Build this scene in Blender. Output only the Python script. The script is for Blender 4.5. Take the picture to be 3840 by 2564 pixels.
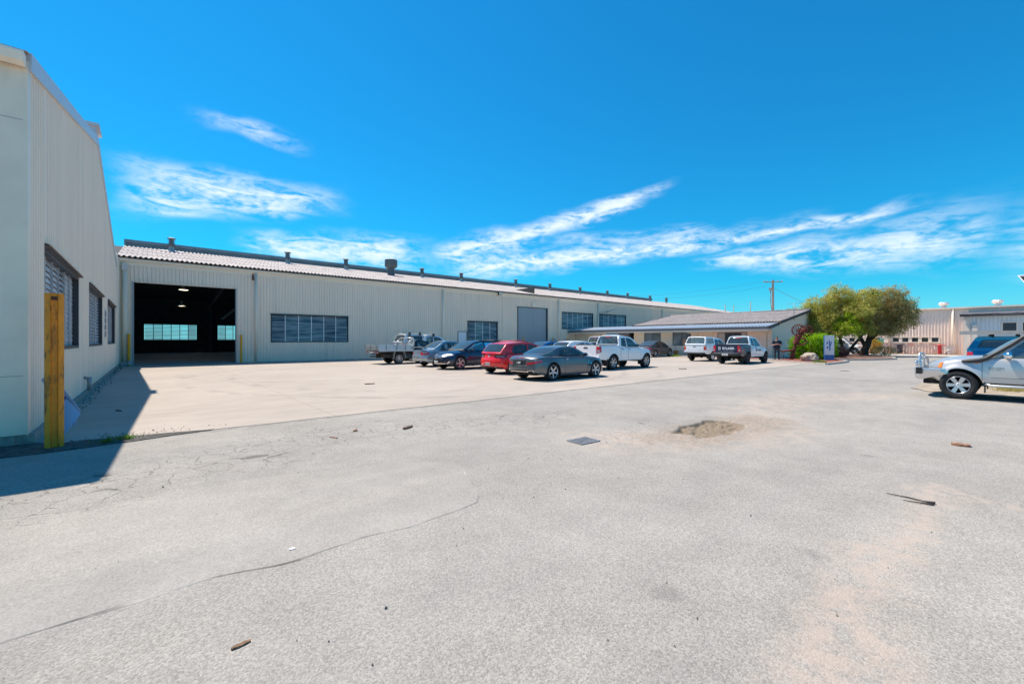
import bpy, bmesh, math, random
from mathutils import Vector, Matrix, noise
from mathutils.bvhtree import BVHTree
from mathutils.geometry import tessellate_polygon
random.seed(7)
for o in list(bpy.data.objects):
    bpy.data.objects.remove(o, do_unlink=True)
SC = bpy.context.scene
COL = SC.collection
R = math.radians
# ------------------------------------------------------------------ camera
HEAD = math.atan2(.763, .645)
cd = bpy.data.cameras.new('camera')
cd.sensor_width = 36
cd.lens = 36 * 1610.9 / 3840
cd.shift_y = -6.4 / 3840
cd.clip_start = .05
cd.clip_end = 3000
cam = bpy.data.objects.new('camera', cd)
COL.objects.link(cam)
cam.location = (0, 0, 1.6)
cam.rotation_euler = (R(90), 0, HEAD - R(90))
SC.camera = cam
# ------------------------------------------------------------------ light
SUNV = Vector((-.165, .485, 1)).normalized()
SUN_EL = math.asin(SUNV.z)
SUN_STRENGTH = 4.1
SKY_STRENGTH = .1
SC.view_settings.view_transform = 'Standard'
SC.view_settings.look = 'None'
SC.view_settings.gamma = 1
SC.view_settings.exposure = .7
SC.view_settings.use_curve_mapping = False
sl = bpy.data.lights.new('sun', 'SUN')
sl.energy = SUN_STRENGTH
sl.angle = R(.53)
sl.color = (1, .91, .78)
so = bpy.data.objects.new('sun', sl)
COL.objects.link(so)
so.rotation_euler = (-SUNV).to_track_quat('-Z', 'Y').to_euler()
# ------------------------------------------------------------------ sky
W = bpy.data.worlds.new('World')
SC.world = W
W.use_nodes = True
wn = W.node_tree
wn.nodes.clear()


class NG:
    """small helper to write node graphs as expressions"""
    def __init__(s, tree): s.t = tree
    def n(s, typ, **kw):
        nd = s.t.nodes.new(typ)
        for k, v in kw.items(): setattr(nd, k, v)
        return nd
    def put(s, sock, v):
        if hasattr(v, 'node'): s.t.links.new(v, sock)
        else: sock.default_value = v
    def m(s, op, a, b=None, c=None, clamp=False):
        nd = s.n('ShaderNodeMath', operation=op, use_clamp=clamp)
        s.put(nd.inputs[0], a)
        if b is not None: s.put(nd.inputs[1], b)
        if c is not None: s.put(nd.inputs[2], c)
        return nd.outputs[0]
    def vm(s, op, a, b=None):
        nd = s.n('ShaderNodeVectorMath', operation=op)
        s.put(nd.inputs[0], a)
        if b is not None: s.put(nd.inputs[1], b)
        return nd.outputs[1] if op in ('LENGTH', 'DISTANCE', 'DOT_PRODUCT') else nd.outputs[0]
    def step(s, v, a, b, o0=0., o1=1., kind='SMOOTHSTEP'):
        nd = s.n('ShaderNodeMapRange', interpolation_type=kind)
        s.put(nd.inputs[0], v); s.put(nd.inputs[1], a); s.put(nd.inputs[2], b)
        s.put(nd.inputs[3], o0); s.put(nd.inputs[4], o1)
        return nd.outputs[0]
    def mix(s, f, a, b, typ='MIX'):
        nd = s.n('ShaderNodeMix', data_type='RGBA', blend_type=typ)
        s.put(nd.inputs[0], f)
        s.put(nd.inputs[6], a if hasattr(a, 'node') else (*a[:3], 1))
        s.put(nd.inputs[7], b if hasattr(b, 'node') else (*b[:3], 1))
        return nd.outputs[2]
    def noise(s, vec, scale, detail=3, rough=.55, dist=0, out=0):
        nd = s.n('ShaderNodeTexNoise')
        if vec is not None: s.put(nd.inputs['Vector'], vec)
        s.put(nd.inputs['Scale'], scale); s.put(nd.inputs['Detail'], detail)
        s.put(nd.inputs['Roughness'], rough); s.put(nd.inputs['Distortion'], dist)
        return nd.outputs[out]
    def map(s, vec, loc=(0, 0, 0), rot=(0, 0, 0), scale=(1, 1, 1)):
        nd = s.n('ShaderNodeMapping')
        s.put(nd.inputs[0], vec)
        nd.inputs[1].default_value = loc; nd.inputs[2].default_value = rot; nd.inputs[3].default_value = scale
        return nd.outputs[0]
    def comb(s, x, y, z):
        nd = s.n('ShaderNodeCombineXYZ')
        s.put(nd.inputs[0], x); s.put(nd.inputs[1], y); s.put(nd.inputs[2], z)
        return nd.outputs[0]
    def sep(s, v):
        nd = s.n('ShaderNodeSeparateXYZ'); s.put(nd.inputs[0], v)
        return nd.outputs


G = NG(wn)
sky = G.n('ShaderNodeTexSky', sky_type='NISHITA', sun_disc=False)
sky.sun_elevation = SUN_EL
sky.sun_rotation = math.atan2(SUNV.x, SUNV.y)
sky.altitude = 20
sky.air_density = 1.25
sky.dust_density = .15
sky.ozone_density = 2.2
dirv = G.n('ShaderNodeTexCoord').outputs['Generated']
dx, dy, dz = G.sep(dirv)
azi = G.m('ARCTAN2', dy, dx)
ele = G.m('ARCSINE', dz)
# coordinates for streaky cirrus, in radians of sky
cv = G.comb(azi, ele, 0.)
FPX = 985.
def azel(u, v):
    t = (u - 1174) / FPX; q = (780 - v) / FPX
    return HEAD - math.atan(t), math.atan2(q, math.sqrt(1 + t * t))
# long streaks of cirrus: (start, end, half width at start, half width at end, density)
STREAKS = [((430, 262), (720, 335), 14, 14, .62), ((240, 425), (805, 464), 40, 26, .97), ((235, 466), (540, 500), 13, 8, .8),
           ((530, 545), (1010, 590), 16, 38, .92), ((985, 606), (1560, 412), 34, 9, .95),
           ((1010, 612), (2150, 458), 26, 9, .97), ((1580, 608), (2348, 520), 14, 46, .86),
           ((1260, 560), (1900, 505), 16, 20, .5), ((2250, 560), (3300, 470), 50, 60, .6)]
warp = G.noise(G.map(cv, scale=(7, 16, 1)), 1., 2, .6, 0, 1)
wv = G.vm('MULTIPLY', G.vm('SUBTRACT', warp, (.5, .5, .5)), (.10, .05, 0))
pc = G.vm('ADD', cv, wv)
px, py, _ = G.sep(pc)
tot = None
for (a, b, w0, w1, den) in STREAKS:
    A = azel(*a); B = azel(*b)
    L = math.hypot(B[0] - A[0], B[1] - A[1]); ux, uy = (B[0] - A[0]) / L, (B[1] - A[1]) / L
    rx = G.m('SUBTRACT', px, A[0]); ry = G.m('SUBTRACT', py, A[1])
    s_ = G.m('ADD', G.m('MULTIPLY', rx, ux), G.m('MULTIPLY', ry, uy))
    d_ = G.m('ABSOLUTE', G.m('SUBTRACT', G.m('MULTIPLY', rx, uy), G.m('MULTIPLY', ry, ux)))
    wd = G.step(s_, 0., L, w0 / 1050, w1 / 1050, 'LINEAR')
    core = G.step(G.m('DIVIDE', d_, wd), .0, 1.7, den, 0.)
    ends = G.m('MULTIPLY', G.step(s_, -.02, .09), G.step(s_, L + .02, L - .12))
    v_ = G.m('MULTIPLY', core, ends)
    tot = v_ if tot is None else G.m('MAXIMUM', tot, v_)
# fine wisps, stretched along the streaks
wr = G.map(cv, rot=(0, 0, R(9)), scale=(11, 46, 1))
wisp = G.noise(wr, 1., 5, .60, .9)
puff = G.noise(G.map(cv, rot=(0, 0, R(-24)), scale=(64, 118, 1)), 1., 3, .55, .3)
tex = G.m('ADD', G.m('MULTIPLY', wisp, .76), G.m('MULTIPLY', puff, .24))
cl = G.m('MULTIPLY', tot, G.step(tex, .34, .63))
# the same thin cirrus goes on all round the sky
oth = G.m('MULTIPLY', G.step(G.noise(G.map(cv, loc=(3.1, .4, 0), scale=(1.6, 6, 1)), 1., 1, .6, .8), .55, .74), G.step(tex, .36, .72))
hid = G.step(G.m('ABSOLUTE', G.m('SUBTRACT', azi, HEAD)), .95, 1.25)
low = G.m('MULTIPLY', G.step(ele, .5, .2), .8)
cl = G.m('MAXIMUM', cl, G.m('MULTIPLY', G.m('MULTIPLY', oth, hid), low))
SKY_TINT = (.05, .635, .93)
skc = G.n('ShaderNodeHueSaturation')
skc.inputs['Saturation'].default_value = 1.0
G.put(skc.inputs['Color'], sky.outputs[0])
tint = G.mix(1., skc.outputs[0], SKY_TINT, 'MULTIPLY')
CLOUD = (6.2, 6.8, 7.3)
tint = G.mix(G.step(ele, .13, -.02, 0., .5), tint, (2.6, 5.4, 7.4))      # pale haze low down, all round
fin = G.mix(G.m('MULTIPLY', cl, .94), tint, CLOUD)
bg = G.n('ShaderNodeBackground')
G.put(bg.inputs[0], fin)
W.cycles.sampling_method = 'MANUAL'
W.cycles.sample_map_resolution = 512
bg.inputs[1].default_value = SKY_STRENGTH
G.put(G.n('ShaderNodeOutputWorld').inputs[0], bg.outputs[0])
# ------------------------------------------------------------------ materials
MATS = {}
def mat(name, col=(.5, .5, .5), rough=.6, metal=0., spec=.5, var=0., vscale=8., bump=0., bscale=60., coat=0., emit=None, stretch=(1, 1, 1), dirt=None, coords='Object'):
    if name in MATS: return MATS[name]
    m = bpy.data.materials.new(name); m.use_nodes = True
    t = m.node_tree; b = t.nodes['Principled BSDF']; g = NG(t)
    b.inputs['Base Color'].default_value = (*col, 1)
    b.inputs['Roughness'].default_value = rough
    b.inputs['Metallic'].default_value = metal
    b.inputs['Specular IOR Level'].default_value = spec
    if coat:
        b.inputs['Coat Weight'].default_value = coat
        b.inputs['Coat Roughness'].default_value = .04
    if emit:
        b.inputs['Emission Color'].default_value = (*emit[0], 1); b.inputs['Emission Strength'].default_value = emit[1]
    if var or bump or dirt:
        tc = g.n('ShaderNodeTexCoord').outputs['Object'] if coords == 'Object' else g.n('ShaderNodeNewGeometry').outputs['Position']
        tc = g.map(tc, scale=stretch)
    c = None
    if var:
        n1 = g.noise(tc, vscale, 5, .62)
        lo = tuple(max(0, x * (1 - var)) for x in col); hi = tuple(min(1, x * (1 + var)) for x in col)
        c = g.mix(g.step(n1, .3, .7), lo, hi)
    if dirt:   # (colour, scale, threshold, amount, stretch)
        dc, ds, dt, da, dst = dirt
        n2 = g.noise(g.map(tc, scale=dst), ds, 6, .65, .3)
        c = g.mix(g.m('MULTIPLY', g.step(n2, dt, dt + .16), da), c if c is not None else col, dc)
    if c is not None: t.links.new(c, b.inputs['Base Color'])
    if bump:
        bn = g.n('ShaderNodeBump'); bn.inputs['Strength'].default_value = bump; bn.inputs['Distance'].default_value = .01
        t.links.new(g.noise(tc, bscale, 3, .6), bn.inputs['Height'])
        t.links.new(bn.outputs[0], b.inputs['Normal'])
    MATS[name] = m
    return m

def glass(name, tint, clear=.5, rough=.03):
    """thin window glass: part see-through, part dark, with a mirror sheen"""
    if name in MATS: return MATS[name]
    m = bpy.data.materials.new(name); m.use_nodes = True
    t = m.node_tree; t.nodes.clear(); g = NG(t)
    tr = g.n('ShaderNodeBsdfTransparent'); tr.inputs[0].default_value = (*tint, 1)
    df = g.n('ShaderNodeBsdfDiffuse'); df.inputs[0].default_value = tuple(x * .22 for x in tint) + (1,)
    gl = g.n('ShaderNodeBsdfGlossy'); gl.inputs[0].default_value = (1, 1, 1, 1); gl.inputs[1].default_value = rough
    fr = g.n('ShaderNodeFresnel'); fr.inputs[0].default_value = 1.6
    a = g.n('ShaderNodeMixShader'); a.inputs[0].default_value = clear
    t.links.new(df.outputs[0], a.inputs[1]); t.links.new(tr.outputs[0], a.inputs[2])
    b = g.n('ShaderNodeMixShader'); t.links.new(fr.outputs[0], b.inputs[0])
    t.links.new(a.outputs[0], b.inputs[1]); t.links.new(gl.outputs[0], b.inputs[2])
    t.links.new(b.outputs[0], g.n('ShaderNodeOutputMaterial').inputs[0])
    MATS[name] = m
    return m

# ------------------------------------------------------------------ mesh builder
class MB:
    def __init__(s): s.v = []; s.f = []; s.m = []; s.sm = []
    def add(s, vs, fs, mi=0, smooth=False):
        o = len(s.v); s.v += [tuple(v) for v in vs]
        for f in fs: s.f.append(tuple(i + o for i in f)); s.m.append(mi); s.sm.append(smooth)
        return s
    def box(s, x0, x1, y0, y1, z0, z1, mi=0):
        v = [(x0, y0, z0), (x1, y0, z0), (x1, y1, z0), (x0, y1, z0), (x0, y0, z1), (x1, y0, z1), (x1, y1, z1), (x0, y1, z1)]
        return s.add(v, [(0, 3, 2, 1), (4, 5, 6, 7), (0, 1, 5, 4), (1, 2, 6, 5), (2, 3, 7, 6), (3, 0, 4, 7)], mi)
    def hexa(s, a, b, mi=0):
        """box between two quads a (4 pts) and b (4 pts)"""
        return s.add(list(a) + list(b), [(0, 3, 2, 1), (4, 5, 6, 7), (0, 1, 5, 4), (1, 2, 6, 5), (2, 3, 7, 6), (3, 0, 4, 7)], mi)
    def beam(s, p, q, w, h, mi=0, up=(0, 0, 1)):
        p = Vector(p); q = Vector(q); d = (q - p).normalized(); u = Vector(up)
        if abs(d.dot(u)) > .98: u = Vector((1, 0, 0))
        r = d.cross(u).normalized() * (w / 2); u = r.cross(d).normalized() * (h / 2)
        c = lambda o: [o - r - u, o + r - u, o + r + u, o - r + u]
        return s.hexa(c(p), c(q), mi)
    def tube(s, pts, rad, n=8, mi=0, caps=True, smooth=True):
        pts = [Vector(p) for p in pts]; k = len(pts)
        rad = rad if isinstance(rad, (list, tuple)) else [rad] * k
        vs = []; prev = None
        for i, p in enumerate(pts):
            d = (pts[min(i + 1, k - 1)] - pts[max(i - 1, 0)]).normalized()
            a = prev if prev is not None else (Vector((0, 0, 1)) if abs(d.z) < .9 else Vector((1, 0, 0)))
            a = (a - d * a.dot(d)).normalized(); prev = a
            b = d.cross(a)
            for j in range(n):
                t = 2 * math.pi * j / n
                vs.append(p + (a * math.cos(t) + b * math.sin(t)) * rad[i])
        fs = [(i * n + j, i * n + (j + 1) % n, (i + 1) * n + (j + 1) % n, (i + 1) * n + j) for i in range(k - 1) for j in range(n)]
        s.add(vs, fs, mi, smooth)
        if caps:
            o = len(s.v) - len(vs)
            s.f.append(tuple(o + j for j in reversed(range(n)))); s.m.append(mi); s.sm.append(False)
            s.f.append(tuple(o + (k - 1) * n + j for j in range(n))); s.m.append(mi); s.sm.append(False)
        return s
    def lathe(s, prof, n=24, axis='z', c=(0, 0, 0), mi=0, smooth=True, close=False):
        """prof: (radius, height) list, turned about an axis through c"""
        vs = []
        for r, h in prof:
            for j in range(n):
                t = 2 * math.pi * j / n; a, b = r * math.cos(t), r * math.sin(t)
                p = (a, b, h) if axis == 'z' else ((a, h, b) if axis == 'y' else (h, a, b))
                vs.append((p[0] + c[0], p[1] + c[1], p[2] + c[2]))
        k = len(prof)
        fs = [(i * n + j, i * n + (j + 1) % n, ((i + 1) % k) * n + (j + 1) % n, ((i + 1) % k) * n + j) for i in range(k if close else k - 1) for j in range(n)]
        return s.add(vs, fs, mi, smooth)
    def prism(s, poly, z0, z1, mi=0, fn=None):
        """poly in 2D extruded; fn maps (a, b, h) to 3D"""
        fn = fn or (lambda a, b, h: (a, b, h)); n = len(poly)
        vs = [fn(a, b, z0) for a, b in poly] + [fn(a, b, z1) for a, b in poly]
        tri = tessellate_polygon([[Vector((a, b, 0)) for a, b in poly]])
        fs = [tuple(t) for t in tri] + [tuple(i + n for i in reversed(t)) for t in tri]
        fs += [(i, (i + 1) % n, n + (i + 1) % n, n + i) for i in range(n)]
        return s.add(vs, fs, mi)
    def grid(s, rows, mi=0, smooth=True, closed=False):
        n = len(rows[0]); vs = [p for r in rows for p in r]
        fs = [(i * n + j, i * n + (j + 1) % n, (i + 1) * n + (j + 1) % n, (i + 1) * n + j) for i in range(len(rows) - 1) for j in range(n if closed else n - 1)]
        return s.add(vs, fs, mi, smooth)
    def mesh(s, name, mats, weld=False, sharp=None, normals=True):
        me = bpy.data.meshes.new(name)
        me.from_pydata(s.v, [], s.f)
        for m in (mats if isinstance(mats, (list, tuple)) else [mats]): me.materials.append(m)
        me.polygons.foreach_set('material_index', s.m)
        me.polygons.foreach_set('use_smooth', s.sm)
        if weld or normals:
            bm = bmesh.new(); bm.from_mesh(me)
            if weld: bmesh.ops.remove_doubles(bm, verts=bm.verts, dist=.0008)
            if normals: bmesh.ops.recalc_face_normals(bm, faces=bm.faces)
            bm.to_mesh(me); bm.free()
        if sharp: me.set_sharp_from_angle(angle=R(sharp))
        me.update()
        return me
    def build(s, name, mats, parent=None, loc=None, rot=None, weld=False, sharp=None, normals=True):
        return link(name, s.mesh(name, mats, weld, sharp, normals), parent, loc, rot)

def link(name, data, parent=None, loc=None, rot=None):
    o = bpy.data.objects.new(name, data); COL.objects.link(o)
    if parent: o.parent = parent
    if loc: o.location = loc
    if rot: o.rotation_euler = rot
    return o
def thing(name, label, cat, loc=(0, 0, 0), rz=0, group=None, scale=1):
    o = bpy.data.objects.new(name, None); COL.objects.link(o)
    o.empty_display_size = .2
    o.location = loc; o.rotation_euler = (0, 0, rz); o.scale = (scale,) * 3
    return tag(o, label, cat, group)
def tag(o, label, cat, group=None):
    o['label'] = label; o['category'] = cat
    if group: o['group'] = group
    return o
def struct(o): o['kind'] = 'structure'; return o
def stuff(o): o['kind'] = 'stuff'; return o
def sub(prof, n):
    """resample helper: smooth curve through table of (x, y)"""
    return prof
def curve(tab):
    """monotone cubic interpolation through (x, y) pairs"""
    xs = [a for a, _ in tab]; ys = [b for _, b in tab]; n = len(xs)
    d = [(ys[i + 1] - ys[i]) / (xs[i + 1] - xs[i]) for i in range(n - 1)]
    m = [d[0]] + [0 if d[i - 1] * d[i] <= 0 else 2 * d[i - 1] * d[i] / (d[i - 1] + d[i]) for i in range(1, n - 1)] + [d[-1]]
    def f(x):
        if x <= xs[0]: return ys[0]
        if x >= xs[-1]: return ys[-1]
        i = 0
        while x > xs[i + 1]: i += 1
        h = xs[i + 1] - xs[i]; t = (x - xs[i]) / h
        return (ys[i] * (1 + 2 * t) * (1 - t) ** 2 + h * m[i] * t * (1 - t) ** 2 + ys[i + 1] * t * t * (3 - 2 * t) + h * m[i + 1] * t * t * (t - 1))
    return f
def round_poly(p, r, n=4):
    out = []; k = len(p)
    for i in range(k):
        a, b, c = Vector(p[i - 1]), Vector(p[i]), Vector(p[(i + 1) % k])
        u, w = (a - b), (c - b); q = min(r, u.length * .45, w.length * .45)
        u.normalize(); w.normalize(); s_, e_ = b + u * q, b + w * q
        for j in range(n + 1):
            t = j / n
            out.append(tuple(s_ * (1 - t) ** 2 + b * 2 * t * (1 - t) + e_ * t * t))
    return out
def text_mesh(body, size, align='CENTER', bold=0.):
    cu = bpy.data.curves.new('lettering', 'FONT'); cu.body = body; cu.size = size; cu.align_x = align; cu.align_y = 'CENTER'
    cu.offset = bold; cu.resolution_u = 2
    o = bpy.data.objects.new('lettering', cu); COL.objects.link(o)
    dg = bpy.context.evaluated_depsgraph_get()
    me = bpy.data.meshes.new_from_object(o.evaluated_get(dg))
    vs = [v.co.copy() for v in me.vertices]; fs = [tuple(p.vertices) for p in me.polygons]
    bpy.data.objects.remove(o); bpy.data.curves.remove(cu); bpy.data.meshes.remove(me)
    return vs, fs
# ------------------------------------------------------------------ ground
def world_mat(name):
    m = bpy.data.materials.new(name); m.use_nodes = True
    t = m.node_tree; g = NG(t); b = t.nodes['Principled BSDF']
    pos = g.n('ShaderNodeNewGeometry').outputs['Position']
    b.inputs['Specular IOR Level'].default_value = .25
    return m, t, g, b, pos
def seg_mask(g, pos, pts, w, soft, warp=None):
    """1 near a polyline on the ground"""
    x, y, _ = g.sep(pos if warp is None else g.vm('ADD', pos, warp)); tot = None
    for (a, b_) in zip(pts[:-1], pts[1:]):
        L = math.hypot(b_[0] - a[0], b_[1] - a[1]); ux, uy = (b_[0] - a[0]) / L, (b_[1] - a[1]) / L
        rx = g.m('SUBTRACT', x, a[0]); ry = g.m('SUBTRACT', y, a[1])
        s_ = g.m('MINIMUM', g.m('MAXIMUM', g.m('ADD', g.m('MULTIPLY', rx, ux), g.m('MULTIPLY', ry, uy)), 0.), L)
        ex = g.m('SUBTRACT', rx, g.m('MULTIPLY', s_, ux)); ey = g.m('SUBTRACT', ry, g.m('MULTIPLY', s_, uy))
        d = g.m('SQRT', g.m('ADD', g.m('MULTIPLY', ex, ex), g.m('MULTIPLY', ey, ey)))
        k = g.step(d, w + soft, w - soft * .2)
        tot = k if tot is None else g.m('MAXIMUM', tot, k)
    return tot
def asphalt_mat(name, base, grain, smooth=False):
    m, t, g, b, pos = world_mat(name)
    big = g.noise(pos, .35, 4, .6); mid = g.noise(pos, 2.2, 4, .6); fine = g.noise(pos, 55., 3, .7); grit = g.noise(pos, 140., 2, .6)
    k = g.m('ADD', g.m('ADD', g.step(big, .3, .7, .90, 1.08), g.step(mid, .3, .7, -.055, .055)), g.m('ADD', g.step(fine, .3, .7, -grain, grain), g.step(grit, .3, .72, -grain * .8, grain * .8)))
    ag = g.n('ShaderNodeTexVoronoi'); ag.inputs['Scale'].default_value = 95.; t.links.new(pos, ag.inputs['Vector'])
    av = g.sep(ag.outputs['Color'])[0]
    k = g.m('MULTIPLY', k, g.step(av, 0., 1., 1 - grain * 2.2, 1 + grain * 1.7, 'LINEAR'))
    col = g.mix(1., base, g.comb(k, k, k), 'MULTIPLY')
    wear = g.step(g.noise(g.map(pos, rot=(0, 0, .12), scale=(.10, .55, 1)), 1., 4, .6, .6), .42, .66)
    col = g.mix(g.m('MULTIPLY', wear, .26), col, (.23, .225, .225))
    wv_ = g.vm('MULTIPLY', g.vm('SUBTRACT', g.noise(pos, 1.3, 4, .6, 0, 1), (.5, .5, .5)), (1.1, 1.1, 0))
    # dark chips and tar specks
    vor = g.n('ShaderNodeTexVoronoi'); vor.inputs['Scale'].default_value = 9.; t.links.new(pos, vor.inputs['Vector'])
    sp = g.m('MULTIPLY', g.step(vor.outputs['Distance'], .07, .03), g.step(g.noise(pos, 5., 2), .5, .62))
    col = g.mix(g.m('MULTIPLY', sp, .55), col, (.06, .055, .05))
    v3 = g.n('ShaderNodeTexVoronoi'); v3.inputs['Scale'].default_value = 26.; t.links.new(pos, v3.inputs['Vector'])
    pit = g.m('MULTIPLY', g.step(v3.outputs['Distance'], .16, .06), g.step(g.noise(pos, 3.2, 3), .46, .62))
    col = g.mix(g.m('MULTIPLY', pit, .5), col, (.10, .095, .09))
    v4 = g.n('ShaderNodeTexVoronoi'); v4.inputs['Scale'].default_value = .75; t.links.new(g.vm('ADD', pos, g.vm('MULTIPLY', g.noise(pos, 6., 3, .6, 0, 1), (.12, .12, 0))), v4.inputs['Vector'])
    col = g.mix(g.m('MULTIPLY', g.step(v4.outputs['Distance'], .10, .03), .34), col, (.12, .115, .11))
    # oil stains
    oil = g.step(g.noise(pos, .9, 3, .55), .66, .78)
    col = g.mix(g.m('MULTIPLY', oil, .22), col, (.10, .095, .09))
    # sand washed out of the pothole and along the gutter line
    sand = g.m('MULTIPLY', seg_mask(g, pos, [(5.6, 4.3), (6.8, 3.4), (8.2, 2.85), (9.4, 3.3), (10.8, 3.9), (13.5, 4.0), (16, 2.6)], .35, .8, wv_), g.step(g.noise(pos, 3., 5, .7), .36, .6))
    sand2 = g.m('MULTIPLY', seg_mask(g, pos, [(6.5, .6), (5.2, .62), (4.06, .68), (3.0, .58), (2.2, .5)], .07, .30, wv_), g.step(g.noise(pos, 6., 4, .7), .34, .6))
    sand3 = g.m('MULTIPLY', seg_mask(g, pos, [(6.5, .5), (6.4, -.03), (6.1, -.8)], .06, .28, wv_), g.step(g.noise(pos, 6., 4, .7), .4, .62))
    sa = g.m('MAXIMUM', sand, g.m('MAXIMUM', sand2, sand3))
    col = g.mix(g.m('MULTIPLY', sa, .62), col, (.46, .365, .30))
    cable_shade = g.m('MULTIPLY', seg_mask(g, pos, [(20.4, 8.3), (22.2, 5.4), (21.2, 3.2)], .05, .35, wv_), .35)  # thin soft shadow of an overhead cable, painted into the road colour
    col = g.mix(cable_shade, col, (.20, .19, .18))
    jn = g.m('MULTIPLY', seg_mask(g, pos, [(-2., 9.25), (33.5, 9.2)], .03, .22, g.vm('MULTIPLY', wv_, (.3, .3, 0))), g.step(g.noise(pos, 4., 4, .7), .40, .62))
    col = g.mix(g.m('MULTIPLY', jn, .5), col, (.14, .125, .11))
    # fine crazing with cracks in two places
    def craze(sc, w):
        v2 = g.n('ShaderNodeTexVoronoi', feature='DISTANCE_TO_EDGE'); v2.inputs['Scale'].default_value = sc
        t.links.new(g.vm('ADD', pos, g.vm('MULTIPLY', g.vm('SUBTRACT', g.noise(pos, 4., 3, .6, 0, 1), (.5, .5, .5)), (.25, .25, 0))), v2.inputs['Vector'])
        return g.step(v2.outputs['Distance'], w, w * .3)
    c1 = g.m('MULTIPLY', craze(3.2, .022), seg_mask(g, pos, [(-.6, 6.4), (2.3, 7.6), (4.6, 7.0), (6.4, 6.4)], .5, .8, wv_))
    c2 = g.m('MULTIPLY', craze(7., .03), seg_mask(g, pos, [(5.7, 4.1), (6.6, 4.4), (7.5, 4.7)], .2, .55, wv_))
    col = g.mix(g.m('MULTIPLY', g.m('MAXIMUM', c1, c2), .62), col, (.07, .065, .06))
    t.links.new(col, b.inputs['Base Color']); b.inputs['Roughness'].default_value = .93
    h = g.m('ADD', g.m('MULTIPLY', ag.outputs['Distance'], -1.2), g.m('MULTIPLY', grit, .5))
    bn = g.n('ShaderNodeBump'); bn.inputs['Strength'].default_value = .25 if smooth else .55; bn.inputs['Distance'].default_value = .004
    t.links.new(h, bn.inputs['Height']); t.links.new(bn.outputs[0], b.inputs['Normal'])
    return m
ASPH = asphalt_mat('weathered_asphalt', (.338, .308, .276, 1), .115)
ASPH2 = asphalt_mat('asphalt_patch', (.350, .318, .285, 1), .075, True)

def concrete_mat():
    m, t, g, b, pos = world_mat('yard_concrete')
    big = g.noise(pos, .18, 4, .6); mid = g.noise(g.map(pos, scale=(1, 2.4, 1)), .9, 5, .62); fine = g.noise(pos, 40., 3, .65)
    k = g.m('ADD', g.m('ADD', g.step(big, .3, .7, .91, 1.05), g.step(mid, .3, .7, -.05, .05)), g.step(fine, .3, .7, -.03, .03))
    col = g.mix(1., (.412, .352, .302, 1), g.comb(k, k, k), 'MULTIPLY')
    sw = g.noise(g.map(pos, rot=(0, 0, .5), scale=(.5, 5, 1)), 1., 4, .6, 1.2)
    col = g.mix(g.m('MULTIPLY', g.step(sw, .54, .70), .26), col, (.25, .22, .20))
    # tyre sweeps turning into the shed door
    x, y, _ = g.sep(pos)
    for (cx, cy, rr) in ((12., 20., 9.5), (12., 20., 11.1), (8., 24., 7.0)):
        d = g.m('ABSOLUTE', g.m('SUBTRACT', g.vm('DISTANCE', pos, (cx, cy, 0.)), rr))
        col = g.mix(g.m('MULTIPLY', g.m('MULTIPLY', g.step(d, .28, .05), g.step(g.noise(pos, 1.2, 4), .42, .66)), .42), col, (.20, .18, .17))
    vor = g.n('ShaderNodeTexVoronoi'); vor.inputs['Scale'].default_value = 3.; t.links.new(pos, vor.inputs['Vector'])
    col = g.mix(g.m('MULTIPLY', g.m('MULTIPLY', g.step(vor.outputs['Distance'], .06, .02), g.step(g.noise(pos, 2., 2), .52, .6)), .5), col, (.08, .07, .06))
    # saw-cut joints
    jx = g.step(g.m('ABSOLUTE', g.m('SUBTRACT', g.m('FRACT', g.m('DIVIDE', x, 6.)), .5)), .003, .0015); jy = g.step(g.m('ABSOLUTE', g.m('SUBTRACT', g.m('FRACT', g.m('DIVIDE', g.m('SUBTRACT', y, 9.3), 4.5)), .5)), .004, .002)
    col = g.mix(g.m('MULTIPLY', g.m('MAXIMUM', jx, jy), .32), col, (.16, .14, .12))
    t.links.new(col, b.inputs['Base Color']); b.inputs['Roughness'].default_value = .85
    bn = g.n('ShaderNodeBump'); bn.inputs['Strength'].default_value = .25; bn.inputs['Distance'].default_value = .005
    t.links.new(fine, bn.inputs['Height']); t.links.new(bn.outputs[0], b.inputs['Normal'])
    return m
CONC = concrete_mat()

# asphalt sheet: huge plain with a finely modelled square round the pothole and the drain
HX0, HX1, HY0, HY1 = 4.7, 10.3, 2.0, 5.6
def hole_z(x, y):
    # shallow washed-out hollow with a broken lip on its far left side
    u, v = (x - 7.85) / 1.15, (y - 3.65) / .46
    ca, sa = math.cos(-.12), math.sin(-.12); u, v = u * ca + v * sa * .8, -u * sa * .8 + v * ca
    d = math.hypot(u, v) + .30 * (noise.noise(Vector((x * 2.3, y * 2.3, 3))))
    z = 0.
    if d < 1.25:
        e = max(0., min(1, (1.0 - d) / (.09 if v > .1 else .45)))
        cr = noise.cell(Vector((x * 7 + .6 * noise.noise(Vector((x * 5, y * 5, 0))), y * 11, 0)))
        z = -.050 * e + (.045 * noise.noise(Vector((x * 11, y * 11, 1))) + .035 * noise.noise(Vector((x * 27, y * 27, 5))) + .022 * (cr - .5)) * e
        z = min(z, .012)
        if e <= 0 and v > -.2: z = -.012 * max(0, noise.noise(Vector((x * 16, y * 16, 7))) - .25)
    return z
ga = MB(); BIG = 900
for (x0, x1, y0, y1) in ((-BIG, BIG, -BIG, HY0), (-BIG, BIG, HY1, BIG), (-BIG, HX0, HY0, HY1), (HX1, BIG, HY0, HY1)):
    ga.add([(x0, y0, 0), (x1, y0, 0), (x1, y1, 0), (x0, y1, 0)], [(0, 1, 2, 3)])
nx, ny = 240, 150
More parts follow.
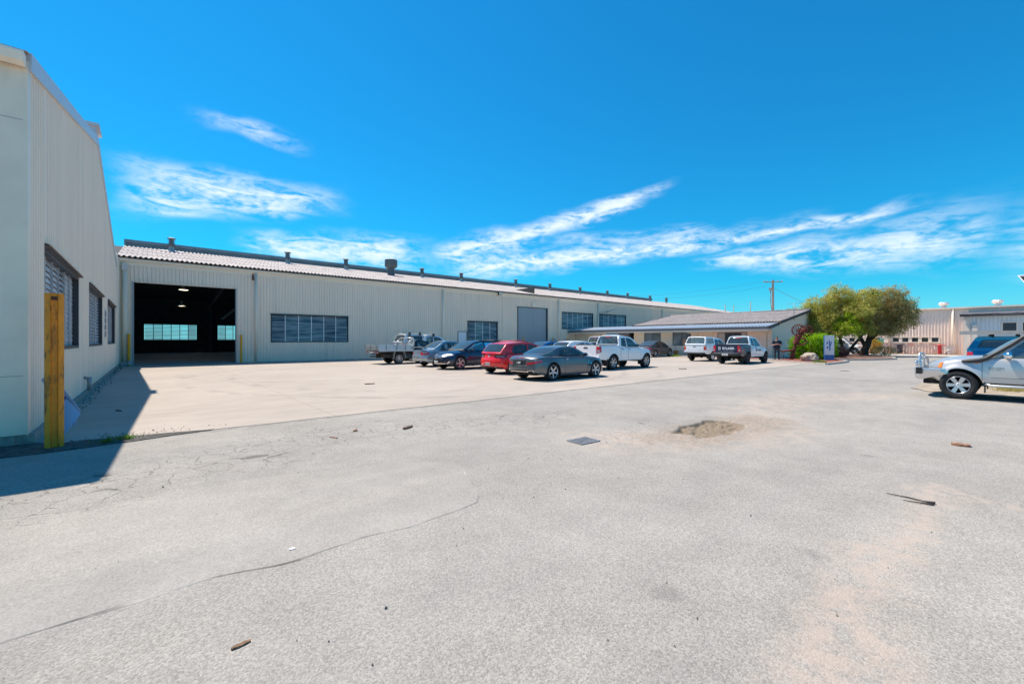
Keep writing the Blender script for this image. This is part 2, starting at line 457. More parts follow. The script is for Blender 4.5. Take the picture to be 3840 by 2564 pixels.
ga.grid([[(HX0 + (HX1 - HX0) * i / nx, HY0 + (HY1 - HY0) * j / ny, 0 if i in (0, nx) or j in (0, ny) else hole_z(HX0 + (HX1 - HX0) * i / nx, HY0 + (HY1 - HY0) * j / ny)) for i in range(nx + 1)] for j in range(ny + 1)], 0, True)
mm = asphalt_mat('weathered_asphalt_hole', (.338, .308, .276, 1), .115)
t_ = mm.node_tree; g_ = NG(t_); b_ = t_.nodes['Principled BSDF']; src = b_.inputs['Base Color'].links[0].from_socket
pz = g_.sep(g_.n('ShaderNodeNewGeometry').outputs['Position'])
fl = g_.mix(g_.step(pz[2], -.006, -.03), src, g_.mix(g_.step(g_.noise(None, 14., 5, .75), .3, .7), (.09, .07, .05), (.36, .29, .21)))
pp_ = g_.n('ShaderNodeNewGeometry').outputs['Position']
mk = g_.m('MULTIPLY', seg_mask(g_, pp_, [(6.7, 3.62), (7.8, 3.45), (9.3, 3.3)], .38, .6, g_.vm('MULTIPLY', g_.vm('SUBTRACT', g_.noise(pp_, 2.5, 4, .6, 0, 1), (.5, .5, .5)), (1.2, 1.2, 0))), g_.step(g_.noise(pp_, 16., 5, .75), .36, .60))
fl = g_.mix(g_.m('MULTIPLY', mk, .8), fl, (.25, .19, .14))
t_.links.new(fl, b_.inputs['Base Color'])
ga.m = [0] * 4 + [1] * (len(ga.f) - 4)
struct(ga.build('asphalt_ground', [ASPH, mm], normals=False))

# newer, smoother asphalt repair with an uneven edge
def wob(pts, n, amp, seed):
    out = []
    for i in range(len(pts)):
        a, b = Vector(pts[i]), Vector(pts[(i + 1) % len(pts)]); d = (b - a); nrm = Vector((-d.y, d.x)).normalized()
        for k in range(n):
            t = k / n; p = a.lerp(b, t)
            p += nrm * amp * noise.noise(Vector((p.x * 1.9, p.y * 1.9, seed)))
            out.append((p.x, p.y))
    return out
def sheet(name, poly, z, m):
    mb = MB(); tri = tessellate_polygon([[Vector((a, b, 0)) for a, b in poly]])
    mb.add([(a, b, z) for a, b in poly], [tuple(t) for t in tri])
    k = len(poly)
    mb.add([(a, b, z) for a, b in poly] + [(a, b, z - .02) for a, b in poly], [(i, (i + 1) % k, k + (i + 1) % k, k + i) for i in range(k)])
    o = mb.build(name, m)
    for p in o.data.polygons:
        if p.normal.z < 0 and abs(p.normal.z) > .5: p.flip()
    return struct(o)
rep_ = wob([(-2.5, 3.5), (-.6, 3.45), (.34, 3.50), (1.17, 3.40), (1.71, 3.39), (2.46, 3.48), (2.70, 3.75), (2.99, 4.43), (3.07, 4.84), (2.19, 5.33), (1.05, 5.67), (.17, 5.73), (-.95, 5.5), (-2.6, 5.3)], 10, .07, 2.)
cen = Vector((.4, 4.5))
rm_ = MB(); kk = len(rep_); outer = [tuple(Vector(p) + (Vector(p) - cen).normalized() * (.008 + .03 * abs(noise.noise(Vector((p[0] * 3, p[1] * 3, 8)))))) for p in rep_]
rm_.add([(a, b, .0055) for a, b in rep_], [tuple(t) for t in tessellate_polygon([[Vector((a, b, 0)) for a, b in rep_]])])
rm_.add([(a, b, .0055) for a, b in rep_] + [(a, b, .0008) for a, b in outer], [(i, (i + 1) % kk, kk + (i + 1) % kk, kk + i) for i in range(kk)], 1)
ro_ = rm_.build('asphalt_repair', [ASPH2, mat('repair_edge', (.30, .273, .243), .95, var=.55, vscale=2.2)], normals=False)
for p in ro_.data.polygons:
    if p.normal.z < 0: p.flip()
struct(ro_)
# concrete apron in front of the sheds and the shed floor
sheet('concrete_apron', [(-1.45, 9.42)] + [(x, 9.3 + .06 * noise.noise(Vector((x * 1.3, 0, 9)))) for x in [i * .5 for i in range(-2, 67)]] + [(33.4, 8.2), (36.2, 12.4), (39.6, 22.3), (40.2, 36.15), (-1.45, 36.15)], .008, CONC)
# dark grit and dirt along the joint by the left shed
sheet('gutter_dirt', wob([(-6, 9.0), (-1.2, 8.9), (.3, 9.12), (.9, 9.32), (.2, 9.5), (-1.0, 9.6), (-1.3, 9.86), (-6, 9.86)], 6, .1, 4.), .012, mat('gutter_grit', (.075, .068, .062), .95, var=.5, vscale=9, bump=.6, bscale=40))

# ------------------------------------------------------------------ the sheds
WALLP = mat('cream_sheet_steel', (.94, .78, .63), .5, 0., .4, var=.025, vscale=1.2, stretch=(1, 1, .25), dirt=((.50, .45, .38), 1.1, .57, .42, (2.5, 2.5, .22)))
WALLP2 = mat('grey_cream_sheet_steel', (.94, .785, .64), .5, 0., .4, var=.03, vscale=1.2, stretch=(1, 1, .2), dirt=((.46, .43, .39), .9, .58, .35, (3, 3, .2)))
TRIM = mat('cream_trim', (.92, .785, .625), .5, var=.04, dirt=((.40, .34, .27), 1.4, .62, .4, (1, 1, 1)))
ASB = mat('cement_roof', (.46, .40, .375), .92, var=.16, vscale=1.4, dirt=((.25, .22, .205), 2.6, .52, .45, (1, 1, 1)), bump=.3, bscale=30)
ZINC = mat('weathered_zinc', (.30, .33, .34), .5, .35, var=.1, vscale=2)
DARKF = mat('dark_window_frame', (.035, .036, .045), .45)
ALFR = mat('pale_mullion', (.80, .80, .80), .4, .2)
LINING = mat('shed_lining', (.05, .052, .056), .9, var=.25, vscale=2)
YEL = mat('yellow_post_paint', (.86, .28, .012), .55, var=.10, vscale=6, dirt=((.13, .05, .02), 7., .50, .9, (1, 1, .3)))
BLADE = bpy.data.materials.new('louvre_glass')
BLADE.use_nodes = True
_b = BLADE.node_tree.nodes['Principled BSDF']; _g = NG(BLADE.node_tree)
_oi = _g.n('ShaderNodeObjectInfo').outputs['Random']
_nz = _g.noise(_g.map(_g.n('ShaderNodeNewGeometry').outputs['Position'], scale=(.35, .35, 5.)), 1.6, 3, .6)
_c = _g.mix(_g.step(_nz, .32, .68), (.05, .07, .08), (.26, .30, .31))
BLADE.node_tree.links.new(_c, _b.inputs['Base Color']); _b.inputs['Roughness'].default_value = .16; _b.inputs['Specular IOR Level'].default_value = .7
BLADE_PALE = mat('frosted_louvre', (.52, .53, .54), .3, 0, .6, var=.25, vscale=2.5, dirt=((.3, .27, .24), 3., .6, .4, (1, 1, 1)))
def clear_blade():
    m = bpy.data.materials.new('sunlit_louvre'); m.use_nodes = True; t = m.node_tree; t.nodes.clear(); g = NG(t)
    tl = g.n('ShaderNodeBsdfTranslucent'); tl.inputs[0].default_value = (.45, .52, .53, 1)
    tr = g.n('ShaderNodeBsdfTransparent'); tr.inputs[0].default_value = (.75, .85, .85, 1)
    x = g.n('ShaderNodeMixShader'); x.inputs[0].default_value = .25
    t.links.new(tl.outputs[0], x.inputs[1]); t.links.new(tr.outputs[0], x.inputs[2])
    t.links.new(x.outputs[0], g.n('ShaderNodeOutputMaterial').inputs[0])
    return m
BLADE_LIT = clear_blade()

def rib_wall(a0, a1, top, opens, pitch, depth, place, mi=0, mb=None, zbot=0., ragged=0.):
    """ribbed sheet wall along a; top(a) gives its height; opens: (a0, a1, z0, z1); place(a, d, z) maps to the world"""
    mb = mb or MB(); prof = []
    a = a0; w = pitch
    while a < a1 - 1e-4:
        for (f, d) in ((0, 0), (.74, 0), (.79, depth), (.95, depth)):
            if a + f * w <= a1: prof.append((a + f * w, d))
        a += w
    prof.append((a1, 0))
    for o in opens:
        for e in o[:2]:
            i = min(range(len(prof)), key=lambda k: abs(prof[k][0] - e)); prof[i] = (e, prof[i][1])
    prof.sort()
    for (p, q) in zip(prof[:-1], prof[1:]):
        if q[0] - p[0] < 1e-5: continue
        m = (p[0] + q[0]) / 2
        cuts = sorted([(o[2], o[3]) for o in opens if o[0] < m < o[1]])
        z = zbot; spans = []
        for c in cuts:
            if c[0] > z: spans.append((z, c[0]))
            z = max(z, c[1])
        spans.append((z, None))
        for (zl, zh) in spans:
            h0 = top(p[0]) if zh is None else zh; h1 = top(q[0]) if zh is None else zh
            l0 = l1 = zl
            if zl == zbot and ragged: l0 = l1 = zl + ragged * abs(noise.noise(Vector((m * 1.7, 0, 0))))
            mb.add([place(p[0], p[1], l0), place(q[0], q[1], l1), place(q[0], q[1], h1), place(p[0], p[1], h0)], [(0, 1, 2, 3)], mi)
    return mb

def louvre_window(parent, name, a0, a1, z0, z1, nb, place, blade, rows, depth=.10, individual=False, frame=DARKF, mull=ALFR, tilt=.35, label=None, open_rng=0., mw=.045, hood=True):
    """framed louvre window; place(a, d, z): d is outward"""
    fr = MB(); w = .07
    def bx(p0, p1, d0, d1, q0, q1, mi=0, mb=fr):
        v = [place(a, d, z) for z in (q0, q1) for (a, d) in ((p0, d0), (p1, d0), (p1, d1), (p0, d1))]
        mb.add(v, [(0, 3, 2, 1), (4, 5, 6, 7), (0, 1, 5, 4), (1, 2, 6, 5), (2, 3, 7, 6), (3, 0, 4, 7)], mi)
    bx(a0, a0 + w, -depth - .05, .012, z0, z1); bx(a1 - w, a1, -depth - .05, .012, z0, z1)
    bx(a0 + w, a1 - w, -depth - .05, .02, z0, z0 + w); bx(a0 + w, a1 - w, -depth - .05, .012, z1 - w, z1)
    if hood: bx(a0 - .05, a1 + .05, -.01, .09, z1 + .002, z1 + .03)
    win = fr.build('window', frame, parent, normals=True)
    bw = (a1 - a0 - 2 * w) / nb
    for k in range(1, nb):
        m = MB(); c = a0 + w + k * bw; bx(c - mw / 2, c + mw / 2, -depth - .03, -depth + .05, z0 + w, z1 - w, 0, m); m.build('mullion', mull, win)
    hh = (z1 - z0 - 2 * w) / rows
    bm = None
    for k in range(nb):
        mb = MB()
        tk = tilt + random.uniform(-1, 1) * open_rng
        for r in range(rows):
            p0, p1 = a0 + w + k * bw + mw / 2 + .004, a0 + w + (k + 1) * bw - mw / 2 - .004
            zc = z0 + w + (r + .5) * hh; t = tk + random.uniform(-.04, .04) + (random.uniform(.0, .5) * open_rng)
            L = hh * .56; dz, dd = L * math.cos(t), L * math.sin(t)
            if individual: mb = MB()
            th = .004
            v = [place(a, -depth + .01 + dd_ + o, zc + dz_) for (dd_, dz_) in ((dd, -dz), (-dd, dz)) for o in (-th, th) for a in (p0, p1)]
            mb.add(v, [(0, 1, 3, 2), (4, 6, 7, 5), (0, 4, 5, 1), (2, 3, 7, 6), (0, 2, 6, 4), (1, 5, 7, 3)], 0)
            if individual: mb.build('louvre_blade', blade, win, normals=True)
        if not individual: stuff(mb.build('louvre_blades', blade, win, normals=True))
    return win

# ---- long warehouse (front wall faces the yard)
WY, EAVE = 36.2, 6.72
RIDGE_Y, RIDGE_Z = 46.0, 8.95
BACK_Y = 69.
shed = thing('warehouse', 'long cream ribbed-steel warehouse with wavy cement roof and big open doorway', 'warehouse', (0, 0, 0))
XE = 91.
front = lambda a, d, z: (a, WY - d, z)
DOOR = (-.72, 4.73, 0., 5.26)
RD = (31.32, 36.1, 0., 5.29)
WINS = [(6.95, 12.72, 1.44, 3.57, 6), (24.67, 28.6, .62, 3.55, 4), (38.55, 44.55, 2.95, 5.05, 6), (45.8, 51.85, 2.95, 5.09, 6)]
PED = (23.5, 24.6, 0., 2.5)
ops = [DOOR, RD, PED] + [w[:4] for w in WINS]
rib_wall(-1.45, XE, lambda a: EAVE, ops, .205, .05, front, ragged=.03).build('front_wall', WALLP, shed, normals=False)
# lining behind the sheet so that the inside is shut off and dark
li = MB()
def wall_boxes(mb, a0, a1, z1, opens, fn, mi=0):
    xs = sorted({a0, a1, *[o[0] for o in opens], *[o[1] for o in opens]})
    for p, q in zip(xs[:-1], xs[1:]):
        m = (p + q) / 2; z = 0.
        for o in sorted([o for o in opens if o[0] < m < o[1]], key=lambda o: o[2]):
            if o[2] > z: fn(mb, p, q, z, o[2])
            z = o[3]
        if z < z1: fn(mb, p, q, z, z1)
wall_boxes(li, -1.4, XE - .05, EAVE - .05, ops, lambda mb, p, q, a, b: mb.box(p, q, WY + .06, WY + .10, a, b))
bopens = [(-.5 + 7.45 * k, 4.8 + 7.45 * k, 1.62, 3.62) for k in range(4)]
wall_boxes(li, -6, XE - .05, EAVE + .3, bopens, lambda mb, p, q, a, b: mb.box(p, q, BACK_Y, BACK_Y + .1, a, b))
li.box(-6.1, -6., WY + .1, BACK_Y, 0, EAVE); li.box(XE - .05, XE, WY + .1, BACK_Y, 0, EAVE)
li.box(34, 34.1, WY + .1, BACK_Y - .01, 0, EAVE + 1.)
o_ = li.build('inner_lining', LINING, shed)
for (a0, a1, z0, z1) in bopens[:2]:
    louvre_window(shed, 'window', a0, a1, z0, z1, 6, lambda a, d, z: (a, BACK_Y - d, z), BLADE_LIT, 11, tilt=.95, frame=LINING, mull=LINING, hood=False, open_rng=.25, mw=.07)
# floor inside
f_ = MB(); f_.add([(-6, WY - .03, .018), (XE, WY - .03, .018), (XE, BACK_Y, .018), (-6, BACK_Y, .018)], [(0, 1, 2, 3)]); f_.build('shed_floor', CONC, shed, normals=False)
# roof: wavy cement sheets, laid in lapped courses, with a raised metal ridge
def wavy(mb, x0, x1, y0, z0, y1, z1, pitch, amp, n=6, mi=0, courses=4, lap=.03):
    dy, dz = (y1 - y0) / courses, (z1 - z0) / courses
    k = int((x1 - x0) / pitch * n)
    for c in range(courses):
        ya, za = y0 + dy * c, z0 + dz * c; yb, zb = ya + dy, za + dz
        rows = []
        for (y, z) in ((ya, za + lap), (yb, zb)):
            rows.append([(x0 + (x1 - x0) * i / k, y, z + amp * math.sin(2 * math.pi * i / n)) for i in range(k + 1)])
        mb.grid(rows, mi, True)
        rows2 = [[(x, y, z - .012 - lap) for (x, y, z) in rows[0]], rows[0]]
        mb.grid(rows2, mi, False)
    return mb
ry0 = WY - .38; sl_ = (RIDGE_Z - EAVE) / (RIDGE_Y - WY)
rz0 = EAVE + .10
rf = MB(); wavy(rf, -1.5, XE + .2, ry0, rz0, RIDGE_Y, rz0 + (RIDGE_Y - ry0) * sl_, .26, .045)
rf.build('roof', ASB, shed, normals=False)
und = MB(); und.add([(-6, ry0 + .05, rz0 - .07), (XE, ry0 + .05, rz0 - .07), (XE, RIDGE_Y + .1, rz0 - .07 + (RIDGE_Y - ry0) * sl_), (-6, RIDGE_Y + .1, rz0 - .07 + (RIDGE_Y - ry0) * sl_)], [(0, 1, 2, 3)])
zb_ = rz0 - .07 + (RIDGE_Y - ry0) * sl_
und.add([(-6, RIDGE_Y + .1, zb_), (XE, RIDGE_Y + .1, zb_), (XE, BACK_Y + .3, EAVE), (-6, BACK_Y + .3, EAVE)], [(0, 1, 2, 3)])
und.build('roof_lining', LINING, shed, normals=False)
RIDX = 74.3
rd_ = MB(); zr_ = rz0 + (RIDGE_Y - ry0) * sl_ - .1
rd_.box(-1.5, RIDX, RIDGE_Y, RIDGE_Y + .5, zr_, zr_ + .34); rd_.build('ridge_vent', mat('ridge_bluegrey', (.20, .245, .27), .5, .2, var=.08, vscale=2), shed)
cp = MB(); cp.box(-1.5, RIDX, RIDGE_Y - .14, RIDGE_Y + .64, zr_ + .342, zr_ + .60)
cp.build('ridge_cap', mat('ridge_bluegrey', (.20, .245, .27), .5, .2, var=.08, vscale=2), shed)
for k in range(12):
    x = 3 + k * 6.; s_ = MB(); s_.box(x, x + .04, RIDGE_Y - .152, RIDGE_Y - .142, zr_ + .345, zr_ + .598); s_.build('cap_joint', mat('joint_dark', (.10, .12, .13), .6), shed)
# gutter, eave fascia and downpipes
gt = MB()
prof = [(WY - .05, EAVE - .10), (WY - .05, EAVE - .17), (WY - .16, EAVE - .19), (WY - .22, EAVE - .13), (WY - .22, EAVE - .02), (WY - .20, EAVE - .02), (WY - .20, EAVE - .12), (WY - .07, EAVE - .10)]
xs_ = [-1.4, 3.9, 16, 22, 34, 38, 46, 58, 70, 80, XE]
for p, q in zip(xs_[:-1], xs_[1:]):
    g1 = MB(); g1.grid([[(p + .004, y, z) for y, z in prof], [(q - .004, y, z) for y, z in prof]], 0, False, closed=True)
    g1.build('gutter', TRIM, shed)
gt.box(-1.45, XE, WY - .048, WY - .036, EAVE - .42, EAVE + .06); gt.build('fascia', TRIM, shed)
for x in (5.99, 21.73, 37.88, 45.43, 61.2, 77.0):
    d_ = MB(); d_.tube([(x, WY - .13, .06), (x, WY - .13, EAVE - .2)], .085 if x < 50 else .07, 12); d_.build('downpipe', TRIM, shed)
    for z in (1.2, 3.4, 5.6):
        b2 = MB(); b2.box(x - .12, x + .12, WY - .1, WY - .03, z, z + .03); b2.build('pipe_bracket', TRIM, shed)
# joins between the wall bays: a plain corner strip at the left end, base flashing
cs = MB(); cs.box(-1.45, -1.05, WY - .055, WY - .036, 0.05, EAVE - .3); cs.build('corner_flashing', TRIM, shed)
for (a0, a1, z0, z1, nb) in WINS:
    louvre_window(shed, 'window', a0, a1, z0, z1, nb, front, BLADE, 13 if z1 - z0 < 2.5 else 18, open_rng=.12, tilt=.16)
# window reveal boards behind glass
for (a0, a1, z0, z1, nb) in WINS:
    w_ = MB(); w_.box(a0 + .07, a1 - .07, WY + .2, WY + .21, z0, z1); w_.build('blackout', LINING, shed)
st_ = MB(); st_.box(25.6, 27.4, WY + .165, WY + .185, .65, 2.3); st_.build('stacked_goods', mat('red_goods', (.45, .09, .05), .8, var=.3, vscale=3), shed)
# doorway trim, rolled shutter box
dt = MB()
dt.box(DOOR[0] - .16, DOOR[0], WY - .045, WY + .2, 0, DOOR[3] + .05); dt.build('door_jamb', mat('jamb_grey', (.35, .37, .38), .5, .2), shed); dt = MB(); dt.box(DOOR[1], DOOR[1] + .06, WY - .045, WY + .2, 0, DOOR[3] + .05)
dt.build('door_jamb', mat('jamb_grey', (.35, .37, .38), .5, .2), shed)
dh = MB(); dh.box(DOOR[0] - .16, DOOR[1] + .06, WY - .05, WY + .15, DOOR[3] + .052, DOOR[3] + .13); dh.build('door_head', TRIM, shed)
sh2 = MB(); sh2.tube([(DOOR[0], WY + .42, DOOR[3] + .30), (DOOR[1], WY + .42, DOOR[3] + .30)], .26, 14); sh2.build('rolled_shutter', LINING, shed)
# blue-grey roller door, slat by slat
SL = mat('roller_slat', (.42, .47, .50), .45, .2, var=.05, vscale=2)
slat = MB(); slat.grid([[(x, y, z) for (y, z) in ((0, 0), (-.028, .02), (-.03, .065), (0, .085))] for x in (RD[0] + .12, RD[1] - .12)], 0, False)
sm_ = slat.mesh('roller_slat', SL, normals=False)
rdo = MB(); rdo.box(RD[0], RD[0] + .14, WY - .06, WY + .12, 0, RD[3]); rdo.box(RD[1] - .24, RD[1], WY - .06, WY + .12, 0, RD[3]); rdo.box(RD[0] - .05, RD[1] + .05, WY - .07, WY + .1, RD[3] + .002, RD[3] + .07)
rdoor = rdo.build('roller_door', DARKF, shed)
for k in range(int(RD[3] / .088)): link('door_slat', sm_, rdoor, (0, WY + .03, .01 + k * .088))
bx_ = MB(); bx_.box(33.5, 34.06, WY - .16, WY - .035, 5.45, 5.92); bx_.build('drive_cover', TRIM, shed)
pd = MB(); pd.box(PED[0] + .05, PED[1] - .05, WY - .02, WY + .03, .02, PED[3] - .05); pdo = pd.build('side_door', mat('white_door', (.78, .79, .82), .45), shed)
pf = MB(); pf.box(PED[0], PED[0] + .05, WY - .05, WY + .05, 0, PED[3]); pf.box(PED[1] - .05, PED[1], WY - .05, WY + .05, 0, PED[3]); pf.box(PED[0] + .05, PED[1] - .05, WY - .05, WY + .05, PED[3] - .05, PED[3]); pf.build('door_frame', DARKF, pdo)
kb = MB(); kb.lathe([(.02, 0), (.035, .03), (.03, .07), (.001, .08)], 10, 'y', (PED[1] - .16, WY - .10, 1.05)); kb.build('handle', DARKF, pdo)
# two flues and round vents in a row along the roof
def roof_vent(x, y, big=False):
    z = rz0 + (y - ry0) * sl_
    m = MB()
    if big:
        m.lathe([(.42, -.2), (.36, .25), (.34, .75), (.5, .78), (.56, .86)], 18, 'z', (x, y, z), 0)
        v = m.build('roof_vent', mat('dark_zinc', (.13, .14, .145), .55, .35, var=.25, vscale=4), shed, sharp=40)
        c = MB(); c.lathe([(.56, .86), (.64, .95), (.65, 1.0), (.65, 1.62), (.60, 1.66), (.001, 1.70)], 20, 'z', (x, y, z)); c.build('vent_drum', mat('dark_zinc', (.13, .14, .145), .55, .35, var=.25, vscale=4), v, sharp=40)
        return
    m.lathe([(.30, -.12), (.20, .10), (.18, .42)], 14, 'z', (x, y, z), 0)
    v = m.build('roof_vent', ZINC, shed, sharp=40)
    c = MB(); c.lathe([(.27, .42), (.29, .44), (.29, .58), (.24, .60)], 14, 'z', (x, y, z)); c.lathe([(.18, .42), (.17, 1.02)], 12, 'z', (x, y, z)); c.build('vent_collar', mat('dark_zinc', (.13, .14, .145), .55, .35, var=.25, vscale=4), v, sharp=40)
    t = MB()
    t.lathe([(.30, 1.03), (.31, 1.06), (.16, 1.12), (.001, 1.13)], 14, 'z', (x, y, z)); t.build('vent_cap', ZINC, v, sharp=40)
    for k in range(4):
        a = k * math.pi / 2 + .4; s_ = MB(); s_.box(x + .24 * math.cos(a) - .012, x + .24 * math.cos(a) + .012, y + .24 * math.sin(a) - .012, y + .24 * math.sin(a) + .012, z + .58, z + 1.04); s_.build('vent_stay', ZINC, v)
    fp = MB(); fp.add([(x - .7, y - .75, z - .07 - .75 * sl_ + .13), (x + .75, y - .75, z - .07 - .75 * sl_ + .13), (x + .75, y + .3, z + .06 + .3 * sl_), (x - .7, y + .3, z + .06 + .3 * sl_)], [(0, 1, 2, 3)]); fp.build('vent_flashing', mat('pale_flashing', (.66, .64, .63), .6), v, normals=False)
VY = RIDGE_Y - 1.6
for u, v in ((645, 953), (1080, 992), (1298, 1016), (1583, 1043), (1730, 1056), (1934, 1082), (2062, 1093), (2175, 1104), (2277, 1115), (2353, 1123), (2437, 1132), (2498, 1138)):
    t = (u - 1920) / 1610.9; zc = VY / (-.646 * t + .763); roof_vent(.764 * t * zc + .645 * zc, VY)
t = (1467 - 1920) / 1610.9; zc = (VY - 1.6) / (-.646 * t + .763); roof_vent(.764 * t * zc + .645 * zc, VY - 1.6, True)
# fittings on the wall
fl_ = MB(); fl_.box(28.3, 28.75, WY - .62, WY - .40, 6.42, 6.72); fl_.beam((28.5, WY - .05, 6.35), (28.5, WY - .45, 6.5), .05, .05); fl_.box(28.33, 28.72, WY - .632, WY - .618, 6.45, 6.69, 1)
fl_.build('floodlight', [mat('lamp_housing', (.05, .045, .04), .6), mat('lamp_lens', (.75, .72, .62), .3)], shed)
lp = MB(); lp.tube([(45.6, WY - .1, 5.25), (46.1, WY - .5, 5.30), (46.5, WY - .85, 5.42)], .03, 8); lp.build('lamp_bracket', ZINC, shed)
lp = MB(); lp.beam((46.35, WY - .75, 5.36), (47.4, WY - 1.35, 5.75), .22, .14); lp.build('street_lamp_head', ZINC, shed)
bl = MB(); bl.box(5.75, 5.85, WY - .12, WY - .05, 6.02, 6.42); bl.lathe([(.05, -.04), (.07, .0), (.05, .12)], 10, 'z', (5.8, WY - .18, 6.0)); bl.build('alarm_bell', mat('rust_red', (.18, .07, .05), .7, var=.3), shed)
mt = MB(); mt.box(-1.28, -.98, WY - .36, WY - .06, 5.95, 6.36); mt.build('camera_box', mat('pale_box', (.66, .64, .60), .5), shed)
ms = MB(); ms.tube([(-1.15, WY - .21, .1), (-1.15, WY - .21, 5.95)], .13, 12); ms.build('corner_pipe', TRIM, shed)
jb = MB(); jb.box(-1.33, -1.02, WY - .60, WY - .4, .02, .30); jb.beam((-1.0, WY - .5, .1), (-.9, WY - .45, .35), .2, .16); jb.build('fallen_brackets', ZINC, shed)
# safety notices beside the roller door
sg1 = MB(); sg1.box(36.42, 37.02, WY - .06, WY - .05, 1.55, 1.78); s1o = sg1.build('safety_notice', mat('sign_white', (.80, .81, .82), .5), shed)
sg1 = MB(); sg1.box(36.42, 37.02, WY - .062, WY - .052, 1.20, 1.50); sg1.build('notice_panel', mat("ink_dark", (.02, .025, .04), .5), s1o)
sg3 = MB(); sg3.box(36.42, 37.02, WY - .06, WY - .05, .86, 1.16); sg3.build('safety_notice', mat('sign_white', (.80, .81, .82), .5), shed)
for i, (z, w) in enumerate(((1.69, 'WARNING'), (1.60, 'PPE AREA'))):
    vs, fs = text_mesh(w, .09); q = MB(); q.add([(36.72 + v.x, WY - .064, z + v.y) for v in vs], fs); stuff(q.build('notice_lettering', mat("ink_dark", (.02, .025, .04), .5), s1o, normals=False))
sg2 = MB(); sg2.lathe([(.001, 0), (.26, 0), (.26, .012), (.001, .012)], 20, 'y', (37.30, WY - .075, 1.52)); rn = sg2.build('round_notice', mat('sign_blue', (.06, .28, .62), .5), shed)
q = MB(); q.lathe([(.001, 0), (.10, 0)], 12, 'y', (37.30, WY - .078, 1.58)); q.box(37.24, 37.36, WY - .078, WY - .076, 1.36, 1.5); q.build('notice_symbol', mat('sign_white', (.80, .81, .82), .5), rn)
# inside: high-bay lamps, roof beam, wall rail
def highbay(x, y, z, on):
    m = MB(); m.lathe([(.05, .45), (.10, .30), (.14, .22), (.38, 0.0)], 16, 'z', (x, y, z)); h = m.build('highbay_lamp', mat('lamp_spun', (.5, .5, .5), .4, .5), shed, sharp=40)
    b = MB(); b.lathe([(.001, .04), (.34, .03)], 14, 'z', (x, y, z)); b.build('lamp_diffuser', mat('lamp_glow', (.9, .85, .7), .5, emit=((1., .88, .62), 6.)), h)
    c = MB(); c.tube([(x, y, z + .45), (x, y, z + 2.3)], .015, 6); c.build('lamp_chain', LINING, h)
t = (690 - 1920) / 1610.9; zc = 44. / (-.646 * t + .763); highbay(.764 * t * zc + .645 * zc, 44., 1.6 + (1275.6 - 1088) * zc / 1610.9, True)
t = (683 - 1920) / 1610.9; zc = 56. / (-.646 * t + .763); highbay(.764 * t * zc + .645 * zc, 56., 1.6 + (1275.6 - 1148) * zc / 1610.9, True)
STEEL = mat('shed_steel', (.16, .16, .17), .6, .3)
for x in (6.2, 14., 22., 30.):
    b = MB(); b.beam((x, WY + .3, 6.2), (x, RIDGE_Y, RIDGE_Z - .4), .2, .3); b.beam((x, RIDGE_Y, RIDGE_Z - .4), (x, BACK_Y - .2, 6.), .2, .3); b.build('rafter', STEEL, shed)
    b = MB(); b.box(x - .1, x + .1, BACK_Y - .32, BACK_Y - .02, 0, 6.3); b.build('column', STEEL, shed)
br = MB(); br.beam((9.5, 50, 7.4), (7.4, BACK_Y - .5, 4.4), .28, .1); br.build('brace', mat('pale_brace', (.5, .5, .5), .6), shed)
# yellow bollards
BOL = 'round yellow bollards at the doorways'
def bollard(x, y, h, label, r=.07):
    root = thing('bollard', label, 'bollard', (x, y, .008), 0, BOL)
    m = MB(); m.tube([(0, 0, 0), (0, 0, h - .01)], r, 14); m.build('post', mat('yellow_bollard_paint', (.86, .38, .01), .5, var=.05), root, sharp=50)
    c = MB(); c.lathe([(r, 0), (r * .92, .012), (.001, .03)], 14, 'z', (0, 0, h - .01)); c.build('post_cap', mat('yellow_bollard_paint', (.86, .38, .01), .5, var=.05), root)
bollard(-.95, WY - .45, 1.98, 'tall yellow bollard left of the big open doorway')
bollard(5.03, WY - .35, 1.98, 'tall yellow bollard right of the big open doorway')
bollard(31.75, WY - .6, 1.95, 'yellow bollard at left foot of the blue-grey roller door')
bollard(36.45, WY - .6, 1.95, 'yellow bollard beside the safety notices')
bollard(39.0, WY - .6, 1.95, 'yellow bollard below the higher long louvre window')

# ---- gabled shed on the left
left = thing('gabled_shed', 'tall cream ribbed shed with gable end and three louvre windows on the left', 'warehouse', (0, 0, 0))
LX = -1.45; Y0, YA, Y1 = 9.85, 21.45, 33.1; EZ, AZ = 5.86, 8.72
side_ = lambda a, d, z: (LX + d, a, z)
gtop = lambda a: EZ + (AZ - EZ) * (1 - abs(a - YA) / (YA - Y0)) if Y0 <= a <= 2 * YA - Y0 else EZ
LW = [(11.2, 16.35, 1.40, 3.28), (18.5, 23.95, 1.40, 3.34), (26.4, 32.2, 1.42, 3.40)]
rib_wall(Y0 + .02, Y1 + 3.0, lambda a: gtop(a) if a < Y1 else 6.6, LW, .205, .045, side_, ragged=.08, zbot=.12).build('gable_wall', WALLP2, left, normals=False)
sw_ = MB(); rib_wall(-30, LX - .42, lambda a: EZ, [], .205, .03, lambda a, d, z: (a, Y0 - d, z), mb=sw_, zbot=.18); sw_.build('side_wall', WALLP2, left, normals=False)
bk = MB(); bk.box(-30, LX - .3, Y0 + .35, Y0 + .4, 0, EZ - .1); 
wall_boxes(bk, Y0 + .3, Y1, EZ - .1, LW, lambda mb, p, q, a, b: mb.box(LX - .5, LX - .45, p, q, a, b)); bk.build('inner_lining', LINING, left)
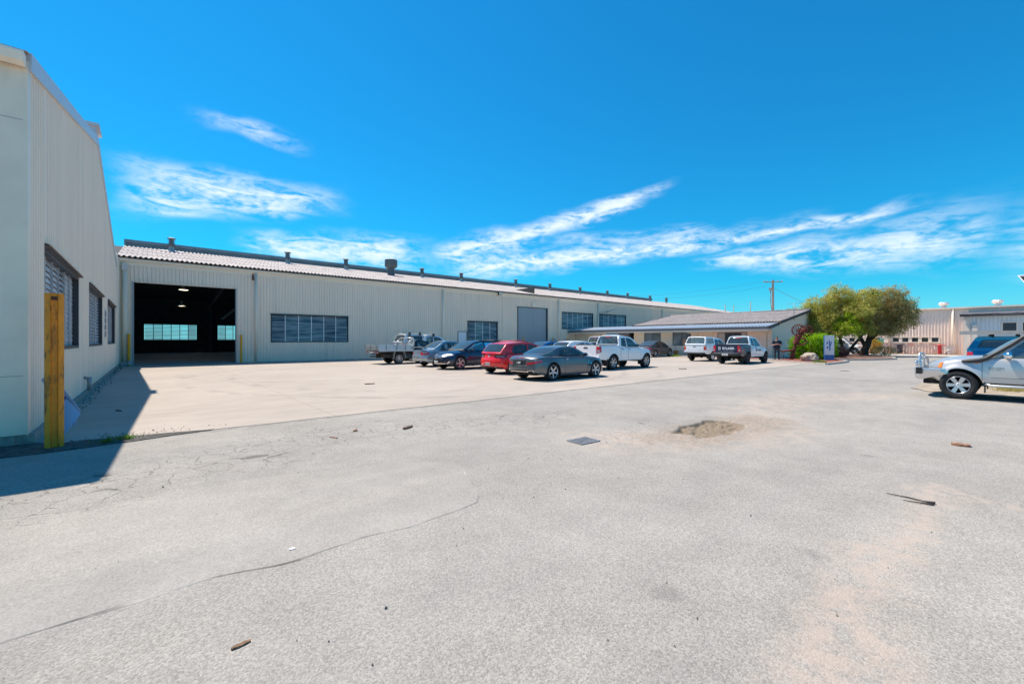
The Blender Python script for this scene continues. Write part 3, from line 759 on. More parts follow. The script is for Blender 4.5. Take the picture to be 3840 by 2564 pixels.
# flat corner flashing, broad sheet left of the corner
cf = MB(); cf.box(LX - .43, LX + .035, Y0 - .035, Y0 - .015, .16, EZ); cf.box(LX + .015, LX + .035, Y0 - .0149, Y0 + .24, .14, EZ + .02); cf.build('corner_flashing', mat('grey_flashing', (.88, .73, .57), .45, .1, var=.05, vscale=2, dirt=((.38, .35, .31), 1.6, .6, .3, (1, 1, .3))), left)
for z in (1.05, 4.95, 6.):
    if z < EZ: j = MB(); j.box(LX - .42, LX - .02, Y0 - .038, Y0 - .0352, z, z + .008); j.build('flashing_lap', mat('joint_grey', (.3, .29, .28), .6), left)
# barge flashing along the gable, in lapped lengths
for (a0, a1) in [(Y0 + (YA - Y0) * k / 4, Y0 + (YA - Y0) * (k + 1) / 4) for k in range(4)] + [(YA + (YA - Y0) * k / 4, YA + (YA - Y0) * (k + 1) / 4) for k in range(4)]:
    b = MB(); e = .008
    b.hexa([(LX - .25, a0, gtop(a0) + .16), (LX + .07, a0, gtop(a0) + .16), (LX + .07, a0, gtop(a0) - .12), (LX + .04, a0, gtop(a0) - .12)], [(LX - .25, a1 + e, gtop(a1) + .16), (LX + .07, a1 + e, gtop(a1) + .16), (LX + .07, a1 + e, gtop(a1) - .12), (LX + .04, a1 + e, gtop(a1) - .12)])
    b.build('barge_flashing', mat('barge_grey', (.58, .58, .60), .45, .2, var=.05), left)
rl_ = MB(); w0 = gtop(Y0) + .1
rl_.add([(-30, Y0 - .2, EZ + .09), (LX + .05, Y0 - .2, EZ + .09), (LX + .05, YA, AZ + .13), (-30, YA, AZ + .13)], [(0, 1, 2, 3)])
rl_.add([(-30, YA, AZ + .13), (LX + .05, YA, AZ + .13), (LX + .05, 2 * YA - Y0, EZ + .09), (-30, 2 * YA - Y0, EZ + .09)], [(0, 1, 2, 3)]); rl_.build('roof', ASB, left, normals=False)
rv = MB(); rv.box(LX - 3, LX + .0, YA - .15, YA + .75, AZ + .12, AZ + .50); rv.box(LX - 3, LX + .1, YA - .25, YA + .95, AZ + .502, AZ + .60); rv.build('ridge_vent', mat('barge_grey', (.58, .58, .60), .45, .2, var=.05), left)
gu = MB(); pr = [(Y0 - .05, EZ + .06), (Y0 - .05, EZ - .10), (Y0 - .15, EZ - .14), (Y0 - .25, EZ - .10), (Y0 - .27, EZ + .02), (Y0 - .25, EZ + .06)]
gu.grid([[(x, y, z) for y, z in pr] for x in (-30, LX + .02)], 0, False, closed=True); gu.add([(LX + .02, y, z) for y, z in pr], [(0, 1, 2, 3, 4, 5)]); gu.build('gutter', TRIM, left)
pn = MB(); pn.beam((LX - 1.5, Y0 + .3, EZ + .24), (LX - .3, Y0 + .3, EZ + .24), .6, .03); pn.build('roof_panel', DARKF, left)
for k, (a0, a1, z0, z1) in enumerate(LW):
    louvre_window(left, 'window', a0, a1, z0, z1, 6, side_, BLADE_PALE, 15, depth=.12, individual=True, tilt=.30, open_rng=.22, mull=mat('old_mullion', (.42, .43, .46), .5, .2))
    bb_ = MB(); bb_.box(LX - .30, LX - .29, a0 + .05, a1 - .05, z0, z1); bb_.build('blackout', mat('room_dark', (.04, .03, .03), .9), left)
    hb_ = MB(); hb_.hexa([(LX - .02, a0 - .06, z1 + .06), (LX + .12, a0 - .06, z1 + .02), (LX + .12, a0 - .06, z1 + .035), (LX - .02, a0 - .06, z1 + .075)], [(LX - .02, a1 + .06, z1 + .06), (LX + .12, a1 + .06, z1 + .02), (LX + .12, a1 + .06, z1 + .035), (LX - .02, a1 + .06, z1 + .075)]); hb_.build('window_hood', WALLP2, left)
bs = MB(); bs.box(LX - .5, LX + .10, Y0 + .0, Y1 + 3, 0., .16); bs.box(-30, LX - .1, Y0 - .02, Y0 + .25, 0, .22); bs.build('footing', mat('old_footing', (.30, .27, .24), .95, var=.3, vscale=5, bump=.5, bscale=25), left)
nt = MB(); nt.box(LX + .035, LX + .045, 24.5, 25.5, 1.7, 2.9); no = nt.build('notice_board', mat('sign_pale', (.62, .63, .66), .6), left)
for r in range(4):
    for c in range(2):
        q = MB(); q.box(LX + .046, LX + .05, 24.58 + c * .46, 24.98 + c * .46, 1.76 + r * .28, 1.98 + r * .28); q.build('notice_print', mat('print_grey', (.22, .22, .24), .6), no)
pi2 = MB(); pi2.tube([(LX + .15, 17.2, .18), (LX + .15, 17.2, .55)], .05, 10); pi2.tube([(LX + .15, 17.2, .5), (LX + .02, 17.2, .55)], .04, 8); pi2.build('tap_stub', ZINC, left)
# ------------------------------------------------------------------ office annex
off = thing('office_building', 'low cream office with grey cement roof and pale awning beside the warehouse', 'building', (0, 0, 0))
OX, OY0, OY1, OXE = 41., 13.8, 36.1, 59.4
CREAM = mat('cream_render', (.90, .78, .62), .7, var=.03, vscale=2, dirt=((.55, .48, .38), 1.2, .62, .25, (1, 1, .4)))
CREAM2 = mat('cream_panel', (.93, .79, .63), .6, var=.02, vscale=2)
oops = [(27.6, 31.45, 0, 2.5), (24.32, 26.3, .05, 2.38), (21.05, 23.0, 1.05, 2.38), (15.8, 18.45, 1.0, 2.34)]
ow = MB()
wall_boxes(ow, OY0, OY1, 3.05, oops, lambda mb, p, q, a, b: mb.box(OX, OX + .15, p, q, a, b)); ow.build('front_wall', CREAM, off)
sops = [(47.0, 48.7, .0, 2.25), (57.4, 58.3, .9, 2.2)]
ow = MB(); wall_boxes(ow, OX + .15, OXE, 2.75, sops, lambda mb, p, q, a, b: mb.box(p, q, OY0, OY0 + .15, a, b))
roof_z = lambda x: 3.22 + (min(x, 2 * 50. - x) - 41.8) * (4.6 - 3.22) / (50 - 41.8)
ow.add([(OX + .15, OY0 + .07, 2.75), (OXE, OY0 + .07, 2.75), (OXE, OY0 + .07, roof_z(58.2) - .05), (50., OY0 + .07, 4.55), (OX + .15, OY0 + .07, 3.05)], [(0, 1, 2, 3, 4)])
ow.build('end_wall', CREAM2, off)
for x in (43.9, 46.6, 49.4, 52.6): s_ = MB(); s_.box(x, x + .06, OY0 - .012, OY0, 0.02, 2.9); s_.build('cover_strip', CREAM2, off)
ow = MB(); ow.box(OXE - .15, OXE, OY0 + .15, OY1, 0, 2.75); ow.box(OX + .3, OXE - .2, 28.3, 28.45, 0, 2.9); ow.build('inner_walls', LINING, off)
# posts and cover strips on the front
for y in (13.86, 19.2, 23.9, 27.1):
    s_ = MB(); s_.box(OX - .03, OX, y - .06, y + .06, 0, 2.75); s_.build('cover_strip', CREAM, off)
# windows and doors
def pane_window(y0, y1, z0, z1, cuts, gm, bars=(), side=True, par=off, name='window'):
    f = MB(); w = .055; x0, x1 = OX - .02, OX + .1
    f.box(x0, x1, y0, y0 + w, z0, z1); f.box(x0, x1, y1 - w, y1, z0, z1); f.box(x0, x1, y0 + w, y1 - w, z0, z0 + w); f.box(x0, x1, y0 + w, y1 - w, z1 - w, z1)
    for c in cuts: f.box(x0, x1, c - .025, c + .025, z0 + w, z1 - w)
    for (b, ya, yb) in bars: f.box(x0 + .005, x1 - .005, ya, yb, b - .02, b + .02)
    o = f.build(name, mat('grey_window_frame', (.16, .17, .20), .4, .3), par)
    e = [y0 + w] + sorted(cuts) + [y1 - w]
    for p, q in zip(e[:-1], e[1:]):
        m = MB(); m.box(OX + .03, OX + .04, p, q, z0 + w, z1 - w); m.build('pane', gm, o)
    return o
OGL = mat('office_glass', (.16, .21, .24), .06, 0., .9, var=.3, vscale=.8)
pane_window(24.32, 26.3, .05, 2.38, [25.3], OGL)
pane_window(21.05, 23.0, 1.05, 2.38, [22.0], OGL, [(1.75, 22.0, 22.97)])
pane_window(15.8, 18.45, 1.0, 2.34, [16.35, 17.0, 17.75], mat('office_glass_dark', (.05, .065, .08), .05, 0., .9, var=.4, vscale=.8))
for (y0, y1, z0, z1) in ((21.1, 21.95, 1.1, 1.72), (24.6, 25.0, .5, 1.2)):
    b = MB(); b.box(OX + .022, OX + .028, y0, y1, z0, z1); b.build('blind', mat('tan_blind', (.46, .30, .19), .8, var=.08), off)
b = MB(); b.box(OX + .022, OX + .028, 16.38, 16.97, 1.06, 1.5); b.build('desk_screen', mat('screen_grey', (.25, .27, .3), .5), off)
for y0, y1 in ((15.86, 16.3), (17.8, 18.4)): b = MB(); b.box(OX + .016, OX + .029, y0, y1, 1.06, 2.28); b.build('curtain', mat('pale_curtain', (.55, .54, .50), .8), off)
lobby = MB(); lobby.box(OX + 2.4, OX + 2.5, 27.6, 31.45, 0, 2.6); lobby.build('porch_back', mat('porch_dark', (.12, .10, .10), .8, var=.2), off)
for y in (28.4, 29.9): d = MB(); d.box(OX + 2.36, OX + 2.4, y, y + 1.0, .05, 2.15); d.build('porch_door', mat('maroon_door', (.12, .02, .025), .4), off)
ed = MB(); ed.box(47.05, 48.65, OY0 + .06, OY0 + .1, .02, 2.2); edo = ed.build('end_door', mat('dark_door_glass', (.015, .014, .022), .08, 0., .8), off)
ef = MB(); ef.box(47.0, 47.08, OY0 - .02, OY0 + .1, 0, 2.25); ef.box(48.62, 48.7, OY0 - .02, OY0 + .1, 0, 2.25); ef.box(47.8, 47.9, OY0 - .01, OY0 + .1, 0, 2.2); ef.build('door_frame', mat('grey_window_frame', (.16, .17, .20), .4, .3), edo)
ew = MB(); ew.box(57.4, 58.3, OY0 + .02, OY0 + .08, .9, 2.2); ew.build('end_window', OGL, off)
# roof: grey wavy cement above, pale steel awning below
def wavy_x(y0, y1, x0, z0, x1, z1, pitch, amp, m, name, courses=3, n=6, lap=.03):
    mb = MB(); k = int((y1 - y0) / pitch * n)
    for c in range(courses):
        xa, za = x0 + (x1 - x0) * c / courses, z0 + (z1 - z0) * c / courses; xb_, zb2 = x0 + (x1 - x0) * (c + 1) / courses, z0 + (z1 - z0) * (c + 1) / courses
        r = [[(x, y0 + (y1 - y0) * i / k, z + amp * math.sin(2 * math.pi * i / n)) for i in range(k + 1)] for (x, z) in ((xa, za + lap), (xb_, zb2))]
        mb.grid(r, 0, True); mb.grid([[(x, y, z - .012 - lap) for x, y, z in r[0]], r[0]], 0, False)
    return mb.build(name, m, off, normals=False)
GREYASB = mat('grey_cement_roof', (.33, .285, .27), .95, var=.2, vscale=2.2, dirt=((.15, .13, .13), 3.5, .5, .45, (1, 1, 1)), bump=.3, bscale=30)
wavy_x(13.45, 28.3, 41.8, 3.24, 50., 4.62, .24, .04, GREYASB, 'roof')
rb = MB(); rb.add([(50., 13.45, 4.62), (50., 28.3, 4.62), (59.9, 28.3, 3.0), (59.9, 13.45, 3.0)], [(0, 1, 2, 3)]); rb.build('rear_roof', GREYASB, off, normals=False)
rc = MB(); rc.tube([(50., 13.4, 4.64), (50., 28.3, 4.64)], .10, 8); rc.build('ridge_capping', GREYASB, off)
AWN = mat('pale_awning_steel', (.62, .64, .67), .32, .55, var=.06, vscale=2)
wavy_x(13.6, 36.0, 39.5, 2.76, 41.95, 3.16, .28, .035, AWN, 'awning', 1)
fb = MB(); fb.box(39.42, 39.50, 13.5, 36., 2.55, 2.715); fb.build('awning_fascia', mat('dark_fascia', (.10, .095, .10), .6), off)
sf = MB(); sf.box(39.5, 41., 13.62, 36., 2.48, 2.5); sf.build('soffit', mat('soffit_cream', (.72, .68, .60), .7), off)
fw = MB(); fw.box(39.47, 39.53, 13.62, 36., 2.40, 2.549); fw.build('awning_beam', mat('soffit_cream', (.72, .68, .60), .7), off)
for (p, q) in (((39.45, 13.5, 2.66), (41.9, 13.5, 3.08)), ((41.75, 13.36, 3.16), (50., 13.36, 4.54))):
    b = MB(); b.beam(p, q, .06, .24); b.build('barge_board', mat('dark_barge', (.06, .056, .06), .6), off)
b = MB(); b.beam((39.5, 13.56, 2.50), (41.9, 13.56, 2.92), .06, .14); b.build('barge_trim', mat('pale_barge', (.60, .64, .68), .5), off)
b = MB(); b.beam((41.75, 28.36, 3.12), (50., 28.36, 4.50), .08, .34); b.build('barge_board', mat('dark_barge', (.06, .056, .06), .6), off)
b = MB(); b.add([(41.2, 28.3, 2.7), (58, 28.3, 2.7), (50, 28.3, 4.55), (41.8, 28.3, 3.15)], [(0, 1, 2, 3)]); b.build('far_gable', LINING, off, normals=False)
for y in (20.3, 14.2):
    d = MB(); d.tube([(39.62, y + .45, 2.52), (39.62, y + .45, 2.36), (40.3, y + .1, 2.30), (40.93, y, 2.26), (40.93, y, .05)], .045, 8); d.build('downpipe', CREAM, off)
d = MB(); d.tube([(40.95, 18.9, 2.1), (40.95, 18.9, 2.45)], .05, 8); d.build('vent_pipe', CREAM, off)
an = MB(); an.tube([(44.9, 13.3, 3.4), (44.9, 13.3, 5.0)], .022, 6); an.tube([(44.9, 13.9, 4.92), (44.9, 12.6, 4.98)], .012, 6)
for y in (12.7, 12.9, 13.1, 13.6): an.tube([(44.7, y, 4.95), (45.1, y, 4.95)], .006, 5)
an.build('tv_antenna', ZINC, off)

# ------------------------------------------------------------------ garden strip and kerbs
MULCH = mat('red_mulch', (.26, .085, .06), .95, var=.45, vscale=9, bump=1., bscale=40)
bed = [(39.75, 22.3), (36.35, 12.45), (33.75, 8.25), (38.6, 8.15), (41.2, 9.3), (40.9, 13.75), (40.98, 22.3)]
def flat(poly, z, name, m):
    mb = MB(); tri = tessellate_polygon([[Vector((a, b, 0)) for a, b in poly]])
    mb.add([(a, b, z + .03 * noise.noise(Vector((a, b, 0)))) for a, b in poly], [tuple(t) for t in tri])
    o = mb.build(name, m)
    for p in o.data.polygons:
        if p.normal.z < 0: p.flip()
    return o
def dense(poly, n=6): return [tuple(Vector(poly[i]).lerp(Vector(poly[(i + 1) % len(poly)]), k / n)) for i in range(len(poly)) for k in range(n)]
struct(flat(dense(bed), .075, 'garden_bed', MULCH))
KERB = mat('kerb_concrete', (.50, .43, .37), .9, var=.12, vscale=5, bump=.3)
def kerb(pts, name='kerb', w=.15, h=.12):
    root = bpy.data.objects.new(name, None); COL.objects.link(root); root['kind'] = 'structure'
    for p, q in zip(pts[:-1], pts[1:]):
        a, b = Vector((*p, 0)), Vector((*q, 0)); n = max(1, int((b - a).length / 1.2))
        for k in range(n):
            s_, e_ = a.lerp(b, k / n), a.lerp(b, (k + 1) / n); d = (e_ - s_).normalized() * .006
            m = MB(); m.beam(s_ + d + Vector((0, 0, h / 2)), e_ - d + Vector((0, 0, h / 2)), w, h); m.build('kerb_stone', KERB, root)
kerb([(39.7, 22.3), (36.3, 12.4), (33.7, 8.15), (38.7, 8.05), (41.4, 9.3)])
isl = [(41.5, 9.4), (43.5, 7.9), (47.4, 6.75), (50.5, 7.4), (54.5, 9.2), (57.4, 10.2), (58.5, 11.2), (56.0, 13.7), (41.2, 13.75)]
struct(flat(dense(isl), .09, 'tree_bed', mat('leaf_litter', (.16, .085, .06), .95, var=.5, vscale=5, bump=1., bscale=30)))
kerb([(41.5, 9.4), (43.5, 7.85), (47.4, 6.65), (50.5, 7.3), (54.5, 9.1), (57.4, 10.1)], 'island_kerb')
struct(flat(dense([(36.6, 12.6), (40.95, 12.2), (47, 12.3), (47, 13.78), (40.98, 13.78), (38.0, 13.9)]), .098, 'footpath', mat('path_pavers', (.20, .20, .21), .9, var=.35, vscale=6, bump=.4)))
# dry verge along the far shed and pale cross road
struct(flat(dense([(69.9, -30), (69.9, 22), (67.4, 22), (67.0, 10), (66.6, -30)]), .05, 'dry_verge', mat('dry_verge_soil', (.30, .16, .10), .95, var=.4, vscale=3, bump=.6)))
struct(flat(dense([(66.55, -40), (66.95, 10), (67.3, 24), (59.8, 24), (59.6, 12.2), (60.5, 10), (61.5, -40)]), .008, 'cross_road', mat('pale_road', (.42, .39, .355), .9, var=.08, vscale=1.5)))
# gritty verge under the parked pick-ups
struct(flat(wob([(18.2, -6), (18.0, 1.4), (19.4, 2.4), (24.8, 2.0), (25.6, -6)], 8, .35, 3.), .02, 'gravel_verge', mat('gritty_verge', (.36, .29, .22), .95, var=.35, vscale=4, bump=.8, bscale=50)))

# ------------------------------------------------------------------ far shed on the right
far = thing('far_warehouse', 'cream corrugated warehouse with row of small windows across the side road', 'warehouse', (0, 0, 0))
FX = 70.
FAR = mat('far_cream_sheet', (.91, .74, .62), .6, var=.03, vscale=1)
fp_ = lambda a, d, z: (FX - d, a, z)
fopens = [(y, y + .55, 1.42, 1.90) for y in [6.12 + .86 * k for k in range(0, 13)]]
fopens = [o for o in fopens if not (10.0 < o[0] < 10.6)]
rib_wall(-40, 30, lambda a: 5.3, fopens, .27, .06, fp_).build('wall', FAR, far, normals=False)
rt_ = MB(); rt_.add([(FX - .25, -40, 5.32), (FX - .25, 30, 5.32), (FX + 14, 30, 5.62), (FX + 14, -40, 5.62)], [(0, 1, 2, 3)]); rt_.build('roof', FAR, far, normals=False)
gt_ = MB(); gt_.box(FX - .30, FX - .12, -40, 30, 5.16, 5.34); gt_.build('gutter', TRIM, far)
ib = MB(); ib.box(FX + .3, FX + .4, -40, 30, 0, 5.2); ib.build('inner_lining', LINING, far)
for (a0, a1, z0, z1) in fopens:
    f = MB(); f.box(FX - .02, FX + .06, a0, a1, z0, z0 + .05); f.box(FX - .02, FX + .06, a0, a1, z1 - .05, z1); f.box(FX - .02, FX + .06, a0, a0 + .05, z0 + .05, z1 - .05); f.box(FX - .02, FX + .06, a1 - .05, a1, z0 + .05, z1 - .05)
    w_ = f.build('window', DARKF, far); p_ = MB(); p_.box(FX + .02, FX + .03, a0 + .05, a1 - .05, z0 + .05, z1 - .05); p_.build('pane', mat('office_glass_dark', (.05, .065, .08), .05, 0., .9), w_)
for z in (1.30, 1.935): b = MB(); b.box(FX - .12, FX - .072, 5.95, 17.2, z, z + .1); b.build('window_flashing', TRIM, far)
wall_boxes(None, 6.0, 17.1, 1.93, [(6.0, 17.1, 0, 1.4)] + [(o[0], o[1], 1.4, 1.93) for o in fopens], lambda mb, p, q, a, c: MB().box(FX - .085, FX - .073, p, q, max(a, 1.402), c).build('window_band', TRIM, far))
for y in (10.45, 4.95, -7.5, 18.9):
    d = MB(); d.tube([(FX - .16, y, .1), (FX - .16, y, 5.2)], .10, 10); d.build('downpipe', TRIM, far)
def whirlybird(x, y, z, k=1.):
    m = MB(); m.lathe([(.34 * k, -.3), (.26 * k, .05), (.26 * k, .28 * k)], 14, 'z', (x, y, z)); v = m.build('turbine_vent', mat('turbine_alloy', (.62, .60, .58), .4, .5), far, sharp=40)
    b = MB(); rows = []
    for j in range(9):
        t = j / 8; r = (.28 + .20 * math.sin(math.pi * t)) * k
        rows.append([(x + (r * (1 if i % 2 else .93)) * math.cos(2 * math.pi * i / 36 + t * .5), y + (r * (1 if i % 2 else .93)) * math.sin(2 * math.pi * i / 36 + t * .5), z + (.28 + .42 * t) * k) for i in range(36)])
    b.grid(rows, 0, False, closed=True); b.add(rows[-1], [tuple(range(36))]); b.build('turbine_head', mat('turbine_alloy', (.62, .60, .58), .4, .5), v)
whirlybird(FX + 1.3, 5.8, 5.36, 1.); whirlybird(FX + 1.3, 1.6, 5.36, 1.); whirlybird(FX + 1.3, 14.5, 5.36, 1.)
sgn = MB(); sgn.box(FX - .2, FX - .17, 8.2, 8.7, 1.0, 1.25); sgn.build('wall_notice', mat('pink_notice', (.62, .32, .28), .6), far)
# lean-to annex with ragged roof edge
ann = thing('lean_to_annex', 'lean-to with ragged weathered roof edge and dark windows in front of far warehouse', 'shed', (0, 0, 0))
AXX = 60.; aop = [(.10, 1.15, 2.15, 3.3), (-1.3, -.04, 2.15, 3.3), (-6.2, -3.35, 2.05, 3.3)]
rib_wall(-40, 3.4, lambda a: 3.9, aop, .27, .05, lambda a, d, z: (AXX - d, a, z)).build('wall', mat('annex_sheet', (.80, .77, .76), .55, var=.04, vscale=1), ann, normals=False)
w_ = MB(); w_.box(AXX, AXX + 9.9, 3.4, 3.46, 0, 3.9); w_.build('end_wall', mat('annex_sheet', (.80, .77, .76), .55), ann)
w_ = MB(); w_.box(AXX - .09, AXX + .2, 3.1, 3.52, 0, 3.75); w_.build('corner_post', FAR, ann)
for (a0, a1, z0, z1) in aop:
    f = MB(); f.box(AXX - .06, AXX + .08, a0, a0 + .12, z0, z1); f.box(AXX - .06, AXX + .08, a1 - .12, a1, z0, z1); f.box(AXX - .06, AXX + .08, a0 + .12, a1 - .12, z1 - .1, z1); o = f.build('window', FAR, ann)
    p = MB(); p.box(AXX + .05, AXX + .07, a0 + .1, a1 - .1, z0, z1); p.build('pane', mat('annex_dark_pane', (.045, .045, .06), .2, 0, .5), o)
rf_ = MB(); rows = []
for i in range(121):
    y = 3.75 - i * .36; j = noise.noise(Vector((y * 2.1, 0, 0)))
    rows.append([(AXX + 10., y, 4.7), (AXX + 1., y, 4.24 + .04 * j), (AXX - .55 + .14 * j, y, 4.08 + .06 * j), (AXX - .5 + .1 * j, y, 3.9 + .05 * noise.noise(Vector((y * 4, 1, 0)))), (AXX - .2, y, 3.86)])
rf_.grid(rows, 0, False); rf_.build('roof', mat('ragged_felt', (.12, .11, .12), .95, var=.6, vscale=3, stretch=(1, .3, 1)), ann, normals=False)
b = MB(); b.box(AXX - .32, AXX - .06, 2.6, 2.95, 1.2, 3.1); b.build('meter_box', FAR, ann)
b = MB(); b.box(AXX - .35, AXX - .1, -.8, -.0, 0, 1.9); 
# ------------------------------------------------------------------ vehicles
def paint(name, col, metal=.0, rough=.32):
    return mat('paint_' + name, col, rough, metal, .5, coat=.8)
RUBBER = mat('tyre_rubber', (.022, .022, .023), .85, var=.25, vscale=20)
BLACKP = mat('black_plastic', (.018, .018, .02), .6)
SEAM = mat('panel_gap', (.006, .006, .007), .9)
INTER = mat('cabin_trim', (.10, .10, .102), .85, var=.3)
CHROME = mat('chrome', (.85, .85, .87), .12, 1.)
ALLOY = mat('alloy', (.62, .63, .66), .3, .9)
ALLOYD = mat('dark_alloy', (.05, .05, .055), .35, .6)
STEELW = mat('white_steel_wheel', (.75, .75, .74), .45)
REDL = mat('tail_lamp_red', (.55, .008, .012), .15, coat=1)
CLEARL = mat('lamp_clear', (.30, .32, .35), .32, 0., coat=.25)
AMBER = mat('indicator_amber', (.85, .22, .02), .2, coat=.6)
PLATE_W = mat('plate_white', (.78, .78, .76), .5)
PLATE_B = mat('plate_black', (.015, .015, .016), .4)
INK = mat('ink_dark', (.02, .025, .04), .5)
WHITEINK = mat('ink_white', (.85, .86, .88), .5)
SILVERINK = mat('ink_silver', (.55, .57, .6), .4)
ALU = mat('aluminium', (.66, .66, .65), .38, .75, var=.08, vscale=6)
UNDER = mat('underbody', (.02, .019, .018), .9, var=.4)
GLASS = glass('car_glass', (.70, .86, .88), .72)
GLASSD = glass('tinted_car_glass', (.34, .44, .50), .5)
PF = (1., .93, .78, .52, .24, 0.)      # fractions across the bonnet

_wheels = {}
def wheel_meshes(Rr, width, kind):
    key = (Rr, width, kind)
    if key in _wheels: return _wheels[key]
    rim = Rr * {'steel': .58, 'offroad': .62, 'dark6': .64, 'navara': .62}.get(kind, .70)
    h = width / 2
    t = MB()
    # tyre section, outside face at +h
    t.lathe([(rim, -h * .8), (rim + .015, -h * .95), (Rr * .93, -h), (Rr * .985, -h * .82), (Rr, -h * .5), (Rr, h * .5), (Rr * .985, h * .82), (Rr * .93, h), ((rim + Rr) / 2, h * 1.02), (rim + .015, h * .95), (rim, h * .8)], 36, 'y', mi=0)
    if kind in ('offroad', 'dark6', 'navara'):     # tread lugs
        for k in range(30):
            a = 2 * math.pi * k / 30
            for s_, off in ((1, 0), (-1, .1)):
                c, sn = math.cos(a + off), math.sin(a + off)
                r0, r1 = Rr * .97, Rr * 1.012; w = .028
                q = lambda r, dy, dt: (r * c - dt * sn, dy, r * sn + dt * c)
                y0, y1 = s_ * h * .45, s_ * h * .93
                t.hexa([q(r0, y0, -w), q(r0, y1, -w), q(r0, y1, w), q(r0, y0, w)], [q(r1, y0, -w), q(r1, y1, -w), q(r1, y1, w), q(r1, y0, w)], 0)
    t.lathe([(rim, h * .78), (rim * .97, h * .6), (rim * .93, -h * .1), (.001, -h * .1)], 28, 'y', mi=1)   # dark barrel behind the spokes
    tm = t.mesh('tyre', [RUBBER, mat('wheel_barrel', (.03, .03, .032), .6, .4)])
    r = MB()
    r.lathe([(rim * .995, h * .86), (rim * 1.0, h * .97), (rim * .955, h * .95), (rim * .93, h * .7)], 32, 'y')
    hub = rim * .2
    face = h * .78
    def spoke(a, w0, w1, r0, r1, y0, y1, th=.03, mi=0, skew=0):
        c, sn = math.cos(a), math.sin(a)
        def P(rad, dt, y): return (rad * c - dt * sn, y, rad * sn + dt * c)
        r.hexa([P(r0, -w0, y0 - th), P(r0, w0, y0 - th), P(r0, w0, y0), P(r0, -w0, y0)], [P(r1, -w1 + skew, y1 - th), P(r1, w1 + skew, y1 - th), P(r1, w1 + skew, y1), P(r1, -w1 + skew, y1)], mi)
    m2 = [ALLOY]
    if kind == 'five':
        for k in range(5): spoke(R(90) + k * 2 * math.pi / 5, .035, .022, hub * .5, rim * .97, face, h * .93)
    elif kind == 'twin':
        for k in range(5):
            for s_ in (-1, 1): spoke(R(90) + k * 2 * math.pi / 5 + s_ * .13, .014, .016, hub * .6, rim * .97, face, h * .93, skew=s_ * .012)
    elif kind == 'multi':
        for k in range(10): spoke(k * 2 * math.pi / 10, .016, .013, hub * .5, rim * .97, face, h * .93)
    elif kind == 'navara':
        for k in range(6): spoke(R(90) + k * math.pi / 3, .034, .05, hub * .5, rim * .97, face * 1.05, h * .9, .05)
    elif kind in ('dark6', 'offroad'):
        m2 = [ALLOYD if kind == 'offroad' else ALLOY, BLACKP]
        for k in range(6): spoke(R(90) + k * math.pi / 3, .03, .02, hub * .5, rim * .97, face, h * .9, .04)
    elif kind == 'steel':
        m2 = [STEELW, BLACKP]
        r.lathe([(rim * .93, h * .7), (rim * .88, h * .45), (rim * .6, h * .62), (rim * .35, h * .62), (rim * .3, h * .4)], 24, 'y')
        for k in range(6):
            a = k * math.pi / 3; c, sn = math.cos(a) * rim * .74, math.sin(a) * rim * .74
            r.lathe([(.001, h * .585), (.022, h * .585)], 8, 'y', (c, 0, sn), mi=1)
    r.lathe([(hub * 1.25, face - .03), (hub * 1.2, face + .004), (hub * .5, face + .012), (.001, face + .012)], 16, 'y')
    for k in range(5):
        a = k * 2 * math.pi / 5 + .3
        r.lathe([(.012, face), (.012, face + .02), (.001, face + .02)], 6, 'y', (math.cos(a) * hub * .85, 0, math.sin(a) * hub * .85), mi=len(m2) - 1)
    rm = r.mesh('rim', m2)
    _wheels[key] = (tm, rm)
    return tm, rm

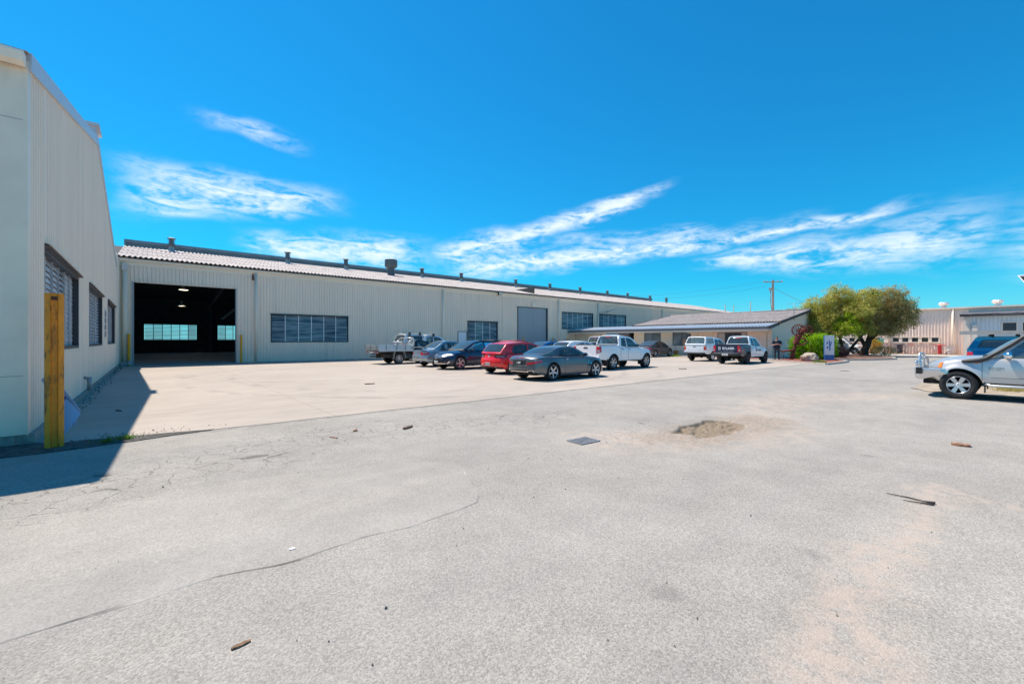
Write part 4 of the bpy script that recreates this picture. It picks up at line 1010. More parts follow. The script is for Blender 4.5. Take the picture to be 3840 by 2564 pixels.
class Car:
    """A vehicle lofted from tables; x forward, y left, z up, origin on the ground under its middle."""
    def __init__(s, S, root):
        s.S = S; s.root = root; s.hwf = curve(S['hw']); s.topf = curve(S['top']); s.botf = curve(S['bot'])
        s.shf = curve([(x, z - S.get('crown', .06)) for x, z in S['top']]) if 'sh' not in S else curve(S['sh'])
        s.xa, s.xb = S['bot'][0][0], S['bot'][-1][0]
        s.paint = S['paint']; s.V = []; s.F = []
    def side(s, q):
        t = s.S.get('side', [(0, .93), (.12, .975), (.4, 1.), (.62, .995), (.8, .975), (.93, .955), (1., .925)])
        if not hasattr(s, '_sf'): s._sf = curve(t)
        return s._sf(q)
    def warp(s, x, y, z, hw):
        S = s.S; L = s.xb - s.xa
        f = abs(y) / max(hw, .01)
        gF = max(0, (x - (s.xb - .8)) / .8) ** 2; gR = max(0, ((s.xa + .8) - x) / .8) ** 2
        if gF: x -= gF * (S['fbul'] * f ** 2.4 + s.ff(z))
        if gR: x += gR * (S['rbul'] * f ** 2.4 + s.rf(z))
        return x
    def section(s, x):
        """half section from the wheel arch edge up to the centre line"""
        S = s.S; hw = s.hwf(x); top = s.topf(x); sh = min(s.shf(x), top); bot = s.botf(x); zb = bot; fl = 0
        for xw in (S['xf'], S['xr']):
            d = abs(x - xw)
            if d < S['Ra'] - 1e-5: zb = max(zb, S['R'] + math.sqrt(S['Ra'] ** 2 - d * d))
        pts = []
        fr = (0, .06, .16, .3, .46, .62, .76, .88, .95, 1.)
        for q in fr:
            z = zb + (sh - zb) * q
            y = hw * s.side((z - bot) / max(sh - bot, .01))
            for xw in (S['xf'], S['xr']):
                e = abs(math.hypot(x - xw, z - S['R']) - S['Ra'])
                y += S.get('flare', .015) * math.exp(-(e / S.get('flw', .06)) ** 2) * (1 if z > bot + .05 else .6)
            pts.append((y, z))
        ysh = pts[-1][0]
        for f in PF[1:]:
            pts.append((ysh * f, sh + (top - sh) * (1 - f ** 2.6)))
        inner = (pts[0][0] - .26, zb)
        return [inner] + pts, hw
    def body(s):
        S = s.S
        s.ff = curve(S['fface']); s.rf = curve(S['rface'])
        xs = set()
        n = 34
        for i in range(n + 1): xs.add(round(s.xa + (s.xb - s.xa) * i / n, 4))
        for e in (.03, .08, .16): xs.add(round(s.xa + e, 4)); xs.add(round(s.xb - e, 4))
        for xw in (S['xf'], S['xr']):
            for k in range(17): xs.add(round(xw - S['Ra'] * math.cos(math.pi * k / 16), 4))
        seams = []
        for d in S['doors']:
            for e in d: seams.append(e); xs |= {round(e - .005, 4), round(e + .005, 4)}
        for e in S.get('seams', []): seams.append(e); xs |= {round(e - .005, 4), round(e + .005, 4)}
        xs = sorted(x for x in xs if s.xa <= x <= s.xb)
        ok = [xs[0]]
        for x in xs[1:]:
            near_seam = any(abs(x - e) < .0062 for e in seams)
            if x - ok[-1] > .018 or near_seam:
                ok.append(x)
        if ok[-1] != s.xb: ok[-1] = s.xb
        xs = ok
        secs = []
        for x in xs:
            p, hw = s.section(x); secs.append((x, p, hw))
        NP = len(secs[0][1]); nsd = 11      # inner + 10 side points
        body = MB(); doors = {}
        cab0, cab1 = S.get('cabx', (9, 9))
        V = lambda x, y, z, hw: (s.warp(x, y, z, hw), y, z)
        for sg in (1, -1):
            for i in range(len(xs) - 1):
                xa, pa, ha = secs[i]; xb_, pb, hb = secs[i + 1]; xm = (xa + xb_) / 2
                seam = any(abs(xm - e) < .0055 for e in seams)
                for j in range(NP - 1):
                    q = [V(xa, sg * pa[j][0], pa[j][1], ha), V(xb_, sg * pb[j][0], pb[j][1], hb), V(xb_, sg * pb[j + 1][0], pb[j + 1][1], hb), V(xa, sg * pa[j + 1][0], pa[j + 1][1], ha)]
                    dk = next((k for k, d in enumerate(S['doors']) if d[0] < xm < d[1]), None)
                    mi = 0
                    if j == 0: mi = 2
                    elif j >= nsd - 1 and cab0 < xm < cab1: mi = 3
                    elif seam and 1 < j < nsd: mi = 1
                    elif j <= S.get('cladrow', 0): mi = 2
                    elif s.S.get('wrap') and xm < s.S['wrap']: mi = 4
                    if dk is not None and 2 <= j < nsd - 1 and not seam and mi == 0:
                        d = doors.setdefault((dk, sg), MB()); d.add(q, [(0, 1, 2, 3)], 0, True)
                    else:
                        body.add(q, [(0, 1, 2, 3)], mi, mi != 1)
                    s.F.append(len(s.V)); s.V += [Vector(w) for w in q]
        # end faces
        for (x, p, hw), end in ((secs[0], 'r'), (secs[-1], 'f')):
            rows = []
            ring = list(PF) + [-f for f in reversed(PF[:-1])]
            for j in range(1, nsd):
                y, z = p[j]; rows.append([V(x, y * f, z, hw) for f in ring])
            topr = [p[nsd - 1]] + p[nsd:]
            topr = topr + [(-a, b) for a, b in reversed(topr[:-1])]
            rows.append([V(x, a, b, hw) for a, b in topr])
            rows.insert(0, [(w[0] + (.25 if end == 'r' else -.25), w[1], w[2] + .03) for w in rows[0]])
            for r in range(len(rows) - 1):
                for c in range(len(ring) - 1):
                    q = [rows[r][c], rows[r][c + 1], rows[r + 1][c + 1], rows[r + 1][c]]
                    mi = 2 if r <= S.get('cladrow', 0) else (4 if end == 'r' and s.S.get('wrap') else 0)
                    body.add(q, [(0, 1, 2, 3)], mi, True)
                    s.F.append(len(s.V)); s.V += [Vector(w) for w in q]
        # dark floor pan that fills the underside between the wheel wells
        hwm = max(h for _, h in S['hw'])
        body.box(s.xa + .3, s.xb - .3, -hwm + .3, hwm - .3, min(z for _, z in S['bot']) + .04, min(z for _, z in S['top']) - .1, 2)
        b = body.build('body', [s.paint, SEAM, S.get('clad', UNDER), INTER, S.get('wrapmat', s.paint)], s.root, weld=True, sharp=38)
        s.b = b
        for (dk, sg), d in doors.items():
            o = d.build('door', [s.paint], s.root, weld=True, sharp=38)
            xd = S['doors'][dk]
            hx = xd[0] + .13; hz = s.shf(hx) - S.get('handle_drop', .12)
            hy = s.hit((hx, sg * 3, hz), (0, -sg, 0))
            if hy:
                hb = MB(); y = hy[0].y; o2 = sg * .028
                hb.tube([(hx - .07, y, hz), (hx - .055, y + o2, hz + .004), (hx + .055, y + o2, hz + .008), (hx + .07, y, hz + .006)], .012, 6)
                hb.build('handle', S.get('handle', s.paint), o)
        s.bvh = None
        return s
    def hit(s, o, d):
        if getattr(s, 'bvh', None) is None:
            s.bvh = BVHTree.FromPolygons(s.V, [(i, i + 1, i + 2, i + 3) for i in s.F])
        r = s.bvh.ray_cast(Vector(o), Vector(d).normalized())
        return r if r[0] is not None else None
    def cabin(s, C, name='cabin'):
        """greenhouse: C['chain'] is the roof line (x, z, kind of the next span), C['cw'] half width at the belt"""
        S = s.S; pm = C.get('paint', s.paint)
        cw = curve(C['cw']); tum = C['tum']; z0 = C['z0']; bow_f = C.get('bowf', .10); bow_r = C.get('bowr', .06); crown = C.get('crown', .035)
        Y = lambda x, z: cw(x) - tum * max(0, z - z0) - C.get('tum2', .10) * max(0, z - z0) ** 2
        chain = C['chain']
        # dense roof line
        pts = []; kinds = []
        ctl = [Vector((x, z)) for x, z, _ in chain]
        ctl = [ctl[0] * 2 - ctl[1]] + ctl + [ctl[-1] * 2 - ctl[-2]]
        for i in range(len(chain) - 1):
            k = chain[i][2]; n = {'W': 7, 'B': 7, 'R': 4}.get(k, 2)
            p0, p1, p2, p3 = ctl[i:i + 4]
            l = (p2 - p1).length
            m1 = (p2 - p0).normalized() * l; m2 = (p3 - p1).normalized() * l
            if C.get('hard'): m1 = m2 = p2 - p1
            for j in range(n):
                t = j / n
                q = p1 * (2 * t ** 3 - 3 * t * t + 1) + m1 * (t ** 3 - 2 * t * t + t) + p2 * (3 * t * t - 2 * t ** 3) + m2 * (t ** 3 - t * t)
                pts.append((q.x, q.y)); kinds.append((k, j, n))
        pts.append(chain[-1][:2])
        # side frames with window holes
        frame = MB()
        outline = [p for p in pts] + [(pts[-1][0], C.get('zr', z0) - .05), (pts[0][0], C.get('zf', z0) - .05)]
        wins = [round_poly(w, C.get('rad', .04)) for w in C['wins']]
        for sg in (1, -1):
            polys = [[Vector((a, b, 0)) for a, b in outline]] + [[Vector((a, b, 0)) for a, b in w] for w in wins]
            flat = [p for q in polys for p in q]
            tri = tessellate_polygon(polys)
            frame.add([(p.x, sg * Y(p.x, p.y), p.y) for p in flat], [tuple(t) for t in tri], 0, False)
            # window reveals
            for w in wins:
                n = len(w)
                vs = [(a, sg * Y(a, b), b) for a, b in w] + [(a, sg * (Y(a, b) - .03), b) for a, b in w]
                frame.add(vs, [(i, (i + 1) % n, n + (i + 1) % n, n + i) for i in range(n)], 1)
        cols = [1, .972, .93, .8, .55, .28, 0]; cols = cols + [-c for c in reversed(cols[:-1])]
        rows = []
        zmax = max(p[1] for p in pts); zmin = min(p[1] for p in pts)
        xw = (pts[0][0] + pts[-1][0]) / 2
        for (x, z) in pts:
            y = Y(x, z); t = (z - zmin) / (zmax - zmin)
            b = (bow_f if x > xw else -bow_r) * max(.15, 1 - .6 * t)
            rows.append([(x + b * (1 - abs(c) ** 2.2) * min(1, abs(x - xw) / .5), y * c, z + crown * min(1, t * 1.6) * (1 - abs(c) ** 2.5)) for c in cols])
        gl = {}
        for i in range(len(rows) - 1):
            k, j, n = kinds[i]
            for c in range(len(cols) - 1):
                q = [rows[i][c], rows[i][c + 1], rows[i + 1][c + 1], rows[i + 1][c]]
                inner = 2 <= c < len(cols) - 3
                if k in 'WB' and inner and (j > 0 if k == 'W' else j < n - 1 if C.get('lip', True) else True):
                    gl.setdefault(k, MB()).add(q, [(0, 1, 2, 3)], 0, True)
                else:
                    frame.add(q, [(0, 1, 2, 3)], 1 if (k == 'W' and j == 0) else (2 if k == 'S' else 0), True)
                s.F.append(len(s.V)); s.V += [Vector(w) for w in q]
        o = frame.build(name, [pm, BLACKP, C.get('soft', pm)], s.root, weld=True, sharp=34, normals=True)
        for k, g in gl.items():
            g.build('windscreen' if k == 'W' else 'rear_window', C.get('rglass', GLASS) if k == 'B' else C.get('wglass', GLASS), o, weld=True)
        for w in wins:
            for sg in (1, -1):
                m = MB(); n = len(w)
                m.add([(a, sg * (Y(a, b) - .014), b) for a, b in w], [tuple(range(n))], 0)
                m.build('side_window', C.get('glass', GLASS), o, normals=False)
        for sg in (1, -1):      # shell for projecting parts on
            for (a, b) in zip(pts[:-1], pts[1:]):
                q = [(a[0], sg * Y(*a), a[1]), (b[0], sg * Y(*b), b[1]), (b[0], sg * Y(b[0], z0), z0), (a[0], sg * Y(a[0], z0), z0)]
                s.F.append(len(s.V)); s.V += [Vector(w) for w in q]
        s.bvh = None; s.Y = Y; s.cab = o
        return o
    def patch(s, name, quad, view, m, off=.008, parent=None, n=7, rnd=0., thick=.02, mirror=False):
        """lay a four-cornered part on the bodywork, seen along a direction
        view: 'rear' (y, z), 'front' (y, z), 'left'/'right' (x, z), 'top' (x, y) or an angle in degrees: direction the part faces"""
        for sg in ((1, -1) if mirror else (1,)):
            ang = {'front': 0, 'rear': 180, 'left': 90, 'right': -90}.get(view, view if not isinstance(view, str) else 0)
            a = R(ang); out = Vector((math.cos(a), math.sin(a), 0)); lat = Vector((-math.sin(a), math.cos(a), 0))
            if view in ('front', 'rear'): lat = Vector((0, 1, 0))
            if view in ('left', 'right'): lat = Vector((1, 0, 0))
            up = Vector((0, 0, 1))
            if view == 'top': out = Vector((0, 0, 1)); lat = Vector((1, 0, 0)); up = Vector((0, 1, 0))
            def P(u, v):
                if rnd:
                    a_, b_ = 2 * u - 1, 2 * v - 1
                    a2 = a_ * math.sqrt(1 - rnd * b_ * b_ / 2); b2 = b_ * math.sqrt(1 - rnd * a_ * a_ / 2)
                    u, v = (a2 + 1) / 2, (b2 + 1) / 2
                q0 = Vector(quad[0]).lerp(Vector(quad[1]), u); q1 = Vector(quad[3]).lerp(Vector(quad[2]), u); q = q0.lerp(q1, v)
                return q
            rows = []; nrm = None
            for j in range(n + 1):
                row = []
                for i in range(n + 1):
                    q = P(i / n, j / n); base = lat * q[0] + up * q[1]
                    r = s.hit(base + out * 6, -out)
                    row.append((r[0] if r else None, base))
                rows.append(row)
            ds = [h.dot(out) for row in rows for h, _ in row if h is not None]
            if not ds: return None
            md = sorted(ds)[len(ds) // 2]
            g = []
            for row in rows:
                g.append([(b + out * ((h.dot(out) if h is not None and abs(h.dot(out) - md) < .45 else md) + off)) for h, b in row])
            if sg < 0: g = [[Vector((p.x, -p.y, p.z)) for p in row] for row in g]
            mb = MB(); mb.grid(g, 0, True)
            o2 = Vector((out.x, out.y * sg, out.z)) * thick
            ring = [g[0][i] for i in range(n + 1)] + [g[j][n] for j in range(1, n + 1)] + [g[n][i] for i in range(n - 1, -1, -1)] + [g[j][0] for j in range(n - 1, 0, -1)]
            k = len(ring)
            mb.add(ring + [p - o2 for p in ring], [(i, (i + 1) % k, k + (i + 1) % k, k + i) for i in range(k)], 0)
            o = mb.build(name, m, parent or s.root, weld=True, sharp=50)
        return o
    def letters(s, body, size, at, view, m, name='lettering', parent=None, off=.012, bold=0., sx=1., shear=0):
        ang = {'front': 0, 'rear': 180, 'left': 90, 'right': -90}[view]
        a = R(ang); out = Vector((math.cos(a), math.sin(a), 0)); lat = Vector((-math.sin(a), math.cos(a), 0))
        vs, fs = text_mesh(body, size, bold=bold)
        c = Vector((at[0], 0, at[1])) if view in ('left', 'right') else Vector((0, at[0], at[1]))
        r0 = s.hit(c + out * 6, -out)
        if not r0: return
        pts = []
        for v in vs:
            b = c + lat * ((v.x + shear * v.y) * sx) + Vector((0, 0, v.y))
            r = s.hit(b + out * 6, -out)
            h = r[0] if r and abs((r[0] - r0[0]).dot(out)) < .25 else b + out * (r0[0] - b).dot(out)
            pts.append(h + out * off)
        mb = MB(); mb.add(pts, fs, 0)
        return mb.build(name, m, parent or s.root, normals=False)
    def wheels(s):
        S = s.S; tm, rm = wheel_meshes(S['R'], S.get('tw', .22), S['wheel'])
        for xw in (S['xf'], S['xr']):
            for sg in (1, -1):
                y = sg * (s.hwf(xw) - S.get('tw', .22) / 2 - S.get('inset', .015))
                w = link('wheel', tm, s.root, (xw, y, S['R']), (0, random.random() * .7, 0 if sg > 0 else math.pi))
                link('rim', rm, w)
        for xw in (S['xf'], S['xr']):
            ax = MB(); ax.tube([(xw, -s.hwf(xw) + .2, S['R']), (xw, s.hwf(xw) - .2, S['R'])], .05, 8)
            ax.build('axle', UNDER, s.root)
    def seats(s, xf, z, rear=None, steer=True, hr=.0):
        z = z - .22
        seatm = mat('seat_fabric', (.09, .09, .095), .9, var=.2)
        def seat(x, y, w):
            m = MB()
            prof = [(-.02, 0), (.02, 0)]
            rows = []
            for (dx, dz, ww, th) in ((0, -.35, w, .07), (-.04, 0, w, .06), (-.10, .22, w * .9, .05), (-.13, .34, w * .7, .04), (-.14, .37, w * .35, .04), (-.145, .40, w * .52, .05), (-.16, .53, w * .5, .045), (-.165, .57, w * .3, .02)):
                rows.append([(x + dx + th, y - ww / 2, z + dz + hr), (x + dx + th, y + ww / 2, z + dz + hr), (x + dx - th, y + ww / 2, z + dz + hr), (x + dx - th, y - ww / 2, z + dz + hr)])
            m.grid(rows, 0, True, closed=True); m.add(rows[-1], [(0, 1, 2, 3)])
            m.build('seat', seatm, s.root, weld=True, sharp=60)
        for sg in (1, -1): seat(xf, sg * .37, .5)
        if rear is not None:
            for y in (-.38, .38): seat(rear, y, .56)
        if steer:
            m = MB(); c = Vector((xf + .42, -.37, z + .12))
            m.tube([c + Vector((.07 * math.sin(a), .18 * math.cos(a), .17 * math.sin(a))) for a in [2 * math.pi * k / 16 for k in range(17)]], .014, 6, caps=False)
            m.tube([c, c + Vector((.25, 0, -.12))], .03, 6)
            m.build('steering_wheel', BLACKP, s.root)
            d = MB(); d.box(xf + .5, xf + .95, -.62, .62, z - .3, z + .06); d.build('dashboard', INTER, s.root)
    def mirrors(s, x, z, m=None, size=1., out=.0):
        for sg in (1, -1):
            r = s.hit((x, sg * 3, z - .06), (0, -sg, 0)); y = (abs(r[0].y) if r else s.hwf(x)) + out
            mb = MB(); rows = []
            for (dx, k) in ((-.055, .93), (-.04, 1.), (.0, 1.), (.05, .72), (.075, .35)):
                cy, cz = y + .125 * size, z + .04
                rows.append([(x + dx * size, sg * (cy + k * .105 * size * math.cos(a)), cz + k * .075 * size * math.sin(a) * (1.15 if math.sin(a) > 0 else .9)) for a in [2 * math.pi * q / 12 for q in range(12)]])
            mb.grid(rows, 0, True, closed=True); mb.add(rows[-1], [tuple(range(12))], 0); mb.add(rows[0], [tuple(range(12))], 1)
            mb.beam((x + .01, sg * (y - .03), z - .03), (x, sg * (y + .06), z), .06, .035, 2)
            mb.build('mirror', [m or s.paint, CHROME, BLACKP], s.root, weld=True, sharp=50)
    def plate(s, end, z, text, white=True, y=0, w=.37, h=.13):
        o = s.patch('number_plate', [(y - w / 2, z - h / 2), (y + w / 2, z - h / 2), (y + w / 2, z + h / 2), (y - w / 2, z + h / 2)], end, PLATE_W if white else PLATE_B, .012, n=2)
        if o and text: s.letters(text, h * .78, (y, z), end, INK if white else WHITEINK, 'plate_lettering', o, .016, bold=.003)['kind'] = 'stuff'
    def disc(s, name, c, view, r, m, ring=True, off=.012):
        ang = {'front': 0, 'rear': 180}[view]; out = Vector((math.cos(R(ang)), 0, 0))
        h = s.hit(Vector((0, c[0], c[1])) + out * 6, -out)
        if not h: return
        mb = MB(); sgn = out.x
        x = h[0].x + sgn * off
        mb.lathe([(r, x - h[0].x - sgn * .01), (r, x - h[0].x), (r * .82, x - h[0].x + sgn * .004)] + ([] if ring else [(.001, x - h[0].x + sgn * .004)]), 16, 'x', (h[0].x, c[0], c[1]))
        return mb.build(name, m, s.root), x, sgn
def corner_lamp(c, name, end, z0, z1, wr, ws, m, slant=0., rnd=.0, off=.008, zin=None, right_only=False, parent=None, yin=0):
    """lamp wrapped round a corner: wr metres across the end face, ws metres along the flank"""
    x = c.xa if end == 'rear' else c.xb; sx = 1 if end == 'rear' else -1
    hw = c.hwf(x)
    out_ = None
    a = 135 if end == 'rear' else 45
    o = Vector((math.cos(R(a)), math.sin(R(a)), 0)); lat = Vector((-math.sin(R(a)), math.cos(R(a)), 0))
    bul = c.S['rbul'] if end == 'rear' else c.S['fbul']
    pi_ = Vector((x + sx * bul * (max(0, hw - wr) / hw) ** 2.4, hw - wr - yin, 0)); po = Vector((x + sx * (bul + ws), c.hwf(x + sx * (bul + ws)) * .97, 0))
    s0, s1 = lat.dot(pi_), lat.dot(po)
    zi = zin or (z0, z1)
    q = [(s0, zi[0]), (s1, z0 + slant), (s1, z1), (s0, zi[1])]
    return c.patch(name, q, a, m, off, n=8, rnd=rnd, mirror=True, parent=parent)

def ute_spec(paint_, **k):
    """one of the pick-ups; z-lift and lengths differ"""
    wb = k.get('wb', 3.12); fo = k.get('fo', .90); ro = k.get('ro', 1.20); bed = k.get('bed', -.95); lift = k.get('lift', 0.); hw = k.get('w', .92); rail = k.get('rail', 1.30) + lift; belt = k.get('belt', 1.19) + lift; hood = k.get('hood', 1.16) + lift
    xf, xr = wb / 2, -wb / 2; xb, xa = xf + fo, xr - ro
    return dict(paint=paint_, xf=xf, xr=xr, R=k.get('R', .38), Ra=k.get('Ra', .455), tw=k.get('tw', .25), wheel=k.get('wheel', 'dark6'), inset=.0,
        hw=[(xa, hw - .04), (xa + .3, hw), (bed, hw), (0, hw), (xf - .4, hw), (xf + .3, hw - .02), (xb - .2, hw - .09), (xb, hw - .2)],
        top=[(xa, rail - .01), (xa + .1, rail), (bed - .03, rail), (bed + .03, belt), (.5, belt), (xf - .55, hood + .03), (xf, hood), (xb - .35, hood - .07), (xb - .08, hood - .17), (xb, hood - .22)],
        sh=[(xa, rail - .03), (xa + .1, rail - .015), (bed - .03, rail - .015), (bed + .03, belt - .02), (.5, belt - .03), (xf - .5, hood - .06), (xf, hood - .09), (xb - .35, hood - .16), (xb, hood - .28)],
        bot=[(xa, .62 + lift), (xa + .12, .56 + lift), (xr, .5 + lift), (bed, .46 + lift), (xf, .46 + lift), (xb - .25, .44 + lift), (xb, .5 + lift)],
        fbul=.22, rbul=.04, fface=[(.4, .1), (.6, .0), (.8, .03), (1.0, .10), (1.15, .2)], rface=[(.5, .04), (.7, 0), (1.3, .03)],
        side=[(0, .95), (.08, .975), (.35, .995), (.55, 1.), (.75, .985), (.9, .965), (1., .93)],
        doors=k.get('doors', [(-.22, .96), (-.85, -.23)]), seams=[bed + .0], flare=.03, flw=.08, cabx=(bed + .04, xf - .55), handle=k.get('handle', BLACKP), handle_drop=.1, clad=UNDER, cladrow=0)

def tow_gear(c, z, label=True):
    m = MB(); x = c.xa
    m.box(x - .10, x + .1, -.55, .55, z, z + .09); m.tube([(x + .1, 0, z - .02), (x - .2, 0, z - .02), (x - .22, 0, z + .06)], .025, 8)
    return m

# ---------------------------------------------------------------- grey roadster coupe
def roadster(loc, rz, sc):
    root = thing('roadster_car', 'dark grey two-door roadster with closed roof, nearest car of the parked row', 'car', loc, rz, scale=sc)
    p = paint('grey_blue', (.13, .14, .15), .5, .28)
    S = dict(paint=p, xf=1.29, xr=-1.29, R=.338, Ra=.386, tw=.25, wheel='five', inset=.0,
        hw=[(-2.28, .82), (-2.05, .90), (-1.3, .945), (-.4, .925), (.5, .92), (1.3, .935), (1.85, .89), (2.25, .74)],
        top=[(-2.28, .90), (-2.12, .965), (-1.7, .985), (-1.0, .985), (0, .965), (.7, .965), (1.2, .93), (1.7, .845), (2.1, .72), (2.25, .64)],
        sh=[(-2.28, .85), (-2.1, .89), (-1.4, .91), (-.4, .90), (.6, .885), (1.2, .85), (1.8, .74), (2.25, .58)],
        bot=[(-2.28, .33), (-1.95, .24), (-1., .17), (1., .17), (1.8, .19), (2.25, .22)],
        fbul=.34, rbul=.20, fface=[(.15, .08), (.3, 0), (.5, .02), (.7, .16)], rface=[(.25, .1), (.4, .0), (.6, .015), (.78, .03), (.92, .10)],
        doors=[(-.60, .74)], seams=[], flare=.022, flw=.09, cabx=(-1.2, .75), handle=CHROME, handle_drop=.10)
    c = Car(S, root).body()
    c.cabin(dict(chain=[(1.0, .94, 'W'), (.22, 1.26, 'R'), (-.15, 1.305, 'R'), (-.55, 1.29, 'R'), (-.85, 1.225, 'B'), (-1.55, .985, '')],
        cw=[(-1.55, .60), (-1.1, .76), (-.5, .80), (.3, .79), (1.0, .68)], tum=.42, z0=.94, zr=.93, zf=.9,
        wins=[[(.66, .955), (.14, 1.195), (-.2, 1.235), (-.36, .955)], [(-.41, .955), (-.26, 1.238), (-.52, 1.222), (-.74, 1.12), (-.84, .965)]], wglass=GLASS, rglass=GLASSD, rad=.03))
    c.seats(-.12, .86, None, True)
    c.wheels(); c.mirrors(.56, .93)
    corner_lamp(c, 'tail_lamp', 'rear', .64, .80, .40, .24, REDL, slant=.08, zin=(.61, .69), rnd=.2)
    corner_lamp(c, 'lamp_strip', 'rear', .775, .805, .10, .20, CLEARL, slant=.012, off=.014)
    corner_lamp(c, 'headlamp', 'front', .52, .70, .30, .28, CLEARL, rnd=.4)
    c.patch('plate_recess', [(-.34, .60), (.34, .60), (.40, .80), (-.40, .80)], 'rear', BLACKP, .004, n=4)
    c.patch('plate_trim', [(-.40, .575), (.40, .575), (.40, .60), (-.40, .60)], 'rear', CHROME, .01, n=4)
    c.plate('rear', .69, '1 MT', False, w=.37, h=.14)
    c.patch('brake_lamp', [(-.26, .872), (.26, .872), (.26, .888), (-.26, .888)], 'rear', REDL, .01, n=4)
    c.patch('diffuser', [(-.62, .33), (.62, .33), (.66, .42), (-.66, .42)], 'rear', BLACKP, .006, n=6)
    c.patch('bumper_trim', [(-.66, .345), (.66, .345), (.66, .37), (-.66, .37)], 'rear', CHROME, .012, n=8)
    for sg in (1, -1):
        c.patch('exhaust_tip', [(sg * .60 - .13, .31), (sg * .60 + .13, .31), (sg * .60 + .11, .40), (sg * .60 - .11, .40)], 'rear', CHROME, .03, n=3, thick=.05)
        c.patch('exhaust_bore', [(sg * .60 - .10, .33), (sg * .60 + .10, .33), (sg * .60 + .09, .385), (sg * .60 - .09, .385)], 'rear', SEAM, .034, n=3)
        v = 'left' if sg > 0 else 'right'
        c.patch('side_vent', [(.80, .52), (.92, .52), (1.0, .74), (.86, .70)], v, SEAM, .004, n=3)
        for z in (.60, .67): c.patch('vent_fin', [(.80, z), (.98, z), (.98, z + .018), (.80, z + .018)], v, CHROME, .014, n=2)
    c.disc('badge', (0, .845), 'rear', .045, CHROME)
    return root

def red_hatch(loc, rz, sc, label, plate, group=None, col='red'):
    root = thing('hatchback_car', label, 'car', loc, rz, group, sc)
    p = paint('red', (.78, .008, .012), 0., .25)
    S = dict(paint=p, xf=1.315, xr=-1.315, R=.322, Ra=.372, tw=.23, wheel='twin', inset=.01,
        hw=[(-2.095, .80), (-1.85, .875), (-1.3, .90), (0, .90), (1.3, .895), (1.8, .84), (2.165, .70)],
        top=[(-2.095, .93), (-1.9, .965), (-1, .955), (.6, .94), (1.0, .955), (1.3, .93), (1.8, .83), (2.165, .68)],
        sh=[(-2.095, .90), (-1.9, .935), (-1, .925), (.6, .90), (1.0, .88), (1.8, .76), (2.165, .6)],
        bot=[(-2.095, .34), (-1.85, .25), (-1., .2), (1, .2), (1.8, .21), (2.165, .25)],
        fbul=.28, rbul=.20, fface=[(.2, .05), (.35, 0), (.6, .02), (.8, .12)], rface=[(.3, .10), (.42, .0), (.62, .0), (.75, .07), (.93, .11)],
        doors=[(-.30, .84), (-1.06, -.31)], flare=.012, cabx=(-1.95, .85), handle_drop=.13)
    c = Car(S, root).body()
    c.cabin(dict(chain=[(1.06, .945, 'W'), (.28, 1.34, 'R'), (-.15, 1.43, 'R'), (-.85, 1.44, 'R'), (-1.42, 1.385, 'S'), (-1.54, 1.345, 'B'), (-1.92, .945, '')],
        cw=[(-1.92, .70), (-1.6, .79), (-.8, .825), (.3, .82), (1.06, .74)], tum=.28, z0=.94, bowr=.09, soft=p,
        wins=[[(.82, .955), (.24, 1.27), (-.1, 1.345), (-.27, 1.35), (-.27, .955)], [(-.34, .955), (-.34, 1.352), (-.85, 1.345), (-1.16, 1.29), (-1.30, 1.02), (-1.2, .965)]], glass=GLASSD, rglass=GLASSD))
    c.seats(-.05, .95, -.9)
    c.wheels(); c.mirrors(.64, .93, BLACKP)
    corner_lamp(c, 'tail_lamp', 'rear', .74, .90, .34, .26, mat('smoked_tail_lamp', (.10, .004, .006), .12, coat=1), slant=.03, rnd=.2)
    corner_lamp(c, 'reversing_lens', 'rear', .80, .835, .26, .10, CLEARL, off=.014)
    c.plate('rear', .47, plate, True, y=.0, w=.37, h=.13)
    c.patch('number_recess', [(-.52, .30), (.52, .30), (.6, .375), (-.6, .375)], 'rear', BLACKP, .006, n=6)
    for sg in (1, -1):
        e = MB(); e.lathe([(.045, -.08), (.05, .0), (.04, .0), (.036, .06)], 14, 'x', (c.xa + .16, sg * .52, .335)); e.build('exhaust_tip', CHROME, root)
    c.disc('badge', (0, .83), 'rear', .055, CHROME, False)
    c.patch('bumper_crease', [(-.72, .60), (.72, .60), (.72, .612), (-.72, .612)], 'rear', SEAM, .003, n=6)
    w = MB(); w.beam((c.xa + .06, .05, 1.02), (c.xa + .09, -.38, 1.05), .025, .02); w.build('rear_wiper', BLACKP, root)
    a = MB(); a.tube([(-1.5, 0, 1.44), (-1.72, 0, 1.62)], .006, 5); a.build('antenna', BLACKP, root)
    return root

